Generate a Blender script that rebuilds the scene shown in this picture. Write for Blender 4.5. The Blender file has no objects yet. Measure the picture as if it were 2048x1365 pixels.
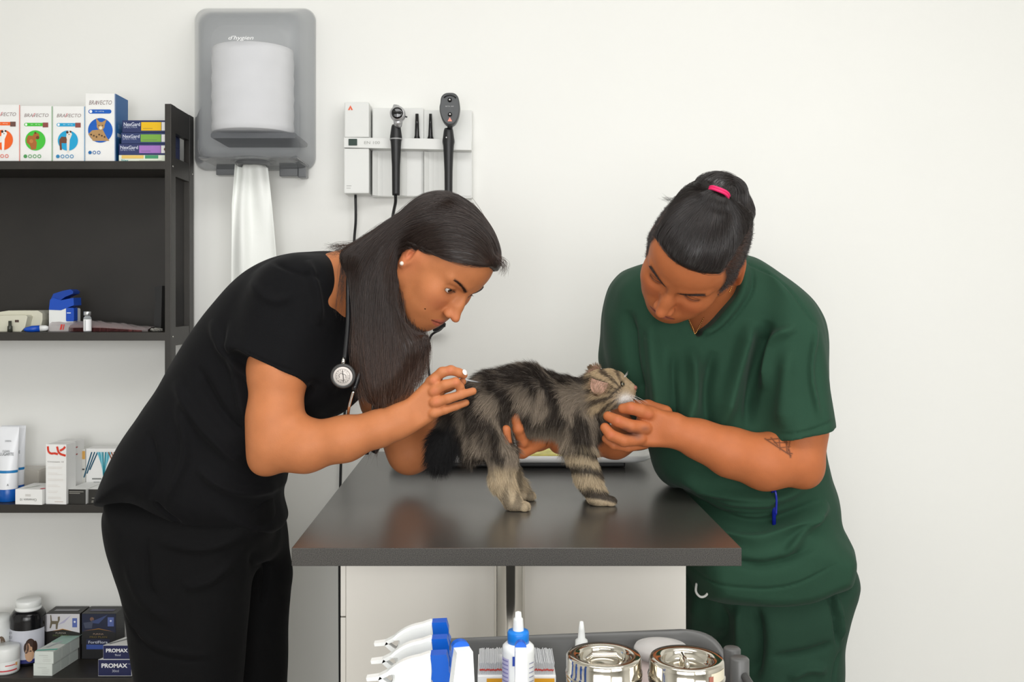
import bpy, bmesh, math, random
import numpy as np
from mathutils import Vector, Matrix, Quaternion

# ------------------------------------------------------------------ camera, world, light, exposure
W_PX, H_PX, F_PX = 2048.0, 1365.0, 2000.0
CAM_Z = 1.3056
VX, VY = 981.0, 590.0          # the point of the frame the camera looks level at
WALL_Y = 2.70
scene = bpy.context.scene
cam_data = bpy.data.cameras.new('camera')
cam_data.sensor_width = 36.0
cam_data.sensor_fit = 'HORIZONTAL'
cam_data.lens = 36.0 * F_PX / W_PX
cam_data.shift_x = (W_PX / 2 - VX) / W_PX
cam_data.shift_y = -(H_PX / 2 - VY) / W_PX
cam_data.clip_start = 0.02
cam = bpy.data.objects.new('camera', cam_data)
scene.collection.objects.link(cam)
cam.location = (0, 0, CAM_Z)
cam.rotation_euler = (math.pi / 2, 0, 0)
scene.camera = cam

world = bpy.data.worlds.new('world')
scene.world = world
world.use_nodes = True
world.node_tree.nodes['Background'].inputs[0].default_value = (1.0, 0.998, 0.995, 1)
world.node_tree.nodes['Background'].inputs[1].default_value = 0.25

def area(name, loc, target, sx, sy, power, color=(1, 1, 1)):
    l = bpy.data.lights.new(name, 'AREA')
    l.shape = 'RECTANGLE'; l.size = sx; l.size_y = sy; l.energy = power; l.color = color
    o = bpy.data.objects.new(name, l)
    scene.collection.objects.link(o)
    o.location = loc
    d = Vector(target) - Vector(loc)
    o.rotation_euler = d.to_track_quat('-Z', 'Y').to_euler()
    return o

area('ceiling_panel_light', (0.3, 0.9, 2.66), (0.3, 1.25, 0), 2.2, 1.0, 27, (1.0, 0.993, 0.985))
area('fill_light', (1.9, -1.5, 1.6), (0.2, 2.4, 1.0), 1.8, 1.6, 30, (0.995, 0.997, 1.0))  # added soft fill from behind right; the room has no window there
area('fill_light', (-1.1, -1.6, 1.3), (-0.2, 2.5, .8), 1.6, 1.4, 17, (0.995, 0.997, 1.0))  # added low fill from the left, not a real window

area('fill_light', (0.0, -1.7, 1.35), (-0.2, 2.5, .9), 1.5, 1.3, 36, (0.995, 0.997, 1.0))  # added fill near the camera axis, brightens the wall below the table

scene.view_settings.view_transform = 'Standard'
scene.view_settings.look = 'None'
scene.view_settings.gamma = 1.0
scene.view_settings.exposure = 0.24
scene.view_settings.use_curve_mapping = False

# ------------------------------------------------------------------ helpers
def P(px, py, d):
    """a point of the place, from where it stands in the photograph and its distance"""
    return Vector(((px - VX) / F_PX * d, d, CAM_Z - (py - VY) / F_PX * d))

def PA(px, py, d):
    return np.array(P(px, py, d))

def lin(c):
    """#rrggbb or 0-255 triple to linear rgba"""
    if isinstance(c, str):
        c = tuple(int(c[i:i + 2], 16) for i in (1, 3, 5))
    r = []
    for v in c[:3]:
        v = v / 255.0
        r.append(v / 12.92 if v <= 0.04045 else ((v + 0.055) / 1.055) ** 2.4)
    return (r[0], r[1], r[2], 1.0)

MATS = {}
def mat(name, color, rough=0.5, metal=0.0, var=0.0, vscale=30.0, bump=0.0, bscale=200.0, spec=0.5,
        trans=0.0, ior=1.45, sss=0.0, alpha=1.0, coat=0.0, emit=0.0, vcol=False, bstretch=None, sheen=0.0):
    if name in MATS:
        return MATS[name]
    m = bpy.data.materials.new(name)
    m.use_nodes = True
    nt = m.node_tree
    b = nt.nodes['Principled BSDF']
    col = lin(color)
    b.inputs['Base Color'].default_value = col
    b.inputs['Roughness'].default_value = rough
    b.inputs['Metallic'].default_value = metal
    b.inputs['Specular IOR Level'].default_value = spec
    b.inputs['Transmission Weight'].default_value = trans
    b.inputs['IOR'].default_value = ior
    b.inputs['Coat Weight'].default_value = coat
    b.inputs['Alpha'].default_value = alpha
    if sheen:
        b.inputs['Sheen Weight'].default_value = sheen
        b.inputs['Sheen Roughness'].default_value = 0.4
    if sss:
        b.inputs['Subsurface Weight'].default_value = sss
        b.inputs['Subsurface Radius'].default_value = (0.010, 0.004, 0.0025)
        b.inputs['Subsurface Scale'].default_value = 0.6
    if emit:
        b.inputs['Emission Color'].default_value = col
        b.inputs['Emission Strength'].default_value = emit
    tc = nt.nodes.new('ShaderNodeTexCoord')
    src = None
    if vcol:
        a = nt.nodes.new('ShaderNodeAttribute'); a.attribute_name = 'Col'
        src = a.outputs['Color']
        nt.links.new(src, b.inputs['Base Color'])
    if var:
        n = nt.nodes.new('ShaderNodeTexNoise'); n.inputs['Scale'].default_value = vscale
        n.inputs['Detail'].default_value = 4
        nt.links.new(tc.outputs['Object'], n.inputs['Vector'])
        mr = nt.nodes.new('ShaderNodeMapRange')
        mr.inputs['From Min'].default_value = 0.3; mr.inputs['From Max'].default_value = 0.7
        mr.inputs['To Min'].default_value = 1 - var; mr.inputs['To Max'].default_value = 1 + var
        nt.links.new(n.outputs['Fac'], mr.inputs['Value'])
        vm = nt.nodes.new('ShaderNodeVectorMath'); vm.operation = 'SCALE'
        if src is None:
            vm.inputs[0].default_value = col[:3]
        else:
            nt.links.new(src, vm.inputs[0])
        nt.links.new(mr.outputs[0], vm.inputs['Scale'])
        nt.links.new(vm.outputs[0], b.inputs['Base Color'])
    if bump:
        n2 = nt.nodes.new('ShaderNodeTexNoise'); n2.inputs['Scale'].default_value = bscale
        n2.inputs['Detail'].default_value = 3
        if bstretch:
            mp = nt.nodes.new('ShaderNodeMapping'); mp.inputs['Scale'].default_value = bstretch
            nt.links.new(tc.outputs['Object'], mp.inputs['Vector'])
            nt.links.new(mp.outputs[0], n2.inputs['Vector'])
        else:
            nt.links.new(tc.outputs['Object'], n2.inputs['Vector'])
        bp = nt.nodes.new('ShaderNodeBump'); bp.inputs['Strength'].default_value = bump
        bp.inputs['Distance'].default_value = 0.002
        nt.links.new(n2.outputs['Fac'], bp.inputs['Height'])
        nt.links.new(bp.outputs[0], b.inputs['Normal'])
    MATS[name] = m
    return m

def tag(o, label=None, cat=None, group=None, kind=None):
    if label: o['label'] = label
    if cat: o['category'] = cat
    if group: o['group'] = group
    if kind: o['kind'] = kind
    return o

def empty(name, loc, label=None, cat=None, group=None):
    o = bpy.data.objects.new(name, None)
    o.empty_display_size = 0.02
    scene.collection.objects.link(o)
    o.location = loc
    return tag(o, label, cat, group)

def world_of(q):
    m = Matrix.LocRotScale(q.location, q.rotation_euler, q.scale)
    return m if q.parent is None else world_of(q.parent) @ q.matrix_parent_inverse @ m

def link(name, me, materials, parent=None, smooth=False):
    """link a mesh made in world space; a child keeps its place under its parent"""
    if not isinstance(materials, (list, tuple)):
        materials = [materials]
    if len(me.materials) == 0:
        for m in materials:
            me.materials.append(m)
    if smooth:
        me.polygons.foreach_set('use_smooth', [True] * len(me.polygons))
    o = bpy.data.objects.new(name, me)
    scene.collection.objects.link(o)
    if parent is not None:
        o.parent = parent
        o.matrix_parent_inverse = world_of(parent).inverted()
    return o

class MB:
    """collects shapes; build() links them as one mesh object"""
    def __init__(self):
        self.v = []; self.f = []; self.m = []; self.s = []
    def add(self, verts, faces, mi=0, smooth=False):
        o = len(self.v)
        self.v += [tuple(p) for p in verts]
        self.f += [tuple(i + o for i in f) for f in faces]
        self.m += [mi] * len(faces); self.s += [smooth] * len(faces)
        return self
    def box(self, lo, hi, mi=0, M=None, bev=0.0):
        x0, y0, z0 = lo; x1, y1, z1 = hi
        if bev > 0:
            b = min(bev, (x1 - x0) / 2.01, (y1 - y0) / 2.01, (z1 - z0) / 2.01)
            bm = bmesh.new()
            bmesh.ops.create_cube(bm, size=1)
            for v in bm.verts:
                v.co = Vector(((x0 + x1) / 2 + v.co.x * (x1 - x0), (y0 + y1) / 2 + v.co.y * (y1 - y0), (z0 + z1) / 2 + v.co.z * (z1 - z0)))
            bmesh.ops.bevel(bm, geom=bm.edges[:], offset=b, segments=2, affect='EDGES', profile=0.6)
            vs = [v.co.copy() for v in bm.verts]
            for i, v in enumerate(bm.verts): v.index = i
            fs = [[v.index for v in f.verts] for f in bm.faces]
            bm.free()
        else:
            vs = [Vector(p) for p in ((x0, y0, z0), (x1, y0, z0), (x1, y1, z0), (x0, y1, z0), (x0, y0, z1), (x1, y0, z1), (x1, y1, z1), (x0, y1, z1))]
            fs = [(0, 3, 2, 1), (4, 5, 6, 7), (0, 1, 5, 4), (1, 2, 6, 5), (2, 3, 7, 6), (3, 0, 4, 7)]
        if M is not None: vs = [M @ p for p in vs]
        return self.add(vs, fs, mi)
    def tube(self, pts, r, mi=0, n=10, closed=False, caps=True):
        """round tube along points; r one radius or one per point"""
        pts = [Vector(p) for p in pts]
        k = len(pts)
        rr = r if isinstance(r, (list, tuple)) else [r] * k
        T = []
        for i in range(k):
            a = pts[i - 1] if (i > 0 or closed) else pts[i]
            b = pts[(i + 1) % k] if (i < k - 1 or closed) else pts[i]
            T.append((b - a).normalized())
        u = T[0].orthogonal().normalized()
        vs = []; fs = []
        for i in range(k):
            u = (u - T[i] * u.dot(T[i]))
            if u.length < 1e-6: u = T[i].orthogonal()
            u.normalize()
            w = T[i].cross(u)
            for j in range(n):
                a = 2 * math.pi * j / n
                vs.append(pts[i] + (u * math.cos(a) + w * math.sin(a)) * rr[i])
        kk = k if closed else k - 1
        for i in range(kk):
            for j in range(n):
                a = i * n + j; b = i * n + (j + 1) % n
                c = ((i + 1) % k) * n + (j + 1) % n; d = ((i + 1) % k) * n + j
                fs.append((a, b, c, d))
        if caps and not closed:
            fs.append(tuple(range(n - 1, -1, -1)))
            fs.append(tuple((k - 1) * n + j for j in range(n)))
        return self.add(vs, fs, mi, True)
    def lathe(self, prof, c, mi=0, n=48, M=None, sx=1.0, sy=1.0, smooth=True):
        """profile [(r, z)] turned about the vertical through c"""
        vs = []; fs = []
        k = len(prof)
        for (r, z) in prof:
            for j in range(n):
                a = 2 * math.pi * j / n
                p = Vector((r * math.cos(a) * sx, r * math.sin(a) * sy, z))
                if M is not None: p = M @ p
                vs.append(p + Vector(c))
        for i in range(k - 1):
            for j in range(n):
                fs.append((i * n + j, i * n + (j + 1) % n, (i + 1) * n + (j + 1) % n, (i + 1) * n + j))
        return self.add(vs, fs, mi, smooth)
    def prism(self, outline, y0, y1, mi=0, M=None):
        """outline [(x, z)] pushed from y0 to y1"""
        n = len(outline)
        vs = [Vector((x, y0, z)) for x, z in outline] + [Vector((x, y1, z)) for x, z in outline]
        if M is not None: vs = [M @ p for p in vs]
        fs = [tuple(range(n)), tuple(range(2 * n - 1, n - 1, -1))]
        fs += [((i + 1) % n, i, n + i, n + (i + 1) % n) for i in range(n)]
        return self.add(vs, fs, mi)
    def mesh(self, name):
        me = bpy.data.meshes.new(name)
        me.from_pydata(self.v, [], self.f)
        me.polygons.foreach_set('material_index', self.m)
        me.polygons.foreach_set('use_smooth', self.s)
        me.update()
        return me
    def build(self, name, materials, parent=None, fix=False):
        me = self.mesh(name)
        if fix:
            bm = bmesh.new(); bm.from_mesh(me)
            bmesh.ops.recalc_face_normals(bm, faces=bm.faces[:])
            bm.to_mesh(me); bm.free()
        return link(name, me, materials, parent)

def spline(pts, n=8, closed=False):
    """Catmull-Rom through points of any dimension"""
    A = [np.array(p, float) for p in pts]
    k = len(A); out = []
    rng = range(k) if closed else range(k - 1)
    for i in rng:
        if closed:
            p0, p1, p2, p3 = A[i - 1], A[i], A[(i + 1) % k], A[(i + 2) % k]
        else:
            p1, p2 = A[i], A[i + 1]
            p0 = A[i - 1] if i > 0 else 2 * p1 - p2
            p3 = A[i + 2] if i + 2 < k else 2 * p2 - p1
        for j in range(n):
            t = j / n
            out.append(0.5 * ((2 * p1) + (-p0 + p2) * t + (2 * p0 - 5 * p1 + 4 * p2 - p3) * t * t + (-p0 + 3 * p1 - 3 * p2 + p3) * t ** 3))
    if not closed: out.append(A[-1])
    return out

# ---- flat print on a face: lettering, coloured fields, small pictures
class Print:
    """flat ink on a plane: origin o, unit axes u (right) and v (up); positions in metres"""
    def __init__(self, o, u, v, lift=0.0006):
        self.o = Vector(o); self.u = Vector(u).normalized(); self.v = Vector(v).normalized()
        self.n = self.u.cross(self.v)
        self.mb = MB(); self.mats = []; self.lift = lift; self.k = 0
    def mi(self, color, rough=0.45):
        nm = 'ink_%s' % (color.lstrip('#') if isinstance(color, str) else '%02x%02x%02x' % tuple(color))
        m = mat(nm, color, rough=rough)
        if m not in self.mats: self.mats.append(m)
        return self.mats.index(m)
    def w(self, x, y):
        return self.o + self.u * x + self.v * y + self.n * (self.lift + self.k * 0.00006)
    def poly(self, pts, color):
        self.k += 1
        self.mb.add([self.w(*p) for p in pts], [tuple(range(len(pts)))], self.mi(color)); return self
    def rect(self, x, y, w, h, color):
        return self.poly([(x, y), (x + w, y), (x + w, y + h), (x, y + h)], color)
    def disc(self, x, y, r, color, n=24, ry=None):
        ry = ry or r
        return self.poly([(x + r * math.cos(2 * math.pi * i / n), y + ry * math.sin(2 * math.pi * i / n)) for i in range(n)], color)
    def ring(self, x, y, r, t, color, n=20):
        self.k += 1
        a = [self.w(x + r * math.cos(2 * math.pi * i / n), y + r * math.sin(2 * math.pi * i / n)) for i in range(n)]
        b = [self.w(x + (r - t) * math.cos(2 * math.pi * i / n), y + (r - t) * math.sin(2 * math.pi * i / n)) for i in range(n)]
        self.mb.add(a + b, [(i, (i + 1) % n, n + (i + 1) % n, n + i) for i in range(n)], self.mi(color)); return self
    def stroke(self, pts, wd, color):
        self.k += 1
        mi = self.mi(color)
        for (x0, y0), (x1, y1) in zip(pts[:-1], pts[1:]):
            L = math.hypot(x1 - x0, y1 - y0) or 1e-9
            nx, ny = -(y1 - y0) / L * wd / 2, (x1 - x0) / L * wd / 2
            self.mb.add([self.w(x0 + nx, y0 + ny), self.w(x0 - nx, y0 - ny), self.w(x1 - nx, y1 - ny), self.w(x1 + nx, y1 + ny)], [(0, 1, 2, 3)], mi)
        return self
    def text(self, s, x, y, w, h, color, shear=0.0, flip=False, align='L', bold=0.0):
        """letters fitted into width w and height h with the lower left at x, y"""
        self.k += 1
        cu = bpy.data.curves.new('t', 'FONT'); cu.body = s; cu.shear = shear; cu.offset = bold
        cu.resolution_u = 3
        ob = bpy.data.objects.new('t', cu)
        scene.collection.objects.link(ob)
        dg = bpy.context.evaluated_depsgraph_get()
        me = bpy.data.meshes.new_from_object(ob.evaluated_get(dg))
        bpy.data.objects.remove(ob); bpy.data.curves.remove(cu)
        vs = [(v.co.x, v.co.y) for v in me.vertices]
        fs = [tuple(p.vertices) for p in me.polygons]
        bpy.data.meshes.remove(me)
        if not vs: return self
        xa = min(p[0] for p in vs); xb = max(p[0] for p in vs); ya = min(p[1] for p in vs); yb = max(p[1] for p in vs)
        sx = w / max(xb - xa, 1e-6); sy = h / max(yb - ya, 1e-6)
        pts = []
        for px, py in vs:
            X = (px - xa) * sx; Y = (py - ya) * sy
            if flip: X = w - X; Y = h - Y
            pts.append(self.w(x + X, y + Y))
        self.mb.add(pts, fs, self.mi(color)); return self
    def lines(self, x, y, w, n, gap, color, th=0.0008, seed=0):
        r = random.Random(seed)
        for i in range(n):
            self.rect(x, y - i * gap, w * r.uniform(.55, 1), th, color)
        return self
    def build(self, name='printing', parent=None):
        return self.mb.build(name, self.mats, parent)

# ------------------------------------------------------------------ signed-distance modelling of bodies and cloth
class Shape:
    def __init__(self, f, c, r, op='u', k=0.01):
        self.f = f; self.c = np.array(c, float); self.r = float(r); self.op = op; self.k = k

def ellipsoid(c, r, R=None, op='u', k=0.01):
    c = np.array(c, float); r = np.array(r, float)
    def f(p):
        q = p - c
        if R is not None: q = q @ R          # columns of R are the axes
        k0 = np.linalg.norm(q / r, axis=1); k1 = np.linalg.norm(q / (r * r), axis=1)
        return np.where(k1 > 1e-9, k0 * (k0 - 1) / np.maximum(k1, 1e-9), -r.min())
    return Shape(f, c, r.max(), op, k)

def cone(a, b, ra, rb, op='u', k=0.01, flat=None, s=1.0):
    """limb piece from a to b; flat = direction in which it is s times thinner"""
    a = np.array(a, float); b = np.array(b, float)
    ab = b - a; L2 = max(float(ab @ ab), 1e-12)
    fl = None if flat is None else np.array(flat, float) / np.linalg.norm(flat)
    def f(p):
        q = p - a
        t = np.clip(q @ ab / L2, 0, 1)
        e = q - t[:, None] * ab
        if fl is not None:
            e = e + (s - 1) * (e @ fl)[:, None] * fl
        return np.linalg.norm(e, axis=1) - (ra + (rb - ra) * t)
    return Shape(f, (a + b) / 2, math.sqrt(L2) / 2 + max(ra, rb), op, k)

def poly_sd(P2, V):
    """signed distance of points P2 to closed polygon V"""
    d = np.full(len(P2), 1e9); sgn = np.ones(len(P2))
    n = len(V)
    for i in range(n):
        a = V[i]; b = V[i - 1]
        e = b - a; w = P2 - a
        t = np.clip(w @ e / max(e @ e, 1e-12), 0, 1)
        q = w - t[:, None] * e
        d = np.minimum(d, (q * q).sum(1))
        c1 = P2[:, 1] >= a[1]; c2 = P2[:, 1] < b[1]; c3 = e[0] * w[:, 1] > e[1] * w[:, 0]
        m = (c1 & c2 & c3) | (~c1 & ~c2 & ~c3)
        sgn[m] *= -1
    return np.sqrt(d) * sgn

def slab(outline, d, R, T, tilt=(0, 0), op='u', k=0.01, smooth=5, sharp=False, y0=None):
    """outline in photo pixels at distance d, rounded over R at the rim, half thickness T;
    its middle plane lies at y = d + tilt[0]*(x-xc) + tilt[1]*(z-zc)"""
    V = np.array([[PA(px, py, d)[0], PA(px, py, d)[2]] for px, py in outline])
    if not sharp: V = np.array(spline(V, smooth, True))
    lo = V.min(0) - 0.06; hi = V.max(0) + 0.06
    st = 0.004
    nx = int((hi[0] - lo[0]) / st) + 2; nz = int((hi[1] - lo[1]) / st) + 2
    gx, gz = np.meshgrid(lo[0] + st * np.arange(nx), lo[1] + st * np.arange(nz), indexing='ij')
    G = poly_sd(np.stack([gx.ravel(), gz.ravel()], 1), V).reshape(nx, nz)
    xc, zc = V.mean(0)
    def f(p):
        u = np.clip((p[:, 0] - lo[0]) / st, 0, nx - 1.001); w = np.clip((p[:, 2] - lo[1]) / st, 0, nz - 1.001)
        i = u.astype(int); j = w.astype(int); fu = u - i; fw = w - j
        d2 = (G[i, j] * (1 - fu) + G[i + 1, j] * fu) * (1 - fw) + (G[i, j + 1] * (1 - fu) + G[i + 1, j + 1] * fu) * fw
        yc = (d if y0 is None else y0) + tilt[0] * (p[:, 0] - xc) + tilt[1] * (p[:, 2] - zc)
        a = np.maximum(d2 + R, 0); dy = np.abs(p[:, 1] - yc)
        b = dy * (R / T)
        ln = np.sqrt(a * a + b * b)
        return (ln - R) * np.where(b > a, max(min(T / R, 1.0), .3), 1.0)
    ext = (hi - lo) / 2 - 0.06
    r = math.sqrt(ext[0] ** 2 + ext[1] ** 2 + (T + abs(tilt[0]) * ext[0] + abs(tilt[1]) * ext[1]) ** 2)
    return Shape(f, (xc if False else (lo[0] + hi[0]) / 2, d if y0 is None else y0, (lo[1] + hi[1]) / 2), r, op, k)

def eval_shapes(shapes, p, c=None, rad=0.0, big=0.08):
    d = np.full(len(p), big)
    for s in shapes:
        if c is not None and np.linalg.norm(s.c - c) > s.r + rad + s.k + (0.0 if s.op != 'u' else 0.02):
            continue
        e = s.f(p); k = s.k
        if s.op == 'u':
            h = np.maximum(k - np.abs(d - e), 0) / k
            d = np.minimum(d, e) - h * h * k * 0.25
        elif s.op == 's':
            h = np.maximum(k - np.abs(d + e), 0) / k
            d = np.maximum(d, -e) + h * h * k * 0.25
        elif s.op == 'i':
            h = np.maximum(k - np.abs(d - e), 0) / k
            d = np.maximum(d, e) + h * h * k * 0.25
    return d

def sdf_mesh(shapes, vox, name='m', disp=None):
    """surface nets over sparse blocks; returns verts (N,3), quads (M,4)"""
    B = 16
    us = [s for s in shapes if s.op == 'u']
    lo = np.min([s.c - s.r for s in us], 0) - 3 * vox
    hi = np.max([s.c + s.r for s in us], 0) + 3 * vox
    nb = np.ceil((hi - lo) / (vox * B)).astype(int)
    bi = np.stack(np.meshgrid(*[np.arange(n) for n in nb], indexing='ij'), -1).reshape(-1, 3)
    cen = lo + (bi + .5) * vox * B
    rad = vox * B * math.sqrt(3) / 2
    d = eval_shapes(shapes, cen, big=1.0)
    act = bi[np.abs(d) < rad * 1.6 + 0.012]
    NC = nb * B
    loc = np.stack(np.meshgrid(*[np.arange(B + 1)] * 3, indexing='ij'), -1).reshape(-1, 3)
    keys = []; pos = []; quads = []
    st = (1, NC[0] + 2, (NC[0] + 2) * (NC[1] + 2))
    def key(c): return (c[..., 0] + 1) * st[0] + (c[..., 1] + 1) * st[1] + (c[..., 2] + 1) * st[2]
    for b in act:
        g0 = b * B
        pts = lo + (g0 + loc) * vox
        D = eval_shapes(shapes, pts, lo + (b + .5) * vox * B, rad).reshape(B + 1, B + 1, B + 1)
        if D.min() > 0 or D.max() < 0: continue
        S = D < 0
        cs = sum(S[i:B + i, j:B + j, k:B + k].astype(int) for i in (0, 1) for j in (0, 1) for k in (0, 1))
        ci = np.argwhere((cs > 0) & (cs < 8))
        if len(ci):
            acc = np.zeros((len(ci), 3)); cnt = np.zeros(len(ci))
            for ax in range(3):
                o = [0, 0, 0]; o[ax] = 1
                oth = [q for q in range(3) if q != ax]
                for u in (0, 1):
                    for w in (0, 1):
                        st_ = np.zeros(3, int); st_[oth[0]] = u; st_[oth[1]] = w
                        a = ci + st_; e = a + np.array(o)
                        da = D[a[:, 0], a[:, 1], a[:, 2]]; de = D[e[:, 0], e[:, 1], e[:, 2]]
                        m = (da < 0) != (de < 0)
                        t = np.where(m, da / np.where(np.abs(da - de) < 1e-12, 1e-12, da - de), 0)
                        q = a.astype(float); q[:, ax] += t
                        acc[m] += q[m]; cnt[m] += 1
            pos.append(lo + (g0 + acc / np.maximum(cnt, 1)[:, None]) * vox)
            keys.append(key(ci + g0))
        for ax in range(3):
            sl0 = [slice(0, B)] * 3; sl1 = [slice(0, B)] * 3; sl1[ax] = slice(1, B + 1)
            A = S[tuple(sl0)]; E = S[tuple(sl1)]
            m = np.argwhere(A != E)
            if not len(m): continue
            inside = A[m[:, 0], m[:, 1], m[:, 2]]
            g = m + g0
            u = np.zeros(3, int); w = np.zeros(3, int)
            u[(ax + 1) % 3] = 1; w[(ax + 2) % 3] = 1
            q = np.stack([key(g - u - w), key(g - w), key(g), key(g - u)], 1)
            q[~inside] = q[~inside][:, ::-1]
            quads.append(q)
    keys = np.concatenate(keys); pos = np.concatenate(pos); quads = np.concatenate(quads)
    ks, idx = np.unique(keys, return_index=True)
    pos = pos[idx]
    qi = np.searchsorted(ks, quads); qi = np.clip(qi, 0, len(ks) - 1)
    ok = (ks[qi] == quads).all(1)
    return pos, qi[ok]

def normals_of(v, q):
    n = np.cross(v[q[:, 2]] - v[q[:, 0]], v[q[:, 3]] - v[q[:, 1]])
    N = np.zeros_like(v)
    for i in range(4): np.add.at(N, q[:, i], n)
    return N / np.maximum(np.linalg.norm(N, axis=1), 1e-12)[:, None]

def relax(v, q, it=2, lam=0.5):
    for _ in range(it):
        S = np.zeros_like(v); C = np.zeros(len(v))
        for a, b in ((0, 1), (1, 2), (2, 3), (3, 0)):
            np.add.at(S, q[:, a], v[q[:, b]]); np.add.at(C, q[:, a], 1)
            np.add.at(S, q[:, b], v[q[:, a]]); np.add.at(C, q[:, b], 1)
        v = v * (1 - lam) + lam * S / np.maximum(C, 1)[:, None]
    return v

def to_mesh(name, v, q, col=None):
    me = bpy.data.meshes.new(name)
    me.vertices.add(len(v)); me.vertices.foreach_set('co', v.astype(np.float32).ravel())
    me.loops.add(len(q) * 4); me.loops.foreach_set('vertex_index', q.astype(np.int32).ravel())
    me.polygons.add(len(q)); me.polygons.foreach_set('loop_start', np.arange(0, len(q) * 4, 4, dtype=np.int32))
    me.polygons.foreach_set('loop_total', np.full(len(q), 4, np.int32))
    me.polygons.foreach_set('use_smooth', np.ones(len(q), bool))
    me.update(calc_edges=True)
    if col is not None:
        a = me.color_attributes.new('Col', 'FLOAT_COLOR', 'POINT')
        c = np.ones((len(v), 4), np.float32); c[:, :3] = col
        a.data.foreach_set('color', c.ravel())
    return me

def folds_field(strokes, d):
    """cloth folds: strokes of (points in px, height m, width px); returns D(x,z) to move the cloth out or in"""
    S = []
    for pts, h, wpx in strokes:
        V = np.array([[PA(a, b, d)[0], PA(a, b, d)[2]] for a, b in (spline(pts, 5) if len(pts) > 2 else pts)])
        S.append((V, h, wpx / F_PX * d))
    def D(p):
        out = np.zeros(len(p)); Q = p[:, [0, 2]]
        for V, h, w in S:
            lo = V.min(0) - 3 * w; hi = V.max(0) + 3 * w
            m = ((Q > lo) & (Q < hi)).all(1)
            if not m.any(): continue
            q = Q[m]; best = np.full(len(q), 1e9); bt = np.zeros(len(q)); n = len(V) - 1
            for i in range(n):
                a = V[i]; e = V[i + 1] - a; ww = q - a
                t = np.clip(ww @ e / max(e @ e, 1e-12), 0, 1)
                dd = np.linalg.norm(ww - t[:, None] * e, axis=1)
                c = dd < best
                best = np.where(c, dd, best); bt = np.where(c, (i + t) / n, bt)
            out[m] += h * np.exp(-(best / w) ** 2) * np.clip(np.sin(np.pi * np.clip(bt, 0.0, 1)) * 1.6 + .05, 0, 1)
        return out
    return D

_rs = np.random.RandomState(7)
_wv = [( _rs.normal(size=3), _rs.uniform(0, 6.28)) for _ in range(24)]
def wav(p, scale, seed=0, n=8):
    """smooth pseudo noise in -1..1"""
    o = np.zeros(len(p))
    for i in range(n):
        k, ph = _wv[(i + seed * 5) % 24]
        o += np.sin(p @ (k * scale) + ph + seed)
    return o / n * 1.6

def ball(c, r, name, m, parent, n=24, M=None):
    mb = MB()
    prof = [(r * math.sin(math.pi * i / 16) + 1e-6, -r * math.cos(math.pi * i / 16)) for i in range(17)]
    mb.lathe(prof, c, n=n, M=M)
    return mb.build(name, m, parent)

def hair_curves(name, strands, radius, m, parent=None, colors=None, tip=0.25):
    """strands (N, K, 3) in world space as thin hairs"""
    N, K, _ = strands.shape
    hc = bpy.data.hair_curves.new(name)
    hc.add_curves([K] * N)
    hc.position_data.foreach_set('vector', strands.astype(np.float32).ravel())
    rr = np.broadcast_to(np.asarray(radius, float).reshape(-1, 1), (N, 1)) * (1 - (1 - tip) * np.linspace(0, 1, K) ** 2)[None, :]
    at = hc.attributes.get('radius') or hc.attributes.new('radius', 'FLOAT', 'POINT')
    at.data.foreach_set('value', rr.astype(np.float32).ravel())
    if colors is not None:
        ca = hc.attributes.new('Col', 'FLOAT_COLOR', 'POINT')
        c = np.ones((N, K, 4), np.float32); c[:, :, :3] = colors if colors.ndim == 3 else colors[:, None, :]
        ca.data.foreach_set('color', c.ravel())
    hc.materials.append(m)
    o = bpy.data.objects.new(name, hc)
    scene.collection.objects.link(o)
    if parent is not None:
        o.parent = parent
        o.matrix_parent_inverse = world_of(parent).inverted()
    return o

def hair_mat(name, color, rough=0.35, vcol=False, spec=0.5):
    if name in MATS: return MATS[name]
    m = mat(name, color, rough=rough, vcol=vcol, spec=spec)
    return m
# ------------------------------------------------------------------ the room
m_wall = mat('wall_paint', (235, 235, 231), rough=0.75, var=0.012, vscale=1.5, bump=0.04, bscale=120)
m_floor = mat('floor_tile', (170, 165, 158), rough=0.4, var=0.05, vscale=4)
def struct(name, lo, hi, m):
    o = MB().box(lo, hi).build(name, m)
    o['kind'] = 'structure'
    return o
struct('wall_back', (-3.0, WALL_Y, 0), (3.2, WALL_Y + 0.1, 2.7), m_wall)
struct('wall_left', (-3.1, -2.5, 0), (-3.0, WALL_Y, 2.7), m_wall)
struct('wall_right', (3.2, -2.5, 0), (3.3, WALL_Y, 2.7), m_wall)
struct('wall_front', (-3.0, -2.6, 0), (3.2, -2.5, 2.7), m_wall)
struct('floor', (-3.1, -2.6, -0.1), (3.3, WALL_Y + 0.1, 0), m_floor)
struct('ceiling', (-3.1, -2.6, 2.7), (3.3, WALL_Y + 0.1, 2.8), m_wall)

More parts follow.
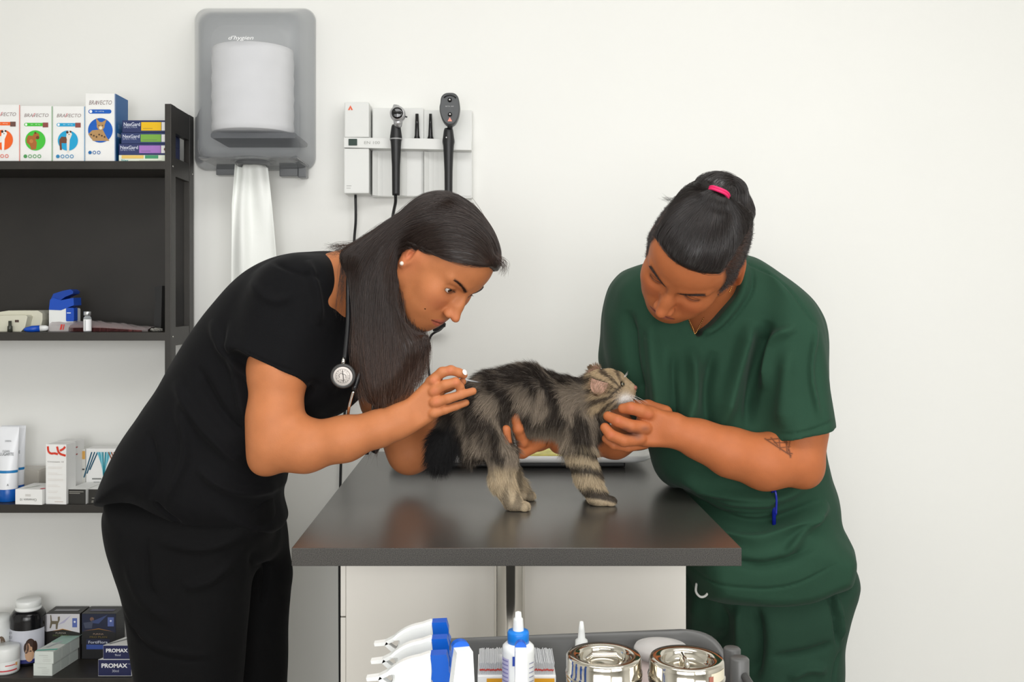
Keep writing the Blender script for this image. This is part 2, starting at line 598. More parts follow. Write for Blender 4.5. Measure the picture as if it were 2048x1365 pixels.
# ------------------------------------------------------------------ shelf unit
m_shelf = mat('dark_wood_laminate', (44, 41, 37), rough=0.42, var=0.14, vscale=14, bump=0.06, bscale=60, bstretch=(1, 8, 8))
m_back = mat('shelf_back_board', (36, 33, 30), rough=0.55, var=0.25, vscale=5, bump=0.05, bscale=50)
m_screw = mat('screw_metal', (200, 198, 192), rough=0.3, metal=1.0)
SD = 2.50                                    # distance of the shelf's front edge
def SZ(py): return CAM_Z - (py - VY) / F_PX * SD
def SX(px, d=SD): return (px - VX) / F_PX * d
shelf_top = [SZ(322), SZ(665), SZ(1010), SZ(1357)]
xr = SX(330); xl = xr - 0.80
unit = empty('shelf_unit', (xl + 0.4, 2.58, 0), 'dark brown wooden open shelf unit standing against the wall behind the woman', 'shelf')
yb = WALL_Y - 0.012
TH = 0.021
for i, z in enumerate(shelf_top):
    MB().box((xl, SD, z - TH), (xr, yb, z), bev=0.0012).build('shelf_board', m_shelf, unit)
MB().box((xl, SD, 0.08), (xr, yb, 0.10), bev=0.001).build('shelf_board', m_shelf, unit)
for sx in (xl - 0.016, xr):
    MB().box((sx, SD - 0.002, 0), (sx + 0.016, SD + 0.035, SZ(208)), bev=0.001).build('upright', m_shelf, unit)
    MB().box((sx, yb - 0.035, 0), (sx + 0.016, yb, SZ(208)), bev=0.001).build('upright', m_shelf, unit)
    MB().box((sx + .001, SD + 0.033, SZ(262)), (sx + 0.015, yb - 0.033, SZ(208) - .0006)).build('side_rail', m_shelf, unit)
    for z in shelf_top:
        MB().box((sx + .001, SD + 0.033, z - 0.035), (sx + 0.015, yb - 0.033, z + 0.012)).build('side_rail', m_shelf, unit)
    if sx > xl:
        for z in shelf_top:
            for y in (SD + 0.012, yb - 0.012):
                MB().lathe([(1e-4, .0175), (0.0022, .0172), (0.0026, 0.0155), (.0026, .01)], (sx, y, z - 0.012), n=12, M=Matrix.Rotation(math.pi / 2, 4, 'Y')).build('screw_cap', m_screw, unit)
MB().box((xl, yb - 0.006, shelf_top[1]), (xr, yb, shelf_top[0] - TH), bev=0).build('back_board', m_back, unit)

# ------------------------------------------------------------------ paper towel dispenser
m_smoke = mat('smoked_plastic', (205, 208, 212), rough=0.08, trans=0.0, alpha=1.0)
def clear_plastic(name, color, opac=0.35, rough=0.06, tint=0.7, edge=.35):
    """thin see-through plastic: part clear, part tinted gloss"""
    m = bpy.data.materials.new(name); m.use_nodes = True
    nt = m.node_tree; b = nt.nodes['Principled BSDF']; out = nt.nodes['Material Output']
    b.inputs['Base Color'].default_value = lin(color); b.inputs['Roughness'].default_value = rough
    tr = nt.nodes.new('ShaderNodeBsdfTransparent'); tr.inputs[0].default_value = tuple(tint + (1 - tint) * c for c in lin(color)[:3]) + (1,)
    mx = nt.nodes.new('ShaderNodeMixShader')
    lw = nt.nodes.new('ShaderNodeLayerWeight'); lw.inputs['Blend'].default_value = edge
    mr = nt.nodes.new('ShaderNodeMapRange'); mr.inputs['To Min'].default_value = opac; mr.inputs['To Max'].default_value = min(1, opac + 0.55)
    nt.links.new(lw.outputs['Facing'], mr.inputs['Value'])
    nt.links.new(mr.outputs[0], mx.inputs[0])
    nt.links.new(tr.outputs[0], mx.inputs[1]); nt.links.new(b.outputs[0], mx.inputs[2])
    nt.links.new(mx.outputs[0], out.inputs['Surface'])
    MATS[name] = m
    return m
m_smoke = clear_plastic('smoked_clear_plastic', (146, 150, 155), 0.10, tint=.93, edge=.55)
m_smoke_dark = mat('smoked_grey_plastic', (104, 106, 108), rough=0.25)
m_paper = mat('white_paper', (238, 238, 240), rough=0.85, var=0.02, vscale=20, bump=0.35, bscale=45)
dy0 = 2.47                                    # front of the cover
def rrect(x0, x1, z0, z1, r, n=8, rb=None):
    rb = rb or r
    o = []
    for (cx, cz, a0, q) in ((x1 - r, z1 - r, 0, r), (x0 + r, z1 - r, 90, r), (x0 + rb, z0 + rb, 180, rb), (x1 - rb, z0 + rb, 270, rb)):
        for i in range(n + 1):
            a = math.radians(a0 + 90 * i / n)
            o.append((cx + q * math.cos(a), cz + q * math.sin(a)))
    return o
def shell(rings):
    """rings: list of (outline [(x,z)], y); skinned front to back"""
    mb = MB(); n = len(rings[0][0])
    vs = [(x, y, z) for o, y in rings for x, z in o]
    fs = []
    for i in range(len(rings) - 1):
        for j in range(n):
            fs.append((i * n + j, i * n + (j + 1) % n, (i + 1) * n + (j + 1) % n, (i + 1) * n + j))
    mb.add(vs, fs, 0, True)
    return mb, n
disp = empty('paper_towel_dispenser', P(507, 340, 2.68), 'smoked see-through plastic paper towel dispenser mounted on the wall', 'dispenser')
fx0, fx1 = SX(398, dy0), SX(592, dy0); fz0, fz1 = CAM_Z - (310 - VY) / F_PX * dy0, CAM_Z - (26 - VY) / F_PX * dy0
bx0, bx1 = SX(389, 2.69), SX(632, 2.69); bz0, bz1 = CAM_Z - (342 - VY) / F_PX * 2.69, CAM_Z - (16 - VY) / F_PX * 2.69
rings = []
for t, ins in ((0.0, 0.030), (0.02, 0.014), (0.08, 0.004), (0.2, 0.0), (0.5, 0.0), (0.8, 0.0), (1.0, 0.0)):
    y = dy0 + (2.69 - dy0) * t
    x0 = fx0 + (bx0 - fx0) * t + ins; x1 = fx1 + (bx1 - fx1) * t - ins
    z0 = fz0 + (bz0 - fz0) * t + ins; z1 = fz1 + (bz1 - fz1) * t - ins
    rings.append((rrect(x0, x1, z0, z1, 0.036), y))
mb, n = shell(rings)
mb.add([(x, rings[0][1], z) for x, z in rings[0][0]], [tuple(range(n))])
mb.build('cover', m_smoke, disp)
# grey back plate and base with the round outlet
mb = MB()
mb.prism(rrect(bx0 + .004, bx1 - .004, bz0 + .004, bz1 - .004, 0.03), 2.685, 2.698)
mb.build('back_plate', mat('dispenser_back_grey', (190, 192, 193), rough=0.4), disp, fix=True)
zc = P(507, 318, 2.57).z; xc = P(505, 318, 2.57).x
prof = [(0.058, 0.000), (0.060, 0.004), (0.056, 0.010), (0.052, 0.010), (0.044, -0.004), (0.040, -0.010), (0.036, -0.004), (0.040, 0.004), (0.058, 0.006)]
MB().lathe(prof, (xc, 2.58, zc - 0.008), n=40).build('outlet_ring', m_smoke_dark, disp, fix=True)
MB().box((xc - .125, 2.52, zc - 0.006), (xc + .125, 2.685, zc - 0.001), bev=.002).build('base_plate', m_smoke_dark, disp)
MB().box((xc - .12, 2.665, zc - 0.03), (xc - .05, 2.69, zc - 0.002), bev=.002).build('latch', m_smoke_dark, disp)
MB().box((xc + .05, 2.660, zc - 0.034), (xc + .099, 2.69, zc - 0.002), bev=.002).build('latch', m_smoke_dark, disp)
MB().box((xc + .10, 2.655, zc - 0.038), (xc + .122, 2.69, zc - 0.002), bev=.003).build('latch', m_smoke_dark, disp)
# dark inner frame seen through the cover
mb = MB()
zin = P(507, 272, 2.56).z
mb.prism(rrect(fx0 + 0.015, fx1 - .01, zin - 0.012, zin + .002, 0.005), 2.52, 2.68)
mb.build('roll_tray', mat('dispenser_dark_grey', (80, 82, 86), rough=0.4), disp, fix=True)
pr = Print(P(457, 82, dy0) + Vector((0, 0.0, 0)), (1, 0, 0), (0, 0, 1), lift=0.0012)
pr.text("d'hygien", 0, 0, 0.062, 0.013, '#f4f4f4', shear=0.3)
pr.build('printing', disp)
# the roll itself
roll = empty('paper_towel_roll', P(507, 268, 2.6), 'white paper towel roll inside the smoked plastic dispenser', 'paper roll')
rr_ = 0.104
xr0 = P(505, 200, 2.585).x
z0r = P(505, 268, 2.56).z + .004; z1r = P(505, 84, 2.50).z
prof = [(0.02, z0r), (rr_ - .002, z0r), (rr_, z0r + .002)] + [(rr_ + 0.0012 * math.sin(i * 2.3), z0r + (z1r - z0r) * i / 14) for i in range(1, 14)] + [(rr_ - .001, z1r), (0.02, z1r), (0.02, z0r)]
MB().lathe(prof, (xr0, 2.592, 0), n=64).build('paper_roll', m_paper, roll, fix=True)
# the sheet pulled out below
def sheet():
    rows = 60; cols = 48; vs = []; fs = []
    for i in range(rows):
        t = i / (rows - 1)
        py = 326 + t * 250
        wl = 470 + (-6) * min(t * 3, 1) - 2 * t; wr = 534 + 24 * t ** 0.8 - 0 * t
        for j in range(cols):
            s = j / (cols - 1)
            px = wl + (wr - wl) * s
            amp = 0.016 * (1 - 0.35 * t)
            dd = 2.60 + amp * math.sin(s * 15 + 1.2 * t) * (0.6 + .4 * math.sin(s * 4 + 2)) + 0.006 * math.sin(7 * s - 5 * t)
            vs.append(P(px, py, dd))
    for i in range(rows - 1):
        for j in range(cols - 1):
            a = i * cols + j
            fs.append((a, a + 1, a + cols + 1, a + cols))
    mb = MB(); mb.add(vs, fs, 0, True)
    o = mb.build('hanging_sheet', mat('thin_paper', (244, 246, 242), rough=0.9, bump=0.3, bscale=60), roll)
    md = o.modifiers.new('thick', 'SOLIDIFY'); md.thickness = 0.0012
    return o
sheet()

# ------------------------------------------------------------------ wall diagnostic station
m_ws = mat('light_grey_plastic', (222, 223, 220), rough=0.4, var=0.01, vscale=20)
m_blk = mat('black_rubber_plastic', (26, 26, 28), rough=0.38)
m_chrome = mat('polished_steel', (205, 203, 198), rough=0.12, metal=1.0)
wd = 2.64
st = empty('wall_diagnostic_station', P(815, 395, 2.69), 'light grey wall panel with a shelf rail holding two black instrument handles', 'medical wall unit')
def wx(px, d=wd): return (px - VX) / F_PX * d
def wz(py, d=wd): return CAM_Z - (py - VY) / F_PX * d
MB().box((wx(742), wd + .028, wz(392)), (wx(846), WALL_Y - .001, wz(212)), bev=.003).build('back_panel', m_ws, st)
MB().box((wx(846), wd + .028, wz(395)), (wx(944), WALL_Y - .001, wz(216)), bev=.003).build('back_panel', m_ws, st)
# scooped recesses below the rail
for x0, x1 in ((744, 842), (848, 942)):
    pts = []
    for i in range(11):
        t = i / 10
        x = wx(x0) + (wx(x1) - wx(x0)) * t
        y = wd + 0.010 + 0.018 * math.sin(math.pi * min(t * 1.6, 1)) ** 0.5 if t < .62 else wd + .026
        pts.append((x, y))
    mb = MB(); vs = []; fs = []
    for (x, y) in pts: vs += [(x, y, wz(390)), (x, y, wz(302))]
    k = len(pts)
    for (x, y) in pts: vs += [(x, wd + .03, wz(390)), (x, wd + .03, wz(302))]
    for i in range(k - 1):
        fs += [(2 * i, 2 * i + 2, 2 * i + 3, 2 * i + 1), (2 * k + 2 * i, 2 * k + 2 * i + 1, 2 * k + 2 * i + 3, 2 * k + 2 * i + 2),
               (2 * i, 2 * k + 2 * i, 2 * k + 2 * i + 2, 2 * i + 2), (2 * i + 1, 2 * i + 3, 2 * k + 2 * i + 3, 2 * k + 2 * i + 1)]
    mb.add(vs, fs, 0, False)
    mb.build('handle_recess', m_ws, st, fix=True)
MB().box((wx(690), wd - .012, wz(276)), (wx(739), WALL_Y - .001, wz(206)), bev=.003).build('power_housing', m_ws, st)
MB().box((wx(689), wd - .012, wz(388)), (wx(739), WALL_Y - .001, wz(298)), bev=.003).build('power_housing', m_ws, st)
rail = MB()
rail.prism([(wx(690), wz(297)), (wx(690), wz(277)), (wx(846), wz(279)), (wx(943), wz(282)), (wx(943), wz(302)), (wx(846), wz(300))][::-1], wd - .016, WALL_Y - .002)
rl = rail.build('rail', m_ws, st, fix=True)
MB().box((wx(699), wd - .019, wz(293)), (wx(716), wd - .01, wz(280)), bev=.001).build('power_switch', mat('dark_green_switch', (22, 50, 40), rough=0.3), st)
pr = Print((wx(690), wd - .016, wz(297)), (1, 0, 0), (0, 0, 1))
pr.text('EN 100', wx(730) - wx(690), .009, .041, .0075, '#a2a29e')
pr.build('printing', st)
pr = Print((wx(690), wd - .012, wz(276)), (1, 0, 0), (0, 0, 1))
x = wx(697) - wx(690); z = wz(222) - wz(276)
pr.poly([(x, z), (x + .0135, z), (x + .0068, z + .0125)], '#e0603c')
pr.poly([(x + .0055, z), (x + .0082, z), (x + .0068, z + .0055)], '#f0e0d8')
pr.build('printing', st)
pr = Print((wx(689), wd - .012, wz(388)), (1, 0, 0), (0, 0, 1))
pr.rect(.007, .019, .013, .0018, '#b0b0ae').rect(.007, .013, .011, .0018, '#b8b8b6')
pr.build('printing', st)
# otoscope
def station_handle(px, ytop, ybot, d):
    prof = []
    c = P(px, ytop, d)
    H = (ybot - ytop) / F_PX * d
    for t, r in ((0, .006), (0.0, .0105), (.03, .0122), (.14, .0150), (.17, .0158), (.2, .0158), (.24, .0142), (.34, .0128), (.6, .0108), (.97, .0102), (1.0, .0098), (1.0, .004)):
        prof.append((r, -H * t))
    return prof, c
oto = empty('otoscope', P(793, 390, 2.60), 'black otoscope with round silver head, left of the two handles on the wall panel', 'otoscope')
prof, c = station_handle(792, 250, 391, 2.60)
h = MB().lathe(prof, c, n=28).build('handle', m_blk, oto, fix=True)
MB().lathe([(.0161, -.0355), (.0163, -.0362), (.0163, -.0380), (.0161, -.0388)], c, n=28).build('grip_ring', mat('grey_band', (150, 150, 150), rough=.3), h)
c2 = P(796, 229, 2.59)
Rx90 = Matrix.Rotation(math.pi / 2, 4, 'X')
mb = MB()
mb.lathe([(1e-4, .020), (.016, .020), (.0195, .016), (.0205, .0), (.019, -.016), (.014, -.018), (1e-4, -.018)], c2, n=36, M=Rx90)
mb.tube([c2 + Vector((0, 0, -.012)), c2 + Vector((0, 0, -.022)), c2 + Vector((-.001, .004, -.030))], [.013, .0115, .0105], n=20)
mb.tube([c2 + Vector((-.006, 0, .010)), c2 + Vector((-.004, 0, .024))], [.011, .008], n=16)
mb.build('head', mat('satin_silver', (196, 196, 198), rough=.28, metal=.7), oto)
mb = MB().lathe([(1e-4, .0228), (.0105, .0225), (.0142, .0212), (.0155, .0190), (.0155, .010)], c2, n=36, M=Rx90)
mb.build('lens', mat('black_glass', (8, 8, 10), rough=.06, coat=.5), oto)
MB().tube([c2 + Vector((.016, -.004, -.005)), c2 + Vector((.024, -.006, -.008))], [.0015, .002], n=8).build('pin', m_blk, oto)
# ophthalmoscope
oph = empty('ophthalmoscope', P(896, 390, 2.60), 'black ophthalmoscope with tall oval head, right of the two handles on the wall panel', 'ophthalmoscope')
prof, c = station_handle(897, 257, 400, 2.60)
h = MB().lathe(prof, c, n=28).build('handle', m_blk, oph, fix=True)
MB().lathe([(1e-4, .0012), (.0018, .0010), (.0018, 0)], c + Vector((-.005, -.0150, -.026)), n=8, M=Rx90).build('button', mat('white_plastic_dot', (220, 220, 220), rough=.3), h)
oc = [(881, 208), (883, 196), (890, 189), (900, 187.5), (910, 189), (917, 197), (920, 212), (920, 224), (917, 238), (911, 249), (904, 253), (894, 252), (886, 243), (880.5, 228), (879.5, 216)]
ol = [(P(a, b, 2.585).x, P(a, b, 2.585).z) for a, b in spline(oc, 4, True)]
mb = MB()
cxm = sum(p[0] for p in ol) / len(ol); czm = sum(p[1] for p in ol) / len(ol)
def sc_(f): return [(cxm + (x - cxm) * f, czm + (z - czm) * f) for x, z in ol]
rings = [(sc_(.90), 2.566), (sc_(.97), 2.568), (ol, 2.574), (ol, 2.595), (sc_(.92), 2.602)]
mb, n = shell(rings)
mb.add([(x, 2.566, z) for x, z in rings[0][0]], [tuple(range(n))])
mb.add([(x, 2.602, z) for x, z in rings[-1][0]], [tuple(range(n))])
mb.build('head', mat('dark_grey_plastic', (72, 74, 76), rough=.4), oph, fix=True)
for (a, b, r) in ((899.5, 200, .0055), (900, 229, .0055)):
    ap_ = MB().lathe([(1e-4, .004), (r * .6, .0035), (r, .001), (r, -.004)], P(a, b, 2.564), n=24, M=Rx90).build('aperture', mat('black_glass', (8, 8, 10), rough=.06), oph)
    MB().lathe([(1e-4, .0066), (.0018, .0060), (.0022, .003)], P(a, b, 2.564), n=16, M=Rx90).build('glass_bead', mat('white_glass', (240, 240, 240), rough=.1), ap_)
mb = MB().tube([P(888, 195, 2.563), P(894, 191, 2.563), P(901, 190, 2.563), P(908, 192, 2.563), P(912, 196, 2.563)], .0016, n=8)
mb.build('dial_slot', m_blk, oph)
MB().tube([P(900, 249, 2.59), P(900, 258, 2.595)], [.008, .0065], n=16).build('neck', m_blk, oph)
pr = Print(P(891, 214, 2.566), (1, 0, 0), (0, 0, 1), lift=.001)
pr.text('BETA 200', 0, 0, .021, .0028, '#b8b8b8')
x = (P(895, 243, 2.566) - P(891, 214, 2.566))
pr.poly([(x.x, x.z), (x.x + .012, x.z), (x.x + .006, x.z + .011)], '#e09080')
pr.build('printing', oph)
for i, px in enumerate((834, 861)):
    c = P(px, 279, 2.648)
    H = (279 - 228) / F_PX * 2.648
    o = MB().lathe([(.0005, H), (.0046 if i == 0 else .004, H), (.0052 if i == 0 else .0046, H * .6), (.0062, H * .15), (.0080, H * .06), (.0088, 0), (.002, 0)], c, n=20).build('ear_specula_tip', mat('black_gloss_plastic', (18, 18, 20), rough=.18), None, fix=True)
    tag(o, ('black cone ear tip on the wall rail, beside the otoscope' if i == 0 else 'thinner black cone ear tip on the wall rail, nearer the ophthalmoscope'), 'ear tip', 'ear tips on the wall rail')
# cords
cord = MB().tube(spline([P(711, 390, 2.66), P(711.5, 440, 2.67), P(708.5, 480, 2.68), P(705, 560, 2.685), P(700, 700, 2.685), P(690, 820, 2.685), P(683, 900, 2.685), P(680, 1000, 2.685), P(679, 1120, 2.685), P(681, 1600, 2.685)], 5), .0036, n=8).build('power_cord', m_blk)
tag(cord, 'straight black power cord hanging down the wall from the left end of the panel', 'cord')
pts = spline([P(791, 391, 2.60), P(791, 405, 2.61), P(787, 425, 2.64), P(786, 440, 2.66), P(790, 520, 2.67), P(810, 600, 2.67), P(842, 640, 2.665), P(866, 655, 2.66)], 8)
mb = MB().tube(pts, .0042, n=8)
coil = []
for i in range(0, 261):
    t = i / 260
    a = t * 2 * math.pi * 13
    c = P(866 + 24 * t, 655 - 5 * t + 3 * math.sin(t * 5), 2.655)
    coil.append(c + Vector((0, math.cos(a) * .0085, math.sin(a) * .0085)))
mb.tube(coil, .0021, n=6)
mb.tube(spline([P(889, 651, 2.655), P(880, 660, 2.68), P(862, 672, 2.685), P(856, 700, 2.685), P(858, 745, 2.685), P(868, 800, 2.685), P(880, 840, 2.68)], 6), .0032, n=8)
c = mb.build('coiled_cord', m_blk)
tag(c, 'black coiled instrument cord looping from the otoscope down behind the woman\'s face', 'cord')
# ------------------------------------------------------------------ cartons and bottles on the shelves
m_carton = mat('white_carton', (236, 236, 234), rough=0.5, var=0.015, vscale=30)
class Carton:
    """a folding box standing upright with its front towards the room; sizes from its place in the photo"""
    def __init__(self, name, label, x0, x1, top, d, z, depth, color=None, cat='box', group=None, rot=0.0, bev=.0008, matl=None):
        self.d = d; self.z = z
        X0 = SX(x0, d); X1 = SX(x1, d); H = CAM_Z - (top - VY) / F_PX * d - z
        self.W = X1 - X0; self.H = H; self.X0 = X0; self.D = depth
        self.rot = rot
        self.o = empty(name, (X0, d, z), label, cat, group)
        self.o.rotation_euler = (0, 0, rot)
        m = matl or (mat('carton_%02x%02x%02x' % tuple(color), color, rough=.45) if color else m_carton)
        self.M = Matrix.Translation((X0, d, z)) @ Matrix.Rotation(rot, 4, 'Z')
        MB().box((0, 0, 0.0003), (self.W, depth, H), bev=bev, M=self.M).build('carton', m, self.o)
        e = lambda v: (self.M.to_3x3() @ Vector(v))
        self.front = Print(self.M @ Vector((0, 0, 0)), e((1, 0, 0)), e((0, 0, 1)))
        self.right = Print(self.M @ Vector((self.W, 0, 0)), e((0, 1, 0)), e((0, 0, 1)))
        self.left = Print(self.M @ Vector((0, depth, 0)), e((0, -1, 0)), e((0, 0, 1)))
        self.top = Print(self.M @ Vector((0, 0, H)), e((1, 0, 0)), e((0, 1, 0)))
        self.used = []
    def done(self, **kw):
        for p in (self.front, self.right, self.left, self.top):
            if p.k: p.build('printing', self.o)
        return self.o

def critter(p, cx, cy, s, body, dark, light, kind):
    """a small plain animal picture"""
    if kind == 'dog_stand':
        p.poly([(cx - .9 * s, cy + .1 * s), (cx - .6 * s, cy + .5 * s), (cx + .1 * s, cy + .45 * s), (cx + .35 * s, cy - .2 * s), (cx - .1 * s, cy - .35 * s), (cx - .8 * s, cy - .3 * s)], body)
        p.poly([(cx - .9 * s, cy), (cx - .6 * s, cy - .2 * s), (cx - .55 * s, cy - 1.2 * s), (cx - .8 * s, cy - 1.2 * s)], body)
        p.poly([(cx + .05 * s, cy), (cx + .45 * s, cy + .1 * s), (cx + .35 * s, cy - 1.5 * s), (cx + .1 * s, cy - 1.5 * s)], light)
        p.poly([(cx, cy + .5 * s), (cx + .1 * s, cy + 1.15 * s), (cx + .5 * s, cy + 1.25 * s), (cx + .75 * s, cy + .8 * s), (cx + .45 * s, cy + .1 * s), (cx + .1 * s, cy)], light)
        p.disc(cx + .32 * s, cy + .95 * s, .3 * s, light, 14).disc(cx + .14 * s, cy + 1.05 * s, .17 * s, dark, 10).disc(cx + .55 * s, cy + 1.12 * s, .13 * s, dark, 10)
        p.disc(cx + .36 * s, cy + .78 * s, .07 * s, '#2a2422', 8)
    elif kind == 'dog_sit':
        p.poly([(cx - .9 * s, cy + .2 * s), (cx - .7 * s, cy + .65 * s), (cx, cy + .55 * s), (cx + .4 * s, cy - .3 * s), (cx + .3 * s, cy - 1.1 * s), (cx - .3 * s, cy - 1.2 * s), (cx - .5 * s, cy - .6 * s), (cx - .9 * s, cy - .3 * s)], body)
        p.disc(cx + .3 * s, cy + .55 * s, .42 * s, body, 16).disc(cx + .5 * s, cy + .35 * s, .22 * s, dark, 12).disc(cx + .2 * s, cy + .95 * s, .14 * s, dark, 10)
        p.disc(cx - .3 * s, cy - .1 * s, .25 * s, light, 12)
    elif kind == 'cat_lie':
        p.poly([(cx - 1.1 * s, cy - .4 * s), (cx - .7 * s, cy), (cx + .4 * s, cy + .1 * s), (cx + .8 * s, cy - .7 * s), (cx + 1.1 * s, cy - 1.1 * s), (cx - .6 * s, cy - 1.1 * s)], body)
        for q in range(6):
            p.disc(cx - .8 * s + q * .28 * s, cy - .45 * s - .12 * s * (q % 3), .10 * s, dark, 8)
        p.disc(cx + .2 * s, cy + .45 * s, .42 * s, body, 16)
        p.poly([(cx - .2 * s, cy + .6 * s), (cx - .3 * s, cy + 1.3 * s), (cx + .1 * s, cy + .85 * s)], body)
        p.poly([(cx + .6 * s, cy + .5 * s), (cx + .85 * s, cy + 1.15 * s), (cx + .35 * s, cy + .85 * s)], body)
        p.disc(cx + .2 * s, cy + .25 * s, .18 * s, light, 12).disc(cx + .02 * s, cy + .5 * s, .06 * s, dark, 8).disc(cx + .4 * s, cy + .5 * s, .06 * s, dark, 8)
    elif kind == 'dog_head':
        p.poly([(cx - .6 * s, cy - 1.3 * s), (cx - .4 * s, cy - .3 * s), (cx + .4 * s, cy - .3 * s), (cx + .8 * s, cy - 1.3 * s)], light)
        p.disc(cx + .1 * s, cy + .2 * s, .6 * s, dark, 18).disc(cx - .4 * s, cy, .3 * s, dark, 12, ry=.5 * s).disc(cx + .62 * s, cy, .3 * s, dark, 12, ry=.55 * s)
        p.disc(cx, cy + .05 * s, .3 * s, body, 14).disc(cx - .02 * s, cy - .1 * s, .1 * s, '#1c1816', 8)

z1, z2, z3, z4 = shelf_top
# --- top shelf: four chewable-tablet cartons
spec = [(-24, 40, 209.5, 2.512, '#f0641e', '#e07060', '#6b4a42', 'white dog picture', 'dog_stand', ('#e8e6e2', '#3a302c', '#f0eeec'), 'first'),
        (41, 105, 212, 2.514, '#43bf3a', '#4f9a58', '#8c4a44', 'brown dog picture', 'dog_sit', ('#a8642c', '#6e3c18', '#c08040'), ''),
        (106, 170, 212.5, 2.516, '#18a0d0', '#2e86b8', '#8c4a44', 'brown and white dog picture', 'dog_stand', ('#6c4430', '#4a2c20', '#e6ddd2'), ''),
        (171, 231, 187, 2.518, '#0a5ab8', '#1766a8', '#0a5ab8', 'kitten picture', 'cat_lie', ('#b08a5a', '#4e3826', '#e6d8bc'), '')]
labs = ['white upright carton with an orange disc, leftmost on the top shelf',
        'white upright carton with a green disc and brown dog picture on the top shelf',
        'white upright carton with a light blue disc and spotted dog picture on the top shelf',
        'tallest white carton with a dark blue disc and blue side on the top shelf']
for i, (x0, x1, top, d, c1, c2, c3, _, kind, cc, _x) in enumerate(spec):
    b = Carton('medicine_box', labs[i], x0, x1, top, d, z1, .06 if i < 3 else .085, group='upright cartons on the top shelf')
    f = b.front; W, H = b.W, b.H
    f.text('BRAVECTO', W * .12, H * (.80 if i < 3 else .835), W * .76, H * .062, '#8c7c7a', shear=.25)
    f.poly([(W * .37, H * .797), (W * .39, H * .797), (W * .47, H * .87), (W * .44, H * .87)] if i < 3 else [(W * .34, H * .835), (W * .37, H * .835), (W * .41, H * .885), (W * .38, H * .885)], '#d88a90' if i < 3 else '#a88c90')
    bz = H * (.635 if i < 3 else .705)
    f.disc(W * .17, bz + H * .03, H * .03, c1, 16).rect(W * .17, bz, W * .62, H * .06, c1)
    f.disc(W * .18, bz + H * .03, H * .022, '#f4f4f4', 12)
    f.text('20 - 40 kg' if i != 3 else '2.8 - 6.25 kg', W * .32, bz + H * .022, W * .30, H * .018, '#e8f4e8')
    if i < 3: f.rect(W * .70, bz - H * .02, W * .17, H * .085, c3)
    else: f.disc(W * .80, bz + H * .03, H * .03, c1, 16)
    cy = H * (.38 if i < 3 else .46); R_ = W * (.315 if i < 3 else .41)
    cxx = W * (.47 if i < 3 else .50)
    f.disc(cxx, cy, R_, c1, 40)
    critter(f, cxx - .05 * W, cy, R_ * .78, cc[0], cc[1], cc[2], kind)
    for q in range(4 if i < 3 else 3):
        X = W * .16 + q * W * .145
        if q == 0: f.disc(X, H * .095 if i < 3 else H * .135, W * .058, c2, 14)
        else: f.ring(X, H * .095 if i < 3 else H * .135, W * .058, W * .02, c2)
    f.rect(W * .985, 0.001, W * .02, H - .002, c2)
    if i == 3:
        b.right.rect(0, 0.001, .085, H - .002, '#1a66a8')
        b.right.rect(0, 0.001, .085, H * .35, '#0c4a80').rect(.01, H * .38, .05, H * .05, '#b8cce0')
        b.right.text('BRAVECTO', .015, H * .5, .05, .01, '#7fb0dc')
    b.done()
# --- flat tablet boxes stacked beside them
yy = z1
stack = [(237.5, 336, 14.6, '#e4ead8', None, 'white flat box with yellow and green fields, lowest in its stack'),
         (237.5, 336, 22.4, '#2c3664', '#a070bc', 'navy flat box with a purple field, second from the bottom of its stack'),
         (242.5, 338, 22.2, '#2c3a68', '#74a640', 'navy flat box with a green field, second from the top of its stack'),
         (244.5, 337, 25.0, '#26305e', '#e6b80c', 'navy flat box with a yellow field, topmost of its stack on the upper shelf')]
for i, (x0, x1, hpx, col, fcol, lab) in enumerate(stack):
    d = 2.525
    h = hpx / F_PX * d
    X0, X1 = SX(x0, d), min(SX(x1, d), xr - .0015)
    c = tuple(int(col[j:j + 2], 16) for j in (1, 3, 5))
    o = empty('tablet_box', (X0, d, yy), lab, 'box', 'flat boxes stacked on the top shelf')
    MB().box((X0, d, yy + .0003), (X1, d + .10, yy + h - .0003), bev=.0008).build('carton', mat('carton_%s' % col[1:], c, rough=.4), o)
    p = Print((X0, d, yy), (1, 0, 0), (0, 0, 1)); W = X1 - X0
    if fcol:
        p.text('NexGard', W * .035, h * .52, W * .36, h * .30, '#d8dcec', bold=.01)
        p.text('SPECTRA', W * .035, h * .36, W * .30, h * .13, '#a8b0cc')
        p.rect(W * .42, h * .16, W * .44, h * .68, fcol)
        p.rect(W * .87, h * .16, W * .12, h * .68, '#e6e4e4')
        p.lines(W * .46, h * .32, W * .32, 1, .001, '#6a5a30' if i == 3 else '#5a5a5a', th=.0009, seed=i)
        if i == 1: p.disc(W * .96, h * .5, .0045, '#6e4030', 10)
    else:
        p.rect(W * .06, h * .50, W * .45, h * .45, '#e8c46a').rect(W * .54, h * .50, W * .27, h * .45, '#3f9468')
        p.text('Nex', W * .06, h * .06, W * .14, h * .36, '#2e9aa0', bold=.01).lines(W * .42, h * .22, W * .5, 1, .001, '#b8b8b0')
    p.build('printing', o)
    yy += h
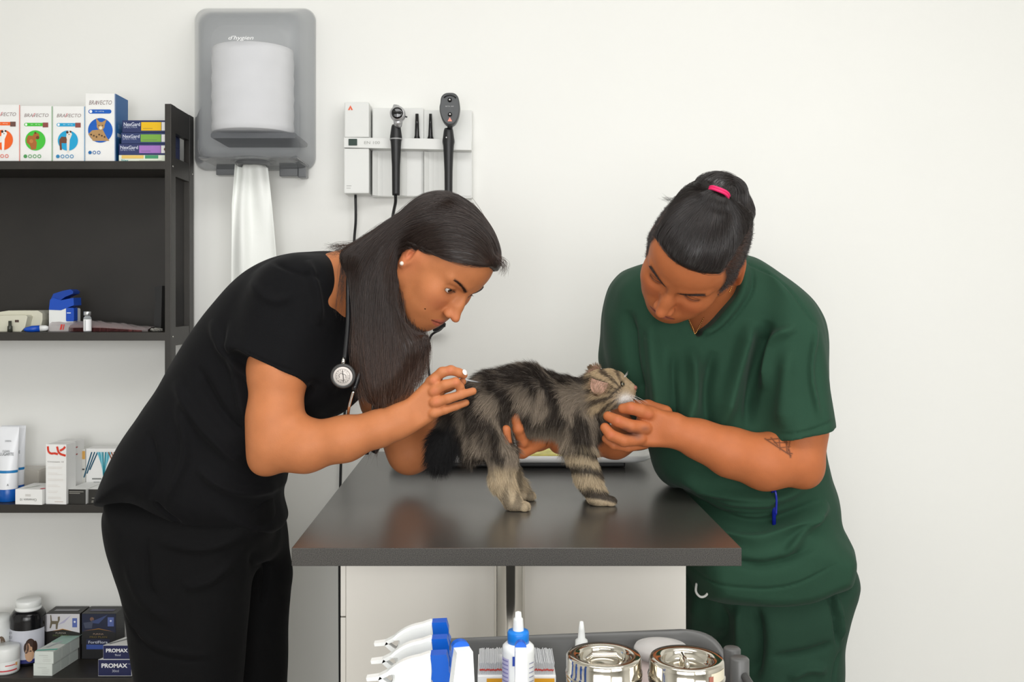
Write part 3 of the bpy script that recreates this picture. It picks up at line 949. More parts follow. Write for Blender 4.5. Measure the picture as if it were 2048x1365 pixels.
# --- second shelf
def on(px, d): return SX(px, d)
m_cream = mat('cream_plastic', (206, 204, 186), rough=.42)
dv = empty('cream_scanner_device', (on(40, 2.60), 2.60, z2), 'cream plastic desktop device at the left end of the second shelf', 'device')
mb = MB()
d = 2.535
def rz(py, d=2.535): return CAM_Z - (py - VY) / F_PX * d
prof = [(on(-20, d), z2 + .0005), (on(42, d), z2 + .0005), (on(50, d), rz(655)), (on(55, d), rz(634)), (on(52, d), rz(631)), (on(-20, d), rz(632))]
mb.prism(prof, d, d + .03)
mb.prism([(on(-20, d), z2 + .0005), (on(92, 2.6), z2 + .0005), (on(97, 2.6), rz(641)), (on(97, 2.6), rz(628)), (on(88, 2.6), rz(622)), (on(30, 2.6), rz(622)), (on(-20, 2.6), rz(630))], d + .03, d + .12)
mb.build('housing', m_cream, dv, fix=True)
Print((on(30, d), d, rz(645)), (1, 0, 0), (0, 0, 1)).rect(0, 0, .010, .006, '#4c3a34').build('port', dv)
o = MB().tube([(on(20, 2.52), 2.52, z2 + .0005), (on(20, 2.52), 2.52, z2 + .014), (on(20, 2.52), 2.52, z2 + .016), (on(20, 2.52), 2.52, z2 + .028)], [.0062, .0062, .0042, .0038], n=16).build('small_dark_vial', mat('dark_olive_glass', (56, 58, 50), rough=.25))
tag(o, 'tiny dark vial standing before the cream device on the second shelf', 'vial')
th = empty('digital_thermometer', (on(70, 2.53), 2.53, z2), 'blue and white digital thermometer lying beside the cream device', 'thermometer')
a, b_, c_ = Vector((on(48, 2.52), 2.52, z2 + .0058)), Vector((on(80, 2.53), 2.53, z2 + .0085)), Vector((on(97, 2.535), 2.535, z2 + .0095))
MB().tube([a, a.lerp(b_, .15), a.lerp(b_, .5), b_], [.003, .0058, .0084, .0080], n=16).build('body', mat('royal_blue_plastic', (20, 74, 178), rough=.3), th)
MB().tube([b_, b_.lerp(c_, .7), c_], [.0080, .0072, .004], n=16).build('cap', mat('white_plastic', (226, 228, 226), rough=.35), th)
# disinfectant tub with blue flip lid
sb = empty('wipe_tub', (on(124, 2.56), 2.56, z2), 'white tub with a raised blue lid on the second shelf', 'tub')
d = 2.56
def rzz(py, d): return CAM_Z - (py - VY) / F_PX * d
x0, x1 = on(98, d), on(148, d)
mb = MB(); mb.prism(rrect(x0, x1 - .002, z2 + .0005, rzz(617, d), .004), d, d + .045); mb.build('tub', mat('white_plastic', (226, 228, 226), rough=.35), sb, fix=True)
mb = MB()
mb.prism([(x0, rzz(620, d)), (on(122, d), rzz(621, d)), (on(132, d), rzz(617, d)), (x1, rzz(611, d)), (x1 - .001, rzz(596, d)), (on(122, d), rzz(601, d)), (on(108, d), rzz(596, d)), (x0 + .003, rzz(600, d))][::-1], d - .001, d + .046)
mb.build('collar', mat('royal_blue_plastic', (20, 74, 178), rough=.3), sb, fix=True)
mb = MB()
mb.prism([(x0 + .003, rzz(600, d)), (on(108, d), rzz(596, d)), (on(120, d), rzz(601, d)), (on(130, d), rzz(594, d)), (on(145, d), rzz(588, d)), (on(146, d), rzz(583, d)), (on(140, d), rzz(579, d)), (on(125, d), rzz(582, d)), (on(106, d), rzz(588, d))][::-1], d + .002, d + .043)
mb.build('lid', mat('deep_blue_plastic', (14, 62, 156), rough=.28), sb, fix=True)
MB().prism(rrect(on(133, d), x1 + .001, rzz(643, d), rzz(616, d), .003), d - .003, d + .02).build('blue_label', mat('royal_blue_plastic', (20, 74, 178), rough=.3), sb, fix=True)
Print((on(135, d), d - .003, rzz(628, d)), (1, 0, 0), (0, 0, 1)).rect(0, .001, .010, .0022, '#dfe8f4').build('printing', sb)
# glass vial
d = 2.52
vl = empty('glass_vial', (on(175, d), d, z2), 'small clear glass vial with white label and silver cap on the second shelf edge', 'vial')
c = (on(175, d), d, z2)
MB().lathe([(1e-4, .0006), (.0090, .0006), (.0096, .0016), (.0096, .034), (.0085, .0375), (.0062, .040), (.0060, .043)], c, n=28).build('glass', clear_plastic('vial_glass', (205, 210, 212), .35, .05), vl)
MB().lathe([(.0098, .003), (.0098, .032)], c, n=28).build('paper_label', mat('white_label', (238, 238, 240), rough=.5), vl)
MB().lathe([(.006, .041), (.0085, .0415), (.0092, .0425), (.0092, .0505), (.0085, .052), (1e-4, .0522)], c, n=28).build('crimp_cap', mat('brushed_aluminium', (200, 202, 204), rough=.28, metal=.9), vl, fix=True)
Print((c[0] - .002, d - .0099, z2 + .004), (1, 0, 0), (0, 0, 1)).rect(0, 0, .001, .026, '#7a7c80').build('printing', vl)
# zip bag with reddish contents
bg = empty('zip_bag', (on(200, 2.57), 2.57, z2), 'clear plastic bag with dark red contents lying along the second shelf', 'bag')
def bag(name, m, sc, lift, x0, x1, amp):
    vs = []; fs = []; nx, ny = 60, 14
    for i in range(nx + 1):
        t = i / nx
        X = on(x0, 2.55) + (on(x1, 2.55) - on(x0, 2.55)) * t
        hh = (.022 * (1 - max(0, (t - .45)) * 1.35) + .003) * sc
        for j in range(ny + 1):
            s = j / ny
            y = 2.535 + s * .095
            z = z2 + lift + hh * math.sin(math.pi * min(max(s * .93 + .07, 0), 1)) ** .5 + amp * math.sin(t * 37 + s * 9) * math.sin(s * 11 + t * 17) * math.sin(math.pi * s)
            vs.append((X, y, max(z, z2 + .0006)))
    for i in range(nx):
        for j in range(ny):
            a = i * (ny + 1) + j
            fs.append((a, a + ny + 1, a + ny + 2, a + 1))
    base = len(vs)
    for i in range(nx + 1):
        for j in (0, ny):
            v = vs[i * (ny + 1) + j]; vs.append((v[0], v[1], z2 + .0004))
    for i in range(nx):
        a = i * (ny + 1); fs.append((base + 2 * i, base + 2 * i + 2, a + ny + 1, a))
        a += ny; fs.append((a, a + ny + 1, base + 2 * i + 3, base + 2 * i + 1))
    MB().add(vs, fs, 0, True).build(name, m, bg)
bag('contents', mat('dark_red_cloth', (104, 52, 52), rough=.6, var=.35, vscale=60), .86, 0, 142, 288, .0015)
bag('plastic_film', clear_plastic('thin_film', (196, 186, 186), .22, .12), 1.0, .0012, 101, 300, .0022)
pr = Print((on(120, 2.534), 2.534, z2 + .005), (1, 0, 0), (0, 0, 1), lift=.002)
pr.poly([(0, 0), (.005, 0), (.008, .014), (.003, .014)], '#c83c34').poly([(.007, 0), (.010, 0), (.013, .014), (.010, .014)], '#c83c34').build('printing', bg)
d = 2.60
o = MB().prism([(on(308, d), z2 + .001), (on(322, d), z2 + .001), (on(324, d), rzz(572, d)), (on(309, d), rzz(574, d)), (on(310, d), rzz(600, d)), (on(312, d), rzz(606, d)), (on(308, d), rzz(625, d))][::-1], d, d + .05).build('black_case', mat('matte_black_plastic', (14, 14, 14), rough=.5), fix=True)
tag(o, 'narrow black case standing at the right end of the second shelf', 'case')
rs = random.Random(3); vs = []; 
mb = MB()
cc = Vector((on(313, 2.53), 2.53, z2 + .0055))
bm = bmesh.new(); bmesh.ops.create_icosphere(bm, subdivisions=3, radius=1)
vs = [cc + Vector((v.co.x * .0145, v.co.y * .010, v.co.z * .0045)) * (1 + .25 * rs.uniform(-1, 1)) for v in bm.verts]
for v in vs: v.z = max(v.z, z2 + .0005)
vs = [cc + (v - cc) * 1.0 for v in vs]
for i, v in enumerate(bm.verts): v.index = i
mb.add(vs, [[v.index for v in f.verts] for f in bm.faces]); bm.free()
o = mb.build('crumpled_wrapper', mat('foil_wrapper', (150, 148, 142), rough=.35, metal=.2))
tag(o, 'small crumpled clear wrapper lying at the right end of the second shelf', 'wrapper')

# --- third shelf
def tube_pack(x0, x1, top, bot_py, d, label, seed):
    t = empty('cream_tube', (SX((x0 + x1) / 2, d), d, z3), label, 'tube', 'white tubes with blue caps')
    X0, X1 = SX(x0, d), SX(x1, d); xc = (X0 + X1) / 2; w = (X1 - X0) / 2
    zt = rzz(top, d); zc_ = z3 + .032
    rows = 18; n = 32; vs = []; fs = []
    for i in range(rows + 1):
        s = i / rows
        z = zc_ + (zt - zc_) * s
        a = w * (0.82 + .18 * s); b = max(w * .80 * (1 - s ** 1.3), .0012)
        for j in range(n):
            q = 2 * math.pi * j / n
            vs.append((xc + a * math.cos(q), d + w * .8 + b * math.sin(q), z))
    for i in range(rows):
        for j in range(n):
            fs.append((i * n + j, i * n + (j + 1) % n, (i + 1) * n + (j + 1) % n, (i + 1) * n + j))
    fs.append(tuple(rows * n + j for j in range(n)))
    MB().add(vs, fs, 0, True).build('tube_body', mat('white_plastic_tube', (232, 234, 238), rough=.3), t)
    MB().lathe([(1e-4, .0004), (w * .80, .0004), (w * .82, .002), (w * .82, .031), (w * .79, .033), (1e-4, .033)], (xc, d + w * .8, z3), n=36, sy=.95).build('cap', mat('ultramarine_cap', (10, 84, 168), rough=.25), t, fix=True)
    p = Print((xc - w, d, z3), (1, 0, 0), (0, 0, 1)); H = zt - z3
    def band(z0, z1_, c, u0=-1, u1=1, nn=16):
        vs = []; fs = []
        s_ = lambda z: (z - .032) / (zt - z3 - .032)
        for k in range(nn + 1):
            u = u0 + (u1 - u0) * k / nn
            for z in (z0, z1_):
                s = s_(z); a = w * (0.82 + .18 * s); b = max(w * .80 * (1 - s ** 1.3), .0012)
                q = -math.pi / 2 + u * math.pi / 2 * .98
                vs.append((xc + (a + .0004) * math.cos(q), d + w * .8 + (b + .0004) * math.sin(q), z3 + z))
        for k in range(nn): fs.append((2 * k, 2 * k + 2, 2 * k + 3, 2 * k + 1))
        p.mb.add(vs, fs, p.mi(c)); p.k += 1
    band(H * .385, H * .42, '#1a78b4')
    def tt(s, u, z, wd, hh, c):
        yy = d + w * .8 - max(w * .80 * (1 - ((z - .032) / (zt - z3 - .032)) ** 1.3), .0012) - .0015
        q = Print((xc - w, yy, z3), (1, 0, 0), (0, 0, 1)); q.mats = p.mats; q.mb = p.mb; q.text(s, u, z, wd, hh, c)
    tt('DERMA', w * .9, H * .80, w * .55, .004, '#6a6e74')
    tt('CLEAN', w * .75, H * .665, w * .6, .005, '#40444a')
    tt('LUGAFITE', w * .55, H * .62, w * 1.2, .0075, '#3a3e44')
    tt('A', w * 1.3, H * .22, .005, .006, '#30343a')
    p.build('printing', t)
tube_pack(-16, 30, 856, 0, 2.525, 'white squeeze tube with blue cap, front one at the left end of the third shelf', 1)
tube_pack(-6, 43, 854, 0, 2.575, 'white squeeze tube with blue cap, half hidden behind the front tube', 2)
# clear dish at the back
o = MB().box((SX(30, 2.64), 2.60, z3 + .0006), (SX(92, 2.64), 2.672, rzz(938, 2.62)), bev=.006).build('clear_container', clear_plastic('clear_box', (206, 200, 190), .22, .08))
tag(o, 'clear plastic container behind the lying white carton on the third shelf', 'container')
b = Carton('medicine_box', 'small white carton with upside-down print lying between tubes and tall carton', 30.5, 87, 979, 2.502, z3, .085, rot=-.10)
b.front.text('Cinvastatin 10', b.W * .18, b.H * .25, b.W * .62, b.H * .16, '#6a6a66', flip=True)
b.front.rect(b.W * .38, b.H * .55, b.W * .2, b.H * .14, '#d2d0cc')
b.top.disc(b.W * .93, .012, .006, '#d04858', 14, ry=.008).poly([(b.W * .2, .015), (b.W * .3, .015), (b.W * .55, .05), (b.W * .45, .05)], '#c6ccc2')
b.done()
b = Carton('medicine_box', 'tall white carton with large red curved letters standing on the third shelf', 91.5, 135, 889, 2.506, z3, .046, rot=-.12)
f = b.front; W, H = b.W, b.H
def arc(cx, cy, r, a0, a1, n=10, ry=None):
    ry = ry or r
    return [(cx + r * math.cos(math.radians(a0 + (a1 - a0) * i / n)), cy + ry * math.sin(math.radians(a0 + (a1 - a0) * i / n))) for i in range(n + 1)]
f.stroke([(W * .11, H * .965)] + arc(W * .31, H * .91, W * .19, 185, 300, ry=H * .065) + [(W * .60, H * .838)], H * .036, '#d63c26')
f.stroke([(W * .56, H * .965)] + arc(W * .84, H * .93, W * .25, 190, 268, ry=H * .10) + [(W * .98, H * .815)], H * .036, '#d63c26')
f.stroke([(W * .95, H * .965), (W * .88, H * .93), (W * .70, H * .895)], H * .036, '#d63c26')
f.text('Cinvastatin 10', W * .10, H * .70, W * .78, H * .022, '#75706c')
for i in range(6): f.lines(W * .12, H * (.62 - i * .10), W * .76, 2, H * .022, '#d8cfc8', th=.0006, seed=i)
f.rect(W * .45, H * .045, W * .42, H * .008, '#c8b8b0')
b.done()
b = Carton('medicine_box', 'white carton with small red marks just behind the tall red-lettered carton', 112, 150, 883, 2.565, z3, .05, rot=-.12)
b.right.lines(.006, b.H * .88, .012, 2, .018, '#b04848', th=.003); b.front.lines(.004, b.H * .96, .02, 1, .01, '#c06868', th=.002)
b.done()
b = Carton('medicine_box', 'pale grey carton with an orange square, left of the striped carton', 152, 171, 899, 2.60, z3, .05, color=(208, 208, 202))
b.front.rect(b.W * .35, b.H * .79, b.W * .62, b.H * .17, '#d2a050').rect(b.W * .3, b.H * .56, b.W * .6, b.H * .03, '#4a4a48')
b.done()
b = Carton('medicine_box', 'white carton with large blue and copper chevron stripes on the third shelf', 172, 250, 898, 2.60, z3, .05)
f = b.front; W, H = b.W, b.H
cols = ['#12506e', '#12506e', '#12506e']
for q in range(3):
    x = W * (.15 + q * .075)
    f.stroke([(x, H * .93), (x - W * .20 - q * 0, H * (.40 + q * .08))], .0032, '#10526c')
cc = ['#7cc0d4', '#44a4b8', '#8ac8d8', '#208898']
for q in range(4):
    x = W * (.30 + q * .045)
    f.stroke([(x, H * .93 - q * .0), (W * (.46), H * (.56 - q * .085)), (W * (.64 - q * .045), H * .93)], .0036, cc[q])
for q in range(4):
    x = W * (.58 + q * .07)
    f.stroke([(x, H * .93), (x + W * .17, H * (.62))], .0030, '#94583c')
f.rect(W * .16, H * .36, W * .24, H * .025, '#707472').rect(W * .20, H * .30, W * .16, H * .012, '#9a9e9c')
b.done()
for i, (x0, x1, lab) in enumerate(((136.5, 173.5, 'small black-fronted carton lying right beside the tall red-lettered carton'), (176.5, 214, 'small black-fronted carton lying nearest the woman on the third shelf'))):
    b = Carton('medicine_box', lab, x0, x1, 978.5, 2.507, z3, .09, group='black-fronted flat cartons', rot=-.07)
    b.front.rect(.0006, .0006, b.W - .0012, b.H - .0012, '#2a2926')
    if i == 0: b.front.rect(b.W * .06, b.H * .80, b.W * .8, .0016, '#9a9890').rect(b.W * .06, b.H * .70, b.W * .6, .0016, '#9a9890')
    else: b.front.rect(b.W * .2, b.H * .38, b.W * .5, .0016, '#9a9890').rect(b.W * .18, b.H * .12, b.W * .7, .0016, '#9a9890').rect(b.W * .2, b.H * .2, b.W * .5, .0014, '#9a9890')
    b.done()

# --- lowest visible shelf
def pot(x0, x1, top, d, label, name='supplement_tub'):
    X0, X1 = SX(x0, d), SX(x1, d)
    return (X0 + X1) / 2, (X1 - X0) / 2, rzz(top, d)
d = 2.60
xc_, r_, zt = pot(-30, 21, 1232, d, '')
t = empty('supplement_tub', (xc_, d, z4), 'white tub with a grey cat picture at the left end of the bottom shelf', 'tub')
MB().lathe([(1e-4, .0005), (r_ * .97, .0005), (r_, .003), (r_, zt - z4 - .02), (r_ * .9, zt - z4 - .012), (r_ * .9, zt - z4), (1e-4, zt - z4)], (xc_, d, z4), n=40).build('body', mat('white_plastic', (226, 228, 226), rough=.35), t, fix=True)
def wrap(c, r, z0, h, a0, a1, color, p, n=20):
    """a patch of print wrapped round an upright cylinder"""
    vs = []; fs = []
    for k in range(n + 1):
        a = math.radians(a0 + (a1 - a0) * k / n)
        for z in (z0, z0 + h): vs.append((c[0] + r * math.cos(a), c[1] + r * math.sin(a), z))
    for k in range(n): fs.append((2 * k, 2 * k + 2, 2 * k + 3, 2 * k + 1))
    p.mb.add(vs, fs, p.mi(color)); p.k += 1
def wrap_disc(c, r, a, z, ra, rz_, color, p, n=18):
    vs = []
    for k in range(n):
        q = 2 * math.pi * k / n
        b_ = math.radians(a) + ra * math.cos(q) / r
        vs.append((c[0] + r * math.cos(b_), c[1] + r * math.sin(b_), z + rz_ * math.sin(q)))
    p.mb.add(vs, [tuple(range(n))], p.mi(color)); p.k += 1
p = Print((0, 0, 0), (1, 0, 0), (0, 0, 1))
wrap_disc((xc_, d), r_ + .0008, -52, z4 + .055, .012, .024, '#6e5c4c', p)
wrap_disc((xc_, d), r_ + .0014, -46, z4 + .047, .008, .020, '#8c8478', p)
wrap_disc((xc_, d), r_ + .0019, -60, z4 + .045, .004, .014, '#d8d4cc', p)
p.build('printing', t)
d = 2.545
xc_, r_, zt = pot(-12, 38, 1292, d, '')
t = empty('ointment_jar', (xc_, d, z4), 'small white screw-lid jar with a red stripe, at the bottom shelf\'s front left', 'jar')
hz = zt - z4
MB().lathe([(1e-4, .0005), (r_ * .93, .0005), (r_ * .98, .004), (r_ * .98, hz * .52), (1e-4, hz * .52)], (xc_, d, z4), n=40).build('body', mat('white_plastic', (226, 228, 226), rough=.35), t, fix=True)
MB().lathe([(r_ * .98, hz * .5), (r_, hz * .52), (r_, hz * .92), (r_ * .94, hz), (1e-4, hz)], (xc_, d, z4), n=48).build('lid', mat('white_gloss_plastic', (236, 238, 236), rough=.22), t, fix=True)
p = Print((0, 0, 0), (1, 0, 0), (0, 0, 1))
wrap((xc_, d), r_ * .985, z4 + hz * .13, .0035, -150, -15, '#cc4a50', p)
wrap((xc_, d), r_ * .985, z4 + hz * .33, .003, -70, -25, '#d87878', p)
wrap((xc_, d), r_ * .987, z4 + hz * .30, .008, -24, -12, '#e8b070', p)
p.build('printing', t)
d = 2.615
xc_, r_, zt = pot(24, 90, 1199, d, '')
t = empty('supplement_bottle', (xc_, d, z4), 'black bottle with white cap and a dog head label on the bottom shelf', 'bottle')
hz = zt - z4; c = (xc_, d, z4)
MB().lathe([(1e-4, .0005), (r_ * .95, .0005), (r_, .005), (r_, hz * .70), (r_ * .97, hz * .78), (r_ * .84, hz * .835), (r_ * .66, hz * .85)], c, n=48).build('body', mat('black_gloss_plastic', (18, 18, 20), rough=.18), t, fix=True)
MB().lathe([(r_ * .60, hz * .84), (r_ * .74, hz * .845), (r_ * .76, hz * .875), (r_ * .70, hz * .885), (r_ * .70, hz * .90), (r_ * .72, hz * .905), (r_ * .72, hz * .985), (r_ * .68, hz), (1e-4, hz)], c, n=48).build('cap', mat('white_gloss_plastic', (236, 238, 236), rough=.22), t, fix=True)
p = Print((0, 0, 0), (1, 0, 0), (0, 0, 1))
wrap((xc_, d), r_ + .0005, z4 + hz * .10, hz * .47, -175, -5, '#c8cad4', p, 30)
wrap((xc_, d), r_ + .0008, z4 + hz * .055, hz * .06, -175, -5, '#2c3070', p, 30)
for a, z, ra, rq, cl in ((-62, .20, .011, .020, '#c8a080'), (-60, .34, .012, .017, '#3a241c'), (-72, .30, .006, .014, '#3a241c'), (-45, .30, .006, .016, '#3a241c'), (-66, .30, .005, .012, '#b89074'), (-68, .27, .002, .002, '#1c1816')):
    wrap_disc((xc_, d), r_ + .0012 + z * .001, a, z4 + hz * z, ra, rq, cl, p)
p.build('printing', t)
p = Print((xc_ - r_ * .80, d - r_ * .78, z4), (1, 0, 0), (0, 0, 1)).text('JOINT', 0, hz * .50, .018, .007, '#33363e').text('SUPAID', 0, hz * .435, .022, .007, '#33363e').lines(0, hz * .38, .018, 3, .004, '#a0a2ac', th=.001)
p.build('printing', t)
# pet supplement cartons at the back
b = Carton('supplement_box', 'black carton with a white cat panel at the back of the bottom shelf', 91, 160, 1228, 2.63, z4, .062, color=(38, 36, 34), group='dark cartons at the back')
f = b.front; W, H = b.W, b.H
f.poly([(0.0008, H * .60), (W * .5, H * .66), (W - .0008, H * .58), (W - .0008, H - .0008), (0.0008, H - .0008)], '#d2d0d4')
f.poly([(W * .2, H * .61), (W * .5, H * .67), (W * .8, H * .61), (W * .5, H * .655)], '#d89a4c')
f.poly([(W * .35, H * .75), (W * .75, H * .97), (W * .55, H * .80)], '#b4b0c8')
f.rect(W * .78, H * .70, W * .14, H * .20, '#5a6cae').disc(W * .85, H * .82, W * .03, '#e8ecf6', 10)
f.poly([(W * .14, H * .97), (W * .17, H * .97), (W * .19, H * .84), (W * .36, H * .84), (W * .36, H * .93), (W * .42, H * .94), (W * .42, H * .86), (W * .37, H * .78), (W * .35, H * .66), (W * .30, H * .66), (W * .30, H * .77), (W * .20, H * .77), (W * .16, H * .68), (W * .12, H * .68), (W * .15, H * .82)], '#6e6452')
f.text('PURINA', W * .3, H * .56, W * .3, H * .03, '#b8b0a4').text('PRO PLAN', W * .22, H * .50, W * .45, H * .04, '#5c6a3c')
b.top.rect(W * .15, .018, W * .7, .018, '#87868a')
b.done()
b = Carton('supplement_box', 'black carton with a dark blue dog panel at the back of the bottom shelf', 163.5, 232, 1228, 2.63, z4, .062, color=(34, 34, 36), group='dark cartons at the back')
f = b.front; W, H = b.W, b.H
f.poly([(0.0008, H * .60), (W * .5, H * .66), (W - .0008, H * .58), (W - .0008, H - .0008), (0.0008, H - .0008)], '#20263e')
f.poly([(W * .2, H * .80), (W * .75, H * .97), (W * .50, H * .78)], '#3c4a76')
f.poly([(W * .05, H * .62), (W * .5, H * .675), (W * .95, H * .60), (W * .5, H * .66)], '#a8762c')
f.rect(W * .76, H * .72, W * .18, H * .20, '#5868a4').disc(W * .85, H * .84, W * .03, '#c8d0ec', 10)
f.disc(W * .30, H * .88, W * .06, '#7a5a4c', 12).poly([(W * .05, H * .80), (W * .26, H * .82), (W * .34, H * .88), (W * .30, H * .68), (W * .10, H * .68)], '#444a5e')
f.text('PURINA', W * .34, H * .535, W * .3, H * .035, '#a08878').text('PRO PLAN', W * .24, H * .47, W * .5, H * .035, '#7c6a34')
f.rect(W * .14, H * .32, W * .68, H * .12, '#252a44').rect(W * .14, H * .22, W * .68, H * .10, '#3c549c').text('FortiFlora', W * .20, H * .345, W * .56, H * .06, '#c8ccda', bold=.01)
b.top.rect(W * .15, .018, W * .7, .018, '#4c4a66')
b.done()
# two long cartons stacked, slanting back
def long_box(name, label, fl, fr, bl, br, z, h, m, group):
    """front left/right and back left/right corners (x, y), base z and height"""
    o = empty(name, (fl[0], fl[1], z), label, 'box', group)
    vs = [(fl[0], fl[1], z), (fr[0], fr[1], z), (br[0], br[1], z), (bl[0], bl[1], z)]
    vs += [(x, y, z + h) for x, y, _ in vs]
    MB().add([Vector(v) for v in vs], [(0, 3, 2, 1), (4, 5, 6, 7), (0, 1, 5, 4), (1, 2, 6, 5), (2, 3, 7, 6), (3, 0, 4, 7)]).build('carton', m, o)
    u = Vector((fr[0] - fl[0], fr[1] - fl[1], 0)); v = Vector((bl[0] - fl[0], bl[1] - fl[1], 0)); s = Vector((br[0] - fr[0], br[1] - fr[1], 0))
    return o, Print(Vector((fl[0], fl[1], z)), u, (0, 0, 1)), Print(Vector((fl[0], fl[1], z + h)), u, v), Print(Vector((fr[0], fr[1], z)), s, (0, 0, 1)), u.length, v.length
m_pale = mat('pale_grey_green_carton', (214, 220, 214), rough=.45)
for i in range(2):
    dd = 2.515
    h = .0302
    z = z4 + .0004 + i * (h + .0003)
    xo = .003 * i
    fl = (SX(67, dd) + xo, dd); fr = (SX(105, dd) + xo, dd - .002)
    bl = (SX(136, 2.66) + xo, 2.665); br = (SX(169, 2.66) + xo, 2.663)
    o, F, T, S, W, L = long_box('syringe_box', ('long white and green carton on top of its twin, slanting back on the bottom shelf' if i else 'long white and green carton lying under its twin on the bottom shelf'), fl, fr, bl, br, z, h, m_pale, 'long white and green cartons')
    F.rect(W * .22, h * .66, W * .5, .001, '#b8bcb8').lines(W * .45, h * .5, W * .45, 3, .0045, '#c4c6c2', th=.0008, seed=i)
    S.rect(L * .80, h * .15, L * .12, h * .7, '#8a9690'); S.rect(L * .02, h * .1, L * .2, h * .8, '#c8d0ca').rect(L * .26, h * .1, L * .22, h * .8, '#c4ccc6').rect(L * .52, h * .1, L * .22, h * .8, '#c8d0ca')
    if i:
        T.poly([(W * .0, .004), (W, .012), (W, .022), (W * .5, .016), (0, .010)], '#58b8a4')
        T.poly([(0, L * .45), (W, L * .35), (W, L * .98), (0, L * .98)], '#a8c8bc').lines(W * .3, L * .8, W * .5, 3, .008, '#6c8880', th=.0016)
        T.poly([(W * .2, .03), (W * .35, .03), (W * .6, .075), (W * .45, .075)], '#b8bcc0')
    F.build('printing', o); S.build('printing', o)
    if i: T.build('printing', o)
# navy supplement cartons
m_prow = mat('white_carton', (236, 236, 234))
for i, (x0, x1, h, txt, sub, lab) in enumerate(((196.5, 263, .0415, 'PROMAX', '30ml', 'larger navy and white carton with bold white lettering, under the smaller one'), (206.5, 262.5, .0355, 'PROMAX', '9ml', 'smaller navy and white carton with bold white lettering, stacked on the larger one'))):
    dd = 2.512
    z = z4 + .0004 + (0 if i == 0 else .0418)
    fl = (SX(x0, dd), dd); fr = (SX(x1, dd), dd); L = .125
    sh = .068
    bl = (fl[0] + sh, dd + L); br = (fr[0] + sh, dd + L)
    o, F, T, S, W, LL = long_box('supplement_box', lab, fl, fr, bl, br, z, h, m_carton, 'navy lettered cartons')
    F.rect(.0005, .0012, W - .001, h - .0018, '#1e2450')
    F.text(txt, W * (.10 if i == 0 else .10), h * .50, W * .78, h * .27, '#f2f2f4', bold=.035)
    F.text(sub, W * .42, h * .24, W * .20, h * .15, '#c8cad8').text('TM', W * .90, h * .70, W * .06, h * .06, '#c8cad8')
    T.rect(.002, .01, .001, .05, '#d0d0ce')
    T.stroke([(W * .10, .010), (W * .30, .055)], .006, '#5c6064')
    T.stroke([(W * .70, .060), (W * .90, .062)], .005, '#5a6a68')
    F.build('printing', o); T.build('printing', o)

# ------------------------------------------------------------------ examination table
m_top = bpy.data.materials.new('speckled_laminate'); m_top.use_nodes = True
nt = m_top.node_tree; bs = nt.nodes['Principled BSDF']
tc = nt.nodes.new('ShaderNodeTexCoord')
vo = nt.nodes.new('ShaderNodeTexNoise'); vo.inputs['Scale'].default_value = 850; vo.inputs['Detail'].default_value = 2
nt.links.new(tc.outputs['Object'], vo.inputs['Vector'])
cr = nt.nodes.new('ShaderNodeValToRGB')
cr.color_ramp.elements[0].position = .36; cr.color_ramp.elements[0].color = lin((34, 32, 30))
cr.color_ramp.elements[1].position = .66; cr.color_ramp.elements[1].color = lin((78, 75, 70))
nt.links.new(vo.outputs['Fac'], cr.inputs[0]); nt.links.new(cr.outputs[0], bs.inputs['Base Color'])
bs.inputs['Roughness'].default_value = .27
bs.inputs['IOR'].default_value = 3.0
bs.inputs['Specular IOR Level'].default_value = .5
n2 = nt.nodes.new('ShaderNodeTexNoise'); n2.inputs['Scale'].default_value = 900
nt.links.new(tc.outputs['Object'], n2.inputs['Vector'])
bp = nt.nodes.new('ShaderNodeBump'); bp.inputs['Strength'].default_value = .03; bp.inputs['Distance'].default_value = .0003
nt.links.new(n2.outputs['Fac'], bp.inputs['Height']); nt.links.new(bp.outputs[0], bs.inputs['Normal'])
TX0, TX1 = SX(583, 1.6), SX(1483.5, 1.6)
TY0, TY1 = 1.6, 2.585
table = empty('examination_table', ((TX0 + TX1) / 2, 2.0, 0), 'grey speckled examination table with a white cabinet base and chrome post in the centre', 'table')
m_edge = m_top.copy(); m_edge.name = 'speckled_edge_band'
be = m_edge.node_tree.nodes['Principled BSDF']; be.inputs['IOR'].default_value = 1.45; be.inputs['Roughness'].default_value = .55
ttop = MB().box((TX0, TY0, .871), (TX1, TY1, .9), bev=.0012).build('tabletop', [m_top, m_edge], table)
for f_ in ttop.data.polygons:
    f_.material_index = 0 if f_.normal.z > .5 else 1
m_cab = mat('white_laminate', (228, 224, 216), rough=.35)
cd = 1.86
cx0, cx1 = SX(692, cd), SX(1372, cd)
MB().box((cx0, cd, .06), (cx1, 2.40, .8705), bev=.0008).build('cabinet_body', m_cab, table)
MB().box((cx0 + .03, cd + .03, 0), (cx1 - .03, 2.36, .06)).build('plinth', mat('dark_plinth', (50, 48, 46), rough=.5), table)
fx = SX(681, cd)
zsplit = CAM_Z - (1235 - VY) / F_PX * cd
for (z0, z1_) in ((zsplit + .0015, .868), (.40, zsplit - .0015), (.08, .397)):
    dr = MB().box((fx, cd + .001, z0), (cx0 - .0006, 2.398, z1_), bev=.0008).build('drawer', m_cab, table)
    zh = z0 + .022 if z0 > .5 else z1_ - .06
    MB().prism([(fx, zh), (fx - .012, zh - .002), (fx - .0105, zh + .004), (fx, zh + .030)][::-1], cd + .10, cd + .32).build('handle', mat('satin_grey_metal', (150, 148, 142), rough=.35, metal=.8), dr, fix=True)
pxc = SX(1019, 1.75)
MB().lathe([(.0272, .012), (.0272, .8705)], (pxc, 1.75, 0), n=48).build('chrome_post', m_chrome, table)
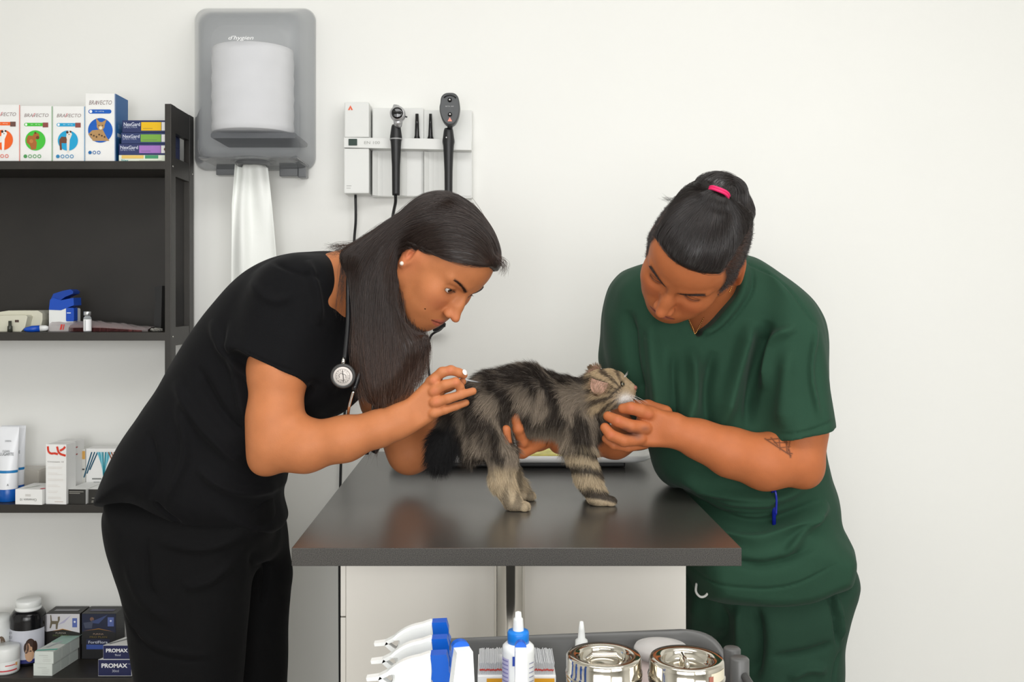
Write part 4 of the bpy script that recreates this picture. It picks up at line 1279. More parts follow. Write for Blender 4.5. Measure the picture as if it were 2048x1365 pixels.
MB().lathe([(1e-4, 0), (.055, 0), (.055, .006), (.045, .012), (.027, .014)], (pxc, 1.75, 0), n=40).build('foot_flange', m_chrome, table, fix=True)
# scale tray behind the kitten
m_tray = mat('white_scale_plastic', (232, 233, 232), rough=.28)
sc = empty('veterinary_scale', (SX(1035, 2.36), 2.38, .9), 'wide white shallow weighing scale lying on the far end of the table', 'scale')
sx0, sx1 = SX(779, 2.38), SX(1303, 2.34)
MB().box((sx0 + .05, 2.345, .9005), (sx1 - .06, 2.51, .915), bev=.004).build('base', mat('matte_black_plastic', (14, 14, 14), rough=.5), sc)
rings = []
def rr2(x0, x1, y0, y1, r, n=8):
    return [(a, b) for a, b in rrect(x0, x1, y0, y1, r, n)]
mb = MB(); vs = []; fs = []
prof = [(.040, .9145), (.012, .917), (.002, .923), (0, .930), (.003, .934), (.010, .932), (.020, .924), (.060, .921)]
k = None
for ins, z in prof:
    o_ = rr2(sx0 + ins, sx1 - ins, 2.300 + ins, 2.565 - ins, max(.05 - ins * .5, .015))
    k = len(o_); vs += [(x, y, z) for x, y in o_]
for i in range(len(prof) - 1):
    for j in range(k): fs.append((i * k + j, i * k + (j + 1) % k, (i + 1) * k + (j + 1) % k, (i + 1) * k + j))
fs.append(tuple(range(k))); fs.append(tuple((len(prof) - 1) * k + j for j in range(k)))
mb.add(vs, fs, 0, True); mb.build('tray', m_tray, sc, fix=True)
o = MB().box((SX(1040, 2.40), 2.37, .9215), (SX(1150, 2.40), 2.47, .9275), bev=.002).build('yellow_packet', mat('pale_yellow_sleeve', (232, 222, 130), rough=.5, var=.2, vscale=40))
tag(o, 'pale yellow packet lying on the scale behind the kitten belly', 'packet')

# ------------------------------------------------------------------ trolley in front
m_trol = mat('dark_grey_moulded_plastic', (88, 88, 87), rough=.38, var=.05, vscale=25)
tr = empty('instrument_trolley', (SX(1180, 1.25), 1.27, 0), 'dark grey plastic instrument trolley with a deep top tray in the foreground', 'trolley')
zt_ = CAM_Z - (1260 - VY) / F_PX * 1.45
tx0, tx1 = SX(790, 1.45), SX(1440, 1.45)
def rimz(x, y):     # the rim: raised along the back, dropping to the side handles
    t = min(max((1.45 - y) / .10, 0), 1)
    s = min(max((x - (tx1 - .05)) / .05, 0), 1); s2 = min(max(((tx0 + .05) - x) / .05, 0), 1)
    u = min(max((-.058 - x) / .07, 0), 1)
    return zt_ - max(.055 * (t * t * (3 - 2 * t)), .06 * u * u * (3 - 2 * u))
outer = rr2(tx0, tx1, 0.98, 1.45, .055, 10)
mb = MB(); vs = []; fs = []; k = len(outer)
fl_ = zt_ - .16
def ins(o_, a):
    cx = sum(p[0] for p in o_) / len(o_); cy = sum(p[1] for p in o_) / len(o_)
    return [(x + (a if x < cx - .15 else -a if x > cx + .15 else 0), y + (a if y < cy - .1 else -a if y > cy + .1 else 0)) for x, y in o_]
lv = []
for o_, zf in ((ins(outer, .012), lambda x, y: fl_ - .01), (outer, lambda x, y: rimz(x, y) - .012), (outer, lambda x, y: rimz(x, y)), (ins(outer, .003), lambda x, y: rimz(x, y) + .002), (ins(outer, .006), lambda x, y: rimz(x, y)), (ins(outer, .010), lambda x, y: rimz(x, y) - .01), (ins(outer, .02), lambda x, y: fl_)):
    lv.append([(x, y, zf(x, y)) for x, y in o_])
for l in lv: vs += l
for i in range(len(lv) - 1):
    for j in range(k): fs.append((i * k + j, i * k + (j + 1) % k, (i + 1) * k + (j + 1) % k, (i + 1) * k + j))
fs.append(tuple(range(k))); fs.append(tuple((len(lv) - 1) * k + j for j in range(k)))
mb.add(vs, fs, 0, True); o = mb.build('tray', m_trol, tr, fix=True)
for (x, y) in ((tx0 + .06, 1.04), (tx1 - .06, 1.04), (tx0 + .06, 1.39), (tx1 - .06, 1.39)):
    MB().tube([(x, y, .09), (x, y, fl_ - .011)], .014, n=16).build('post', mat('trolley_post_grey', (150, 150, 150), rough=.3, metal=.6), tr)
    MB().lathe([(1e-4, -.012), (.034, -.012), (.036, -.008), (.036, .008), (.034, .012), (1e-4, .012)], (x, y, .0365), n=24, M=Matrix.Rotation(math.pi / 2, 4, 'Y')).build('castor', m_blk, tr, fix=True)
    MB().box((x - .02, y - .012, .03), (x - .0125, y + .012, .095), bev=.002).box((x - .02, y - .02, .085), (x + .02, y + .02, .097), bev=.003).build('castor_fork', m_trol, tr)
MB().box((tx0 + .02, 1.0, .22), (tx1 - .02, 1.43, .25), bev=.01).build('lower_shelf', m_trol, tr)
# side handle with two posts at the right
hx = SX(1464, 1.36); hx2 = SX(1479, 1.31)
zA = CAM_Z - (1302 - VY) / F_PX * 1.36; zB = CAM_Z - (1322 - VY) / F_PX * 1.31
mb = MB()
mb.lathe([(1e-4, 0.004), (.0100, .004), (.0115, .002), (.0115, -.12), (.009, -.12)], (hx, 1.36, zA), n=24)
mb.lathe([(1e-4, 0.004), (.0110, .004), (.0125, .002), (.0125, -.12), (.009, -.12)], (hx2, 1.31, zB), n=24)
mb.tube([(hx - .002, 1.36, zA - .105), (tx1 - .004, 1.36, zA - .105)], .008, n=12)
mb.tube([(hx2 - .002, 1.31, zB - .10), (tx1 - .004, 1.31, zB - .10)], .008, n=12)
mb.tube([(hx2 + .004, 1.298, zB - .016), (hx2 + .012, 1.26, zB - .030), (hx2 + .014, 1.20, zB - .05), (hx2 + .014, 1.02, zB - .052)], .0055, n=12)
mb.build('side_handle', m_trol, tr, fix=True)

# --- steel jars
def steel_jar(px0, px1, pyc, d, label, tape):
    xc = SX((px0 + px1) / 2, d); r = (SX(px1, d) - SX(px0, d)) / 2
    z = CAM_Z - (pyc - VY) / F_PX * d
    j = empty('steel_jar', (xc, d, fl_), label, 'jar', 'steel cotton jars in the trolley tray')
    h = z - fl_
    m = mat('jar_steel', (214, 208, 196), rough=.10, metal=1.0)
    MB().lathe([(1e-4, .0005), (r * .93, .0005), (r * .955, .003), (r * .955, h - .030), (r * .985, h - .029), (r * .99, h - .026), (r * .95, h - .024)], (xc, d, fl_), n=64).build('body', m, j, fix=True)
    lid = MB().lathe([(r * .955, h - .0255), (r * .985, h - .025), (r, h - .022), (r * .985, h - .0195), (r * .965, h - .018), (r * .965, h - .006), (r * .95, h - .002), (r * .92, h), (r * .66, h - .001), (r * .63, h - .004), (r * .60, h - .011), (r * .5, h - .013), (1e-4, h - .013)], (xc, d, fl_), n=72).build('lid', m, j, fix=True)
    MB().tube([(xc - r * .42, d - .004, fl_ + h - .012), (xc - r * .42, d - .004, fl_ + h - .004), (xc - r * .30, d - .004, fl_ + h + .001), (xc + r * .30, d - .004, fl_ + h + .001), (xc + r * .42, d - .004, fl_ + h - .004), (xc + r * .42, d - .004, fl_ + h - .012)] if tape == 0 else
              [(xc - .002, d - r * .42, fl_ + h - .012), (xc - .002, d - r * .36, fl_ + h - .003), (xc - .002, d + r * .36, fl_ + h - .003), (xc - .002, d + r * .42, fl_ + h - .012)], .0032, n=10).build('lid_handle', m, lid)
    if tape:
        p = Print((0, 0, 0), (1, 0, 0), (0, 0, 1))
        wrap((xc, d), r * .972, fl_ + h - .0185, .0125, -62, -25, '#e4dcc4', p)
        wrap((xc, d), r * .976, fl_ + h - .016, .007, -66, -58, '#a86858', p)
        p.build('tape_strip', lid)
    return j
steel_jar(1131, 1285, 1309, 1.24, 'round stainless steel jar with a flat bar handle, left of the two in the trolley', 0)
steel_jar(1296, 1450, 1315, 1.23, 'steel jar with tape on its lid rim, right of the two in the trolley', 1)
# frosted tub between/behind them
d = 1.37
xc_ = SX(1322, d); r_ = SX(1376, d) - SX(1322, d)
zz = CAM_Z - (1292 - VY) / F_PX * d
t = empty('frosted_tub', (xc_, d, fl_), 'frosted plastic tub with a clear lid behind the two steel jars', 'tub')
h = zz - fl_
MB().lathe([(1e-4, .0005), (r_ * .8, .0005), (r_ * .92, h - .012), (1e-4, h - .012)], (xc_, d, fl_), n=40).build('body', mat('frosted_pink_white', (214, 196, 192), rough=.4), t, fix=True)
MB().lathe([(r_ * .9, h - .014), (r_, h - .012), (r_, h - .004), (r_ * .94, h), (r_ * .4, h + .004), (1e-4, h + .004)], (xc_, d, fl_), n=48).build('lid', clear_plastic('frosted_lid', (216, 214, 212), .55, .3), t)
# white nozzle bottle behind left jar
d = 1.40
xc_ = SX(1163, d); z = lambda py: CAM_Z - (py - VY) / F_PX * d
t = empty('nozzle_bottle', (xc_, d, fl_), 'slim white bottle with a bare pointed nozzle behind the left steel jar', 'bottle')
MB().lathe([(1e-4, .0005), (.020, .0005), (.0215, .003), (.0215, z(1310) - fl_), (.014, z(1298) - fl_)], (xc_, d, fl_), n=32).build('body', mat('white_gloss_plastic', (236, 238, 236)), t, fix=True)
MB().lathe([(.0095, z(1300) - fl_), (.0085, z(1281) - fl_), (.0052, z(1277) - fl_), (.0044, z(1262) - fl_), (.0026, z(1244) - fl_), (1e-4, z(1243) - fl_)], (xc_, d, fl_), n=24).build('nozzle', mat('white_plastic', (226, 228, 226)), t, fix=True)
# dropper bottle with blue cap
d = 1.28
xc_ = SX(1036.5, d); z = lambda py: CAM_Z - (py - VY) / F_PX * d - fl_
t = empty('dropper_bottle', (xc_, d, fl_), 'white bottle with a blue collar and white dropper tip in the middle of the tray', 'bottle')
r_ = 32.5 / F_PX * d
MB().lathe([(1e-4, .0005), (r_ * .95, .0005), (r_, .003), (r_, z(1300)), (r_ * .96, z(1292)), (r_ * .8, z(1287)), (r_ * .6, z(1285))], (xc_, d, fl_), n=48).build('body', mat('white_gloss_plastic', (236, 238, 236)), t, fix=True)
r2 = 21.5 / F_PX * d
MB().lathe([(r2 * .9, z(1289)), (r2, z(1287)), (r2, z(1266)), (r2 * .93, z(1262)), (r2 * .4, z(1261))], (xc_, d, fl_), n=48).build('collar', mat('bright_blue_plastic', (18, 122, 214), rough=.3), t, fix=True)
MB().lathe([(.0070, z(1262)), (.0070, z(1258)), (.0062, z(1240)), (.0060, z(1238)), (.0044, z(1235)), (.0038, z(1225)), (1e-4, z(1223))], (xc_, d, fl_), n=32).build('dropper_tip', mat('white_plastic', (226, 228, 226)), t, fix=True)
p = Print((xc_ - r_, d - r_ * 1.02, fl_), (1, 0, 0), (0, 0, 1))
p.rect(r_ * .62, z(1321), .008, .012, '#1c3c98')
wrap((xc_, d), r_ + .0006, fl_ + z(1360), .032, -165, -125, '#c4c0dc', p)
for q in range(6): wrap((xc_, d), r_ + .0010, fl_ + z(1356 - q * 8), .0018, -160, -128, '#8c88b8', p)
for q in range(5): wrap((xc_, d), r_ + .0010, fl_ + z(1356 - q * 9), .0012, -52, -28, '#9a9cb4', p)
p.build('printing', t)
# box of paper-wrapped strips
d0, d1 = 1.305, 1.385
X0, X1 = SX(955, d0), SX(1112, d0)
zb = CAM_Z - (1353 - VY) / F_PX * d0
t = empty('strip_dispenser_box', (X0, d0, fl_), 'yellow-fronted open box packed with paper-wrapped strips in the tray', 'box')
MB().box((X0, d0, fl_ + .0005), (X1, d1, zb), bev=.001).build('carton', m_carton, t)
Print((X0, d0, fl_), (1, 0, 0), (0, 0, 1)).rect(.012, .005, X1 - X0 - .014, zb - fl_ - .008, '#e0a01c').build('printing', t)
o = None
rs = random.Random(5)
zw = CAM_Z - (1313 - VY) / F_PX * (d0 + .02)
n_s = 80
sm = None
m_strip = mat('strip_paper', (204, 206, 208), rough=.5)
for i in range(n_s):
    x = X0 + .004 + (X1 - X0 - .008) * i / (n_s - 1)
    lean = (i / (n_s - 1) - .5) * .016
    hgt = zw - zb + rs.uniform(-.0012, .0012) - .004 * abs(i / (n_s - 1) - .5)
    M = Matrix.Translation((x, d0 + .004, zb - .002)) @ Matrix.Rotation(lean * 9 * 0 + ((i / (n_s - 1) - .5) * .22), 4, 'Y')
    if sm is None:
        mb = MB().box((-.00042, 0, 0), (.00042, .055, 1.0)).box((-.00046, -.0002, .42), (.00046, .0008, .56), mi=1)
        so = mb.build('wrapped_strip', [m_strip])
        so.data.materials.append(mat('ink_c85048', '#c85048')); 
        sm = so
    else:
        so = sm.copy(); scene.collection.objects.link(so)
    so.matrix_world = M @ Matrix.Diagonal((1, 1, hgt, 1))
    so.location = M.translation; so.rotation_euler = M.to_euler(); so.scale = (1, 1, hgt)
    tag(so, 'paper-wrapped strip standing packed in the yellow-fronted box in the tray', 'strip', 'paper-wrapped strips in the yellow-fronted box')
# --- spray bottles
m_white = mat('white_gloss_plastic', (236, 238, 236)); m_bcap = mat('spray_blue_plastic', (14, 92, 196), rough=.28)
def sprayer(org, s, label, facing, body=True, bodycol=None):
    """a trigger sprayer: head points to -X (facing 0) or turned about Z"""
    t = empty('spray_bottle', (org[0], org[1], fl_), label, 'spray bottle', 'spray bottles in the trolley tray')
    M = Matrix.Translation(org) @ Matrix.Rotation(facing, 4, 'Z') @ Matrix.Scale(s, 4)
    head = [(.022, .031), (.023, -.004), (.021, -.026), (.012, -.040), (-.002, -.043), (-.018, -.034), (-.032, -.022), (-.036, -.013), (-.028, -.002), (-.028, .008), (-.036, .008), (-.024, .018), (-.010, .025), (.006, .029)]
    mb = MB()
    ol_ = spline(head, 3, True)
    ol_ = [(a, b) for a, b in ol_]
    hh = .0085
    def off(f, dy): return [(M @ Vector((a * f[0] + f[1], dy, b * f[0] + f[2]))) for a, b in ol_]
    r = [off((.90, 0, 0), -hh), off((1, 0, 0), -hh * .6), off((1, 0, 0), hh * .6), off((.90, 0, 0), hh)]
    k = len(ol_); vs = [p for q in r for p in q]; fs = []
    for i in range(3):
        for j in range(k): fs.append((i * k + j, i * k + (j + 1) % k, (i + 1) * k + (j + 1) % k, (i + 1) * k + j))
    fs.append(tuple(range(k))); fs.append(tuple(3 * k + j for j in range(k)))
    mb.add(vs, fs); mb.build('spray_head', m_white, t, fix=True)
    # trigger lever: the prongs that stick out
    mb = MB()
    trg = [(-.020, .014), (-.034, .0045), (-.046, -.001), (-.060, -.002), (-.061, .002), (-.046, .004), (-.036, .009), (-.024, .017)]
    mb.prism(trg, -.006, .006, M=M)
    mb.prism([(-.046, -.001), (-.036, -.010), (-.022, -.018), (-.020, -.012), (-.034, -.004), (-.044, .004)], -.006, .006, M=M)
    mb.build('trigger', m_white, t, fix=True)
    mb = MB()
    mb.prism([(.020, .032), (.040, .033), (.043, .022), (.043, .012), (.046, .006), (.044, -.006), (.042, -.014), (.030, -.026), (.024, -.022), (.026, -.004), (.021, .002), (.022, .012)][::-1], -.0095, .0095, M=M)
    mb.build('blue_shroud', m_bcap, t, fix=True)
    mb = MB()
    mb.tube([M @ Vector((.032, 0, -.018)), M @ Vector((.036, 0, -.040)), M @ Vector((.030, 0, -.062))], [.013 * s, .016 * s, .018 * s], n=20)
    mb.build('neck_collar', m_bcap, t)
    if body:
        c = M @ Vector((.028, 0, -.062))
        hb = c.z - fl_
        MB().lathe([(1e-4, .0005), (.022, .0005), (.024, .004), (.024, max(hb - .03, .01)), (.016, hb), (1e-4, hb)], (c.x, c.y, fl_), n=32).build('bottle_body', bodycol or m_white, t, fix=True)
    return t
ds = 1.22
for i, (px, py, dd, lab) in enumerate(((836, 1288, 1.30, 'white and blue spray bottle, backmost and topmost of the three at the tray left'), (834, 1323, 1.235, 'white and blue spray bottle between two others, middle of the three triggers'), (830, 1357, 1.175, 'white and blue spray bottle nearest the viewer, lowest of the three triggers'))):
    p_ = P(px, py, dd)
    sprayer(p_, .93, lab, 0.0)
for px, py, dd, lab, rz_ in ((926, 1330, 1.11, 'spray bottle with its white trigger facing the viewer, left of the dropper bottle', .25), (1042, 1345, 1.15, 'spray bottle with its white trigger facing the viewer, in front of the dropper bottle', 0)):
    p_ = P(px, py, dd)
    t = empty('spray_bottle', (p_.x, p_.y, fl_), lab, 'spray bottle', 'spray bottles in the trolley tray')
    M = Matrix.Translation(p_) @ Matrix.Rotation(rz_, 4, 'Z')
    w0, w1 = (.0095, .013) if rz_ else (.0065, .0075)
    top_ = (py - (1301 if rz_ else 1302)) / F_PX * dd
    vs = []
    for (y, zt2) in ((-.008, 0), (.010, 0)):
        vs += [M @ Vector((-w1 - (.004 if rz_ else 0), y, -.05)), M @ Vector((w1, y, -.05)), M @ Vector((w0, y, top_)), M @ Vector((-w0 + (.001 if rz_ else 0), y, top_))]
    MB().add(vs, [(0, 1, 2, 3), (7, 6, 5, 4), (0, 4, 5, 1), (1, 5, 6, 2), (2, 6, 7, 3), (3, 7, 4, 0)]).build('trigger', m_white, t)
    mb = MB()
    arcp = [(w0 * 1.05 * math.cos(math.radians(a)), top_ - .001 + .0075 * math.sin(math.radians(a))) for a in range(0, 181, 15)]
    mb.prism([(w0 * 1.05, -.04)] + arcp + [(-w0 * 1.05, -.04)], .010, .019, M=M)
    mb.build('blue_shroud', m_bcap, t, fix=True)
    c = M @ Vector((0, .03, -.05)); hb = c.z - fl_
    MB().lathe([(1e-4, .0005), (.018, .0005), (.020, .004), (.020, max(hb - .03, .01)), (.014, hb), (1e-4, hb)], (c.x, c.y, fl_), n=32).build('bottle_body', m_white, t, fix=True)
# ------------------------------------------------------------------ heads
class Frame:
    """a head's own axes: x forward, y to its left, z up"""
    def __init__(self, O, R, s):
        self.O = np.array(O, float); self.s = s
        U, _, Vt = np.linalg.svd(np.array(R, float)); self.R = U @ Vt
    def w(self, p): return self.O + self.s * (self.R @ np.array(p, float))
    def l(self, P_): return ((P_ - self.O) @ self.R) / self.s
    def dirw(self, v): return self.R @ np.array(v, float)
    def place(self, sh):
        f = sh.f
        return Shape(lambda p: self.s * f(self.l(p)), self.w(sh.c), sh.r * self.s, sh.op, sh.k * self.s)

def rot(axis, deg):
    return np.array(Matrix.Rotation(math.radians(deg), 3, axis))

def head_shapes(fr, male=False, mouth_open=0.0, lid=0.45):
    """lid: how far the upper lid is lowered, 0 open .. 1 shut"""
    S = []
    E_, C_ = ellipsoid, cone
    jw = .052 if male else .047
    S += [E_((-.014, 0, .034 if male else .030), (.097, .074, .080 if male else .074)),
          E_((.022, 0, .040), (.064, .064, .058), k=.03),
          E_((.018, 0, -.018), (.064, .062, .066), k=.03)]
    for s in (1, -1):
        S += [C_((-.002, s * jw, -.055), (.058, s * .017, -.098), .017, .015, k=.03),
              C_((-.004, s * jw, -.05), (.0, s * .058, .0), .016, .016, k=.03),
              E_((.055, s * .038, -.026), (.024, .024, .022), k=.026),
              E_((.056, s * .028, -.058), (.024, .022, .022), k=.03),
              C_((.080, s * .012, .020), (.066, s * .046, .021), .008, .007, k=.012)]
    S += [E_((.064, 0, -.100), (.018, .020, .015), k=.022),
          E_((.040, 0, -.080), (.040, .040, .024), k=.03),
          E_((.072, 0, -.068), (.018, .024, .020), k=.02)]
    # neck side under the chin
    # nose
    nb = .0075 if male else .0065
    S += [C_((.082, 0, .010), (.1045, 0, -.030), .0065, nb, k=.012),
          E_((.1075, 0, -.037), (.0105, .0095 if male else .0085, .0085), k=.007)]
    for s in (1, -1):
        S.append(E_((.0965, s * .0118, -.0405), (.0095, .0062, .0066), k=.006))
        S.append(E_((.1015, s * .0062, -.0475), (.0048, .0026, .0034), op='s', k=.003))
    S += [E_((.090, 0, -.024), (.0145, .0125, .020), k=.010)]
    # eye sockets, lids and openings
    for s in (1, -1):
        S.append(E_((.090, s * .031, .0), (.017, .018, .011), op='s', k=.014))
        S.append(E_((.0655, s * .031, -.001), (.0146, .0150, .0142), k=.005))
        up = .0050 * (1 - lid)
        zc = -.001 - .0055 * lid * .6
        S.append(E_((.0765, s * .0315, zc), (.017, .0125, .0016 + up), R=rot('Y', 0), op='s', k=.0012))
    # lips
    for s in (1, -1):
        S.append(C_((.0905, s * .0035, -.0652), (.080, s * .023, -.0695), .0046, .0022, k=.004))
        S.append(C_((.0890, s * .0, -.0745), (.079, s * .021, -.0705), .0056, .0024, k=.005))
    for s in (1, -1):
        S.append(C_((.0965, 0, -.0697), (.082, s * .025, -.0700), .0011, .0008, op='s', k=.002))
    # ears
    for s in (1, -1):
        Rr = rot('Z', s * -14) @ rot('Y', -14)
        Re = rot('Z', s * (32 if male and s > 0 else 18)) @ rot('Y', -12)
        c = np.array((-.016, s * (.080 if male and s > 0 else .072 if male else .074), -.006))
        S.append(E_(c, (.019, .0060, .031), R=Re, k=.008))
        S.append(E_(c + (.004, 0, -.024), (.009, .0055, .011), R=Re, k=.006))
        S.append(E_(c + (.003, s * .0075, .002), (.0105, .0055, .020), R=Re, op='s', k=.004))
        S.append(E_(c + (-.001, s * .004, .001), (.006, .003, .015), R=Re, k=.003))
        S.append(E_(c + (.006, s * .008, -.004), (.005, .006, .008), R=Re, op='s', k=.003))
    return [fr.place(s) for s in S]

def face_color(fr, p, base, lip, brow=None, blush=None):
    q = fr.l(p)
    c = np.tile(np.array(lin(base)[:3]), (len(p), 1))
    near = (np.abs(q) < .16).all(1)
    def mixin(w, col):
        w = (w * near)[:, None]
        c[:] = c * (1 - w) + np.array(lin(col)[:3]) * w
    g = lambda cx, cy, cz, rx, ry, rz: np.exp(-((((q[:, 0] - cx) / rx) ** 2 + ((np.abs(q[:, 1]) - cy) / ry) ** 2 + ((q[:, 2] - cz) / rz) ** 2)))
    if blush is not None:
        mixin(.35 * g(.07, .036, -.030, .03, .022, .018), blush)
        mixin(.30 * g(.108, 0, -.038, .012, .012, .012), blush)
        mixin(.4 * g(-.016, .076, -.006, .03, .012, .04), blush)
    ay = np.abs(q[:, 1])
    lipw = np.clip(1 - ((ay / .0245) ** 2 + ((q[:, 2] + .0700 + .0000) / (.0092 * (1 - .5 * (ay / .025) ** 2))) ** 2), 0, 1)
    lipw = np.clip(lipw * 4, 0, 1) * (q[:, 0] > .070)
    mixin(lipw * .85, lip)
    mixin(np.clip(1.2 * np.exp(-((q[:, 2] + .0697) / .0011) ** 2) * (ay < .024) * (q[:, 0] > .072), 0, .8), (70, 30, 24))
    if brow is not None:
        t = np.clip((ay - .012) / .036, 0, 1)
        zb = .0140 + .0115 * np.sin(t * 1.75)
        w = np.exp(-((q[:, 2] - zb) / (.0042 * (1.1 - .6 * t))) ** 2) * (ay > .010) * (ay < .050) * (q[:, 0] > .04)
        mixin(np.clip(w * .75, 0, .75), brow)
    rr_ = np.sqrt(((ay - .0315) / .0128) ** 2 + ((q[:, 2] + .0015) / .0058) ** 2)
    mixin(.6 * np.exp(-((rr_ - 1.02) / .20) ** 2) * (q[:, 0] > .066), (62, 36, 28))
    # lash line
    w = np.exp(-(((ay - .031) / .015) ** 4)) * np.exp(-((q[:, 2] - .0015) / .0016) ** 2) * (q[:, 0] > .072)
    return c

def eyeball(fr, s, gaze, name, parent, iris='#3a2416', r=.0128):
    c = fr.w((.0655, s * .031, -.001)); r = r * fr.s
    g = fr.dirw(gaze); g = g / np.linalg.norm(g)
    M = Vector((0, 0, 1)).rotation_difference(Vector(g)).to_matrix().to_4x4()
    mb = MB()
    def ringp(a): return (r * math.sin(math.radians(a)) + 1e-6, r * math.cos(math.radians(a)))
    mb.lathe([ringp(a) for a in (0, 4, 9, 13)], Vector(c), 0, n=32, M=M)
    mb.lathe([ringp(a) for a in (13, 18, 23, 27)], Vector(c), 1, n=32, M=M)
    mb.lathe([ringp(a) for a in range(27, 181, 9)], Vector(c), 2, n=32, M=M)
    return mb.build(name, [mat('pupil_black', (8, 6, 6), rough=.05, coat=1), mat('iris_' + iris[1:], iris, rough=.08, coat=1), mat('eye_white', (226, 216, 208), rough=.12, coat=1)], parent)

def sweep_hair(shapes, roots, flow, K, step, lift=0.001, jitter=.25, rnd=None, cling=1.0, field_big=.08):
    """strands that start at roots and run over the surface of shapes along flow(p)->unit vectors"""
    rnd = rnd or np.random.RandomState(1)
    p = roots.copy(); out = [p.copy()]
    N = len(p); per = rnd.normal(size=(N, 3)) * jitter * .35
    lf = np.abs(rnd.normal(size=N)) * lift
    def sd(q):
        return eval_shapes(shapes, q, big=field_big)
    prev = None
    for k in range(K - 1):
        v = flow(p) + per + rnd.normal(size=(N, 3)) * jitter * .10
        e = .002
        d0 = sd(p)
        g = np.stack([sd(p + np.array(a) * e) - d0 for a in ((1, 0, 0), (0, 1, 0), (0, 0, 1))], 1) / e
        g /= np.maximum(np.linalg.norm(g, axis=1), 1e-6)[:, None]
        v = v - cling * (v * g).sum(1)[:, None] * g
        v /= np.maximum(np.linalg.norm(v, axis=1), 1e-6)[:, None]
        if prev is not None: v = .5 * v + .5 * prev; v /= np.linalg.norm(v, axis=1)[:, None]
        prev = v
        st = step if np.isscalar(step) else step[:, None]
        p = p + v * st
        d1 = sd(p)
        corr = (lf - d1) * cling
        p = p + g * np.clip(corr, -.01, .012)[:, None]
        out.append(p.copy())
    return np.stack(out, 1)

def sample_surface(v, q, n, rnd, mask=None):
    a = np.linalg.norm(np.cross(v[q[:, 2]] - v[q[:, 0]], v[q[:, 3]] - v[q[:, 1]]), axis=1)
    if mask is not None: a = a * mask(v[q].mean(1))
    i = rnd.choice(len(q), n, p=a / a.sum())
    u, w = rnd.rand(2, n)
    Q = v[q[i]]
    p = (Q[:, 0] * ((1 - u) * (1 - w))[:, None] + Q[:, 1] * (u * (1 - w))[:, None] + Q[:, 2] * (u * w)[:, None] + Q[:, 3] * ((1 - u) * w)[:, None])
    nn = np.cross(Q[:, 2] - Q[:, 0], Q[:, 3] - Q[:, 1]); nn /= np.maximum(np.linalg.norm(nn, axis=1), 1e-12)[:, None]
    return p, nn

def px_of(p):
    return np.stack([VX + p[:, 0] / p[:, 1] * F_PX, VY + (CAM_Z - p[:, 2]) / p[:, 1] * F_PX], 1)

def arrows(A, dn=None):
    """flow from hand-set arrows: (px, py, dist, dx, dy, ddepth)"""
    C = np.array([PA(a[0], a[1], a[2]) for a in A])
    V = np.array([[a[3], a[5] if len(a) > 5 else 0, -a[4]] for a in A], float)
    V /= np.linalg.norm(V, axis=1)[:, None]
    def f(p):
        d = ((p[:, None, :] - C[None]) ** 2 * np.array([1, .35, 1])).sum(2) + 1e-5
        w = d ** -1.8
        v = (w[:, :, None] * V[None]).sum(1) / w.sum(1)[:, None]
        return v / np.maximum(np.linalg.norm(v, axis=1), 1e-9)[:, None]
    return f

m_skin_w = mat('skin_light_brown', (186, 117, 74), rough=.52, sss=.10, vcol=True, var=.04, vscale=45, bump=.16, bscale=520, spec=.33)
m_skin_m = m_skin_w
m_hair_dark = mat('dark_brown_hair', (40, 30, 26), rough=.36, spec=.55)
m_hair_strand = mat('brown_hair_strands', (52, 38, 32), rough=.34, vcol=True, spec=.6)
m_black_cloth = mat('black_scrub_cloth', (12, 12, 14), rough=.9, spec=.2, var=.05, vscale=12, bump=.18, bscale=900, sheen=.03)
m_black_cloth2 = mat('black_trouser_cloth', (10, 10, 11), rough=.9, spec=.2, var=.05, vscale=10, bump=.18, bscale=900, sheen=.02)
m_green = mat('green_scrub_cloth', (36, 66, 50), rough=.88, spec=.25, var=.05, vscale=10, bump=.15, bscale=900, sheen=.04)
m_green2 = mat('green_trouser_cloth', (33, 60, 46), rough=.88, spec=.25, var=.05, vscale=10, bump=.15, bscale=900, sheen=.04)

def limb(pts, k=.02, s=1.0, flat=None):
    """pts [(px, py, dist, radius px)] -> cones"""
    out = []
    for a, b in zip(pts[:-1], pts[1:]):
        out.append(cone(PA(a[0], a[1], a[2]), PA(b[0], b[1], b[2]), a[3] / F_PX * a[2], b[3] / F_PX * b[2], k=k, flat=flat, s=s))
    return out

def cloth(name, shapes, vox, m, parent, folds=None, famp=1.7, noise=.0015, nscale=22, it=3, cuts=None, thick=None):
    v, q = sdf_mesh(shapes, vox)
    v = relax(v, q, it)
    n = normals_of(v, q)
    d = noise * wav(v, nscale, 3) * .6 + noise * .4 * wav(v, nscale * 2.3, 1)
    if folds is not None:
        wgt = np.clip(-n[:, 1] * 1.6 + .35, 0, 1)
        d = d + famp * folds(v) * wgt
    v = v + n * d[:, None]
    v = relax(v, q, 1, .3)
    me = to_mesh(name, v, q)
    return link(name, me, m, parent), v, q

def halfspace(p0, n, op='s', k=.002):
    """removes the side n points to"""
    p0 = np.array(p0, float); n = np.array(n, float); n = n / np.linalg.norm(n)
    return Shape(lambda p: -((p - p0) @ n), p0, 50.0, op, k)

def cutplane(p0, n, rad, k=.002):
    p0 = np.array(p0, float); n = np.array(n, float); n = n / np.linalg.norm(n)
    return Shape(lambda p: np.maximum(-((p - p0) @ n), np.linalg.norm(p - p0, axis=1) - rad), p0, rad, 's', k)

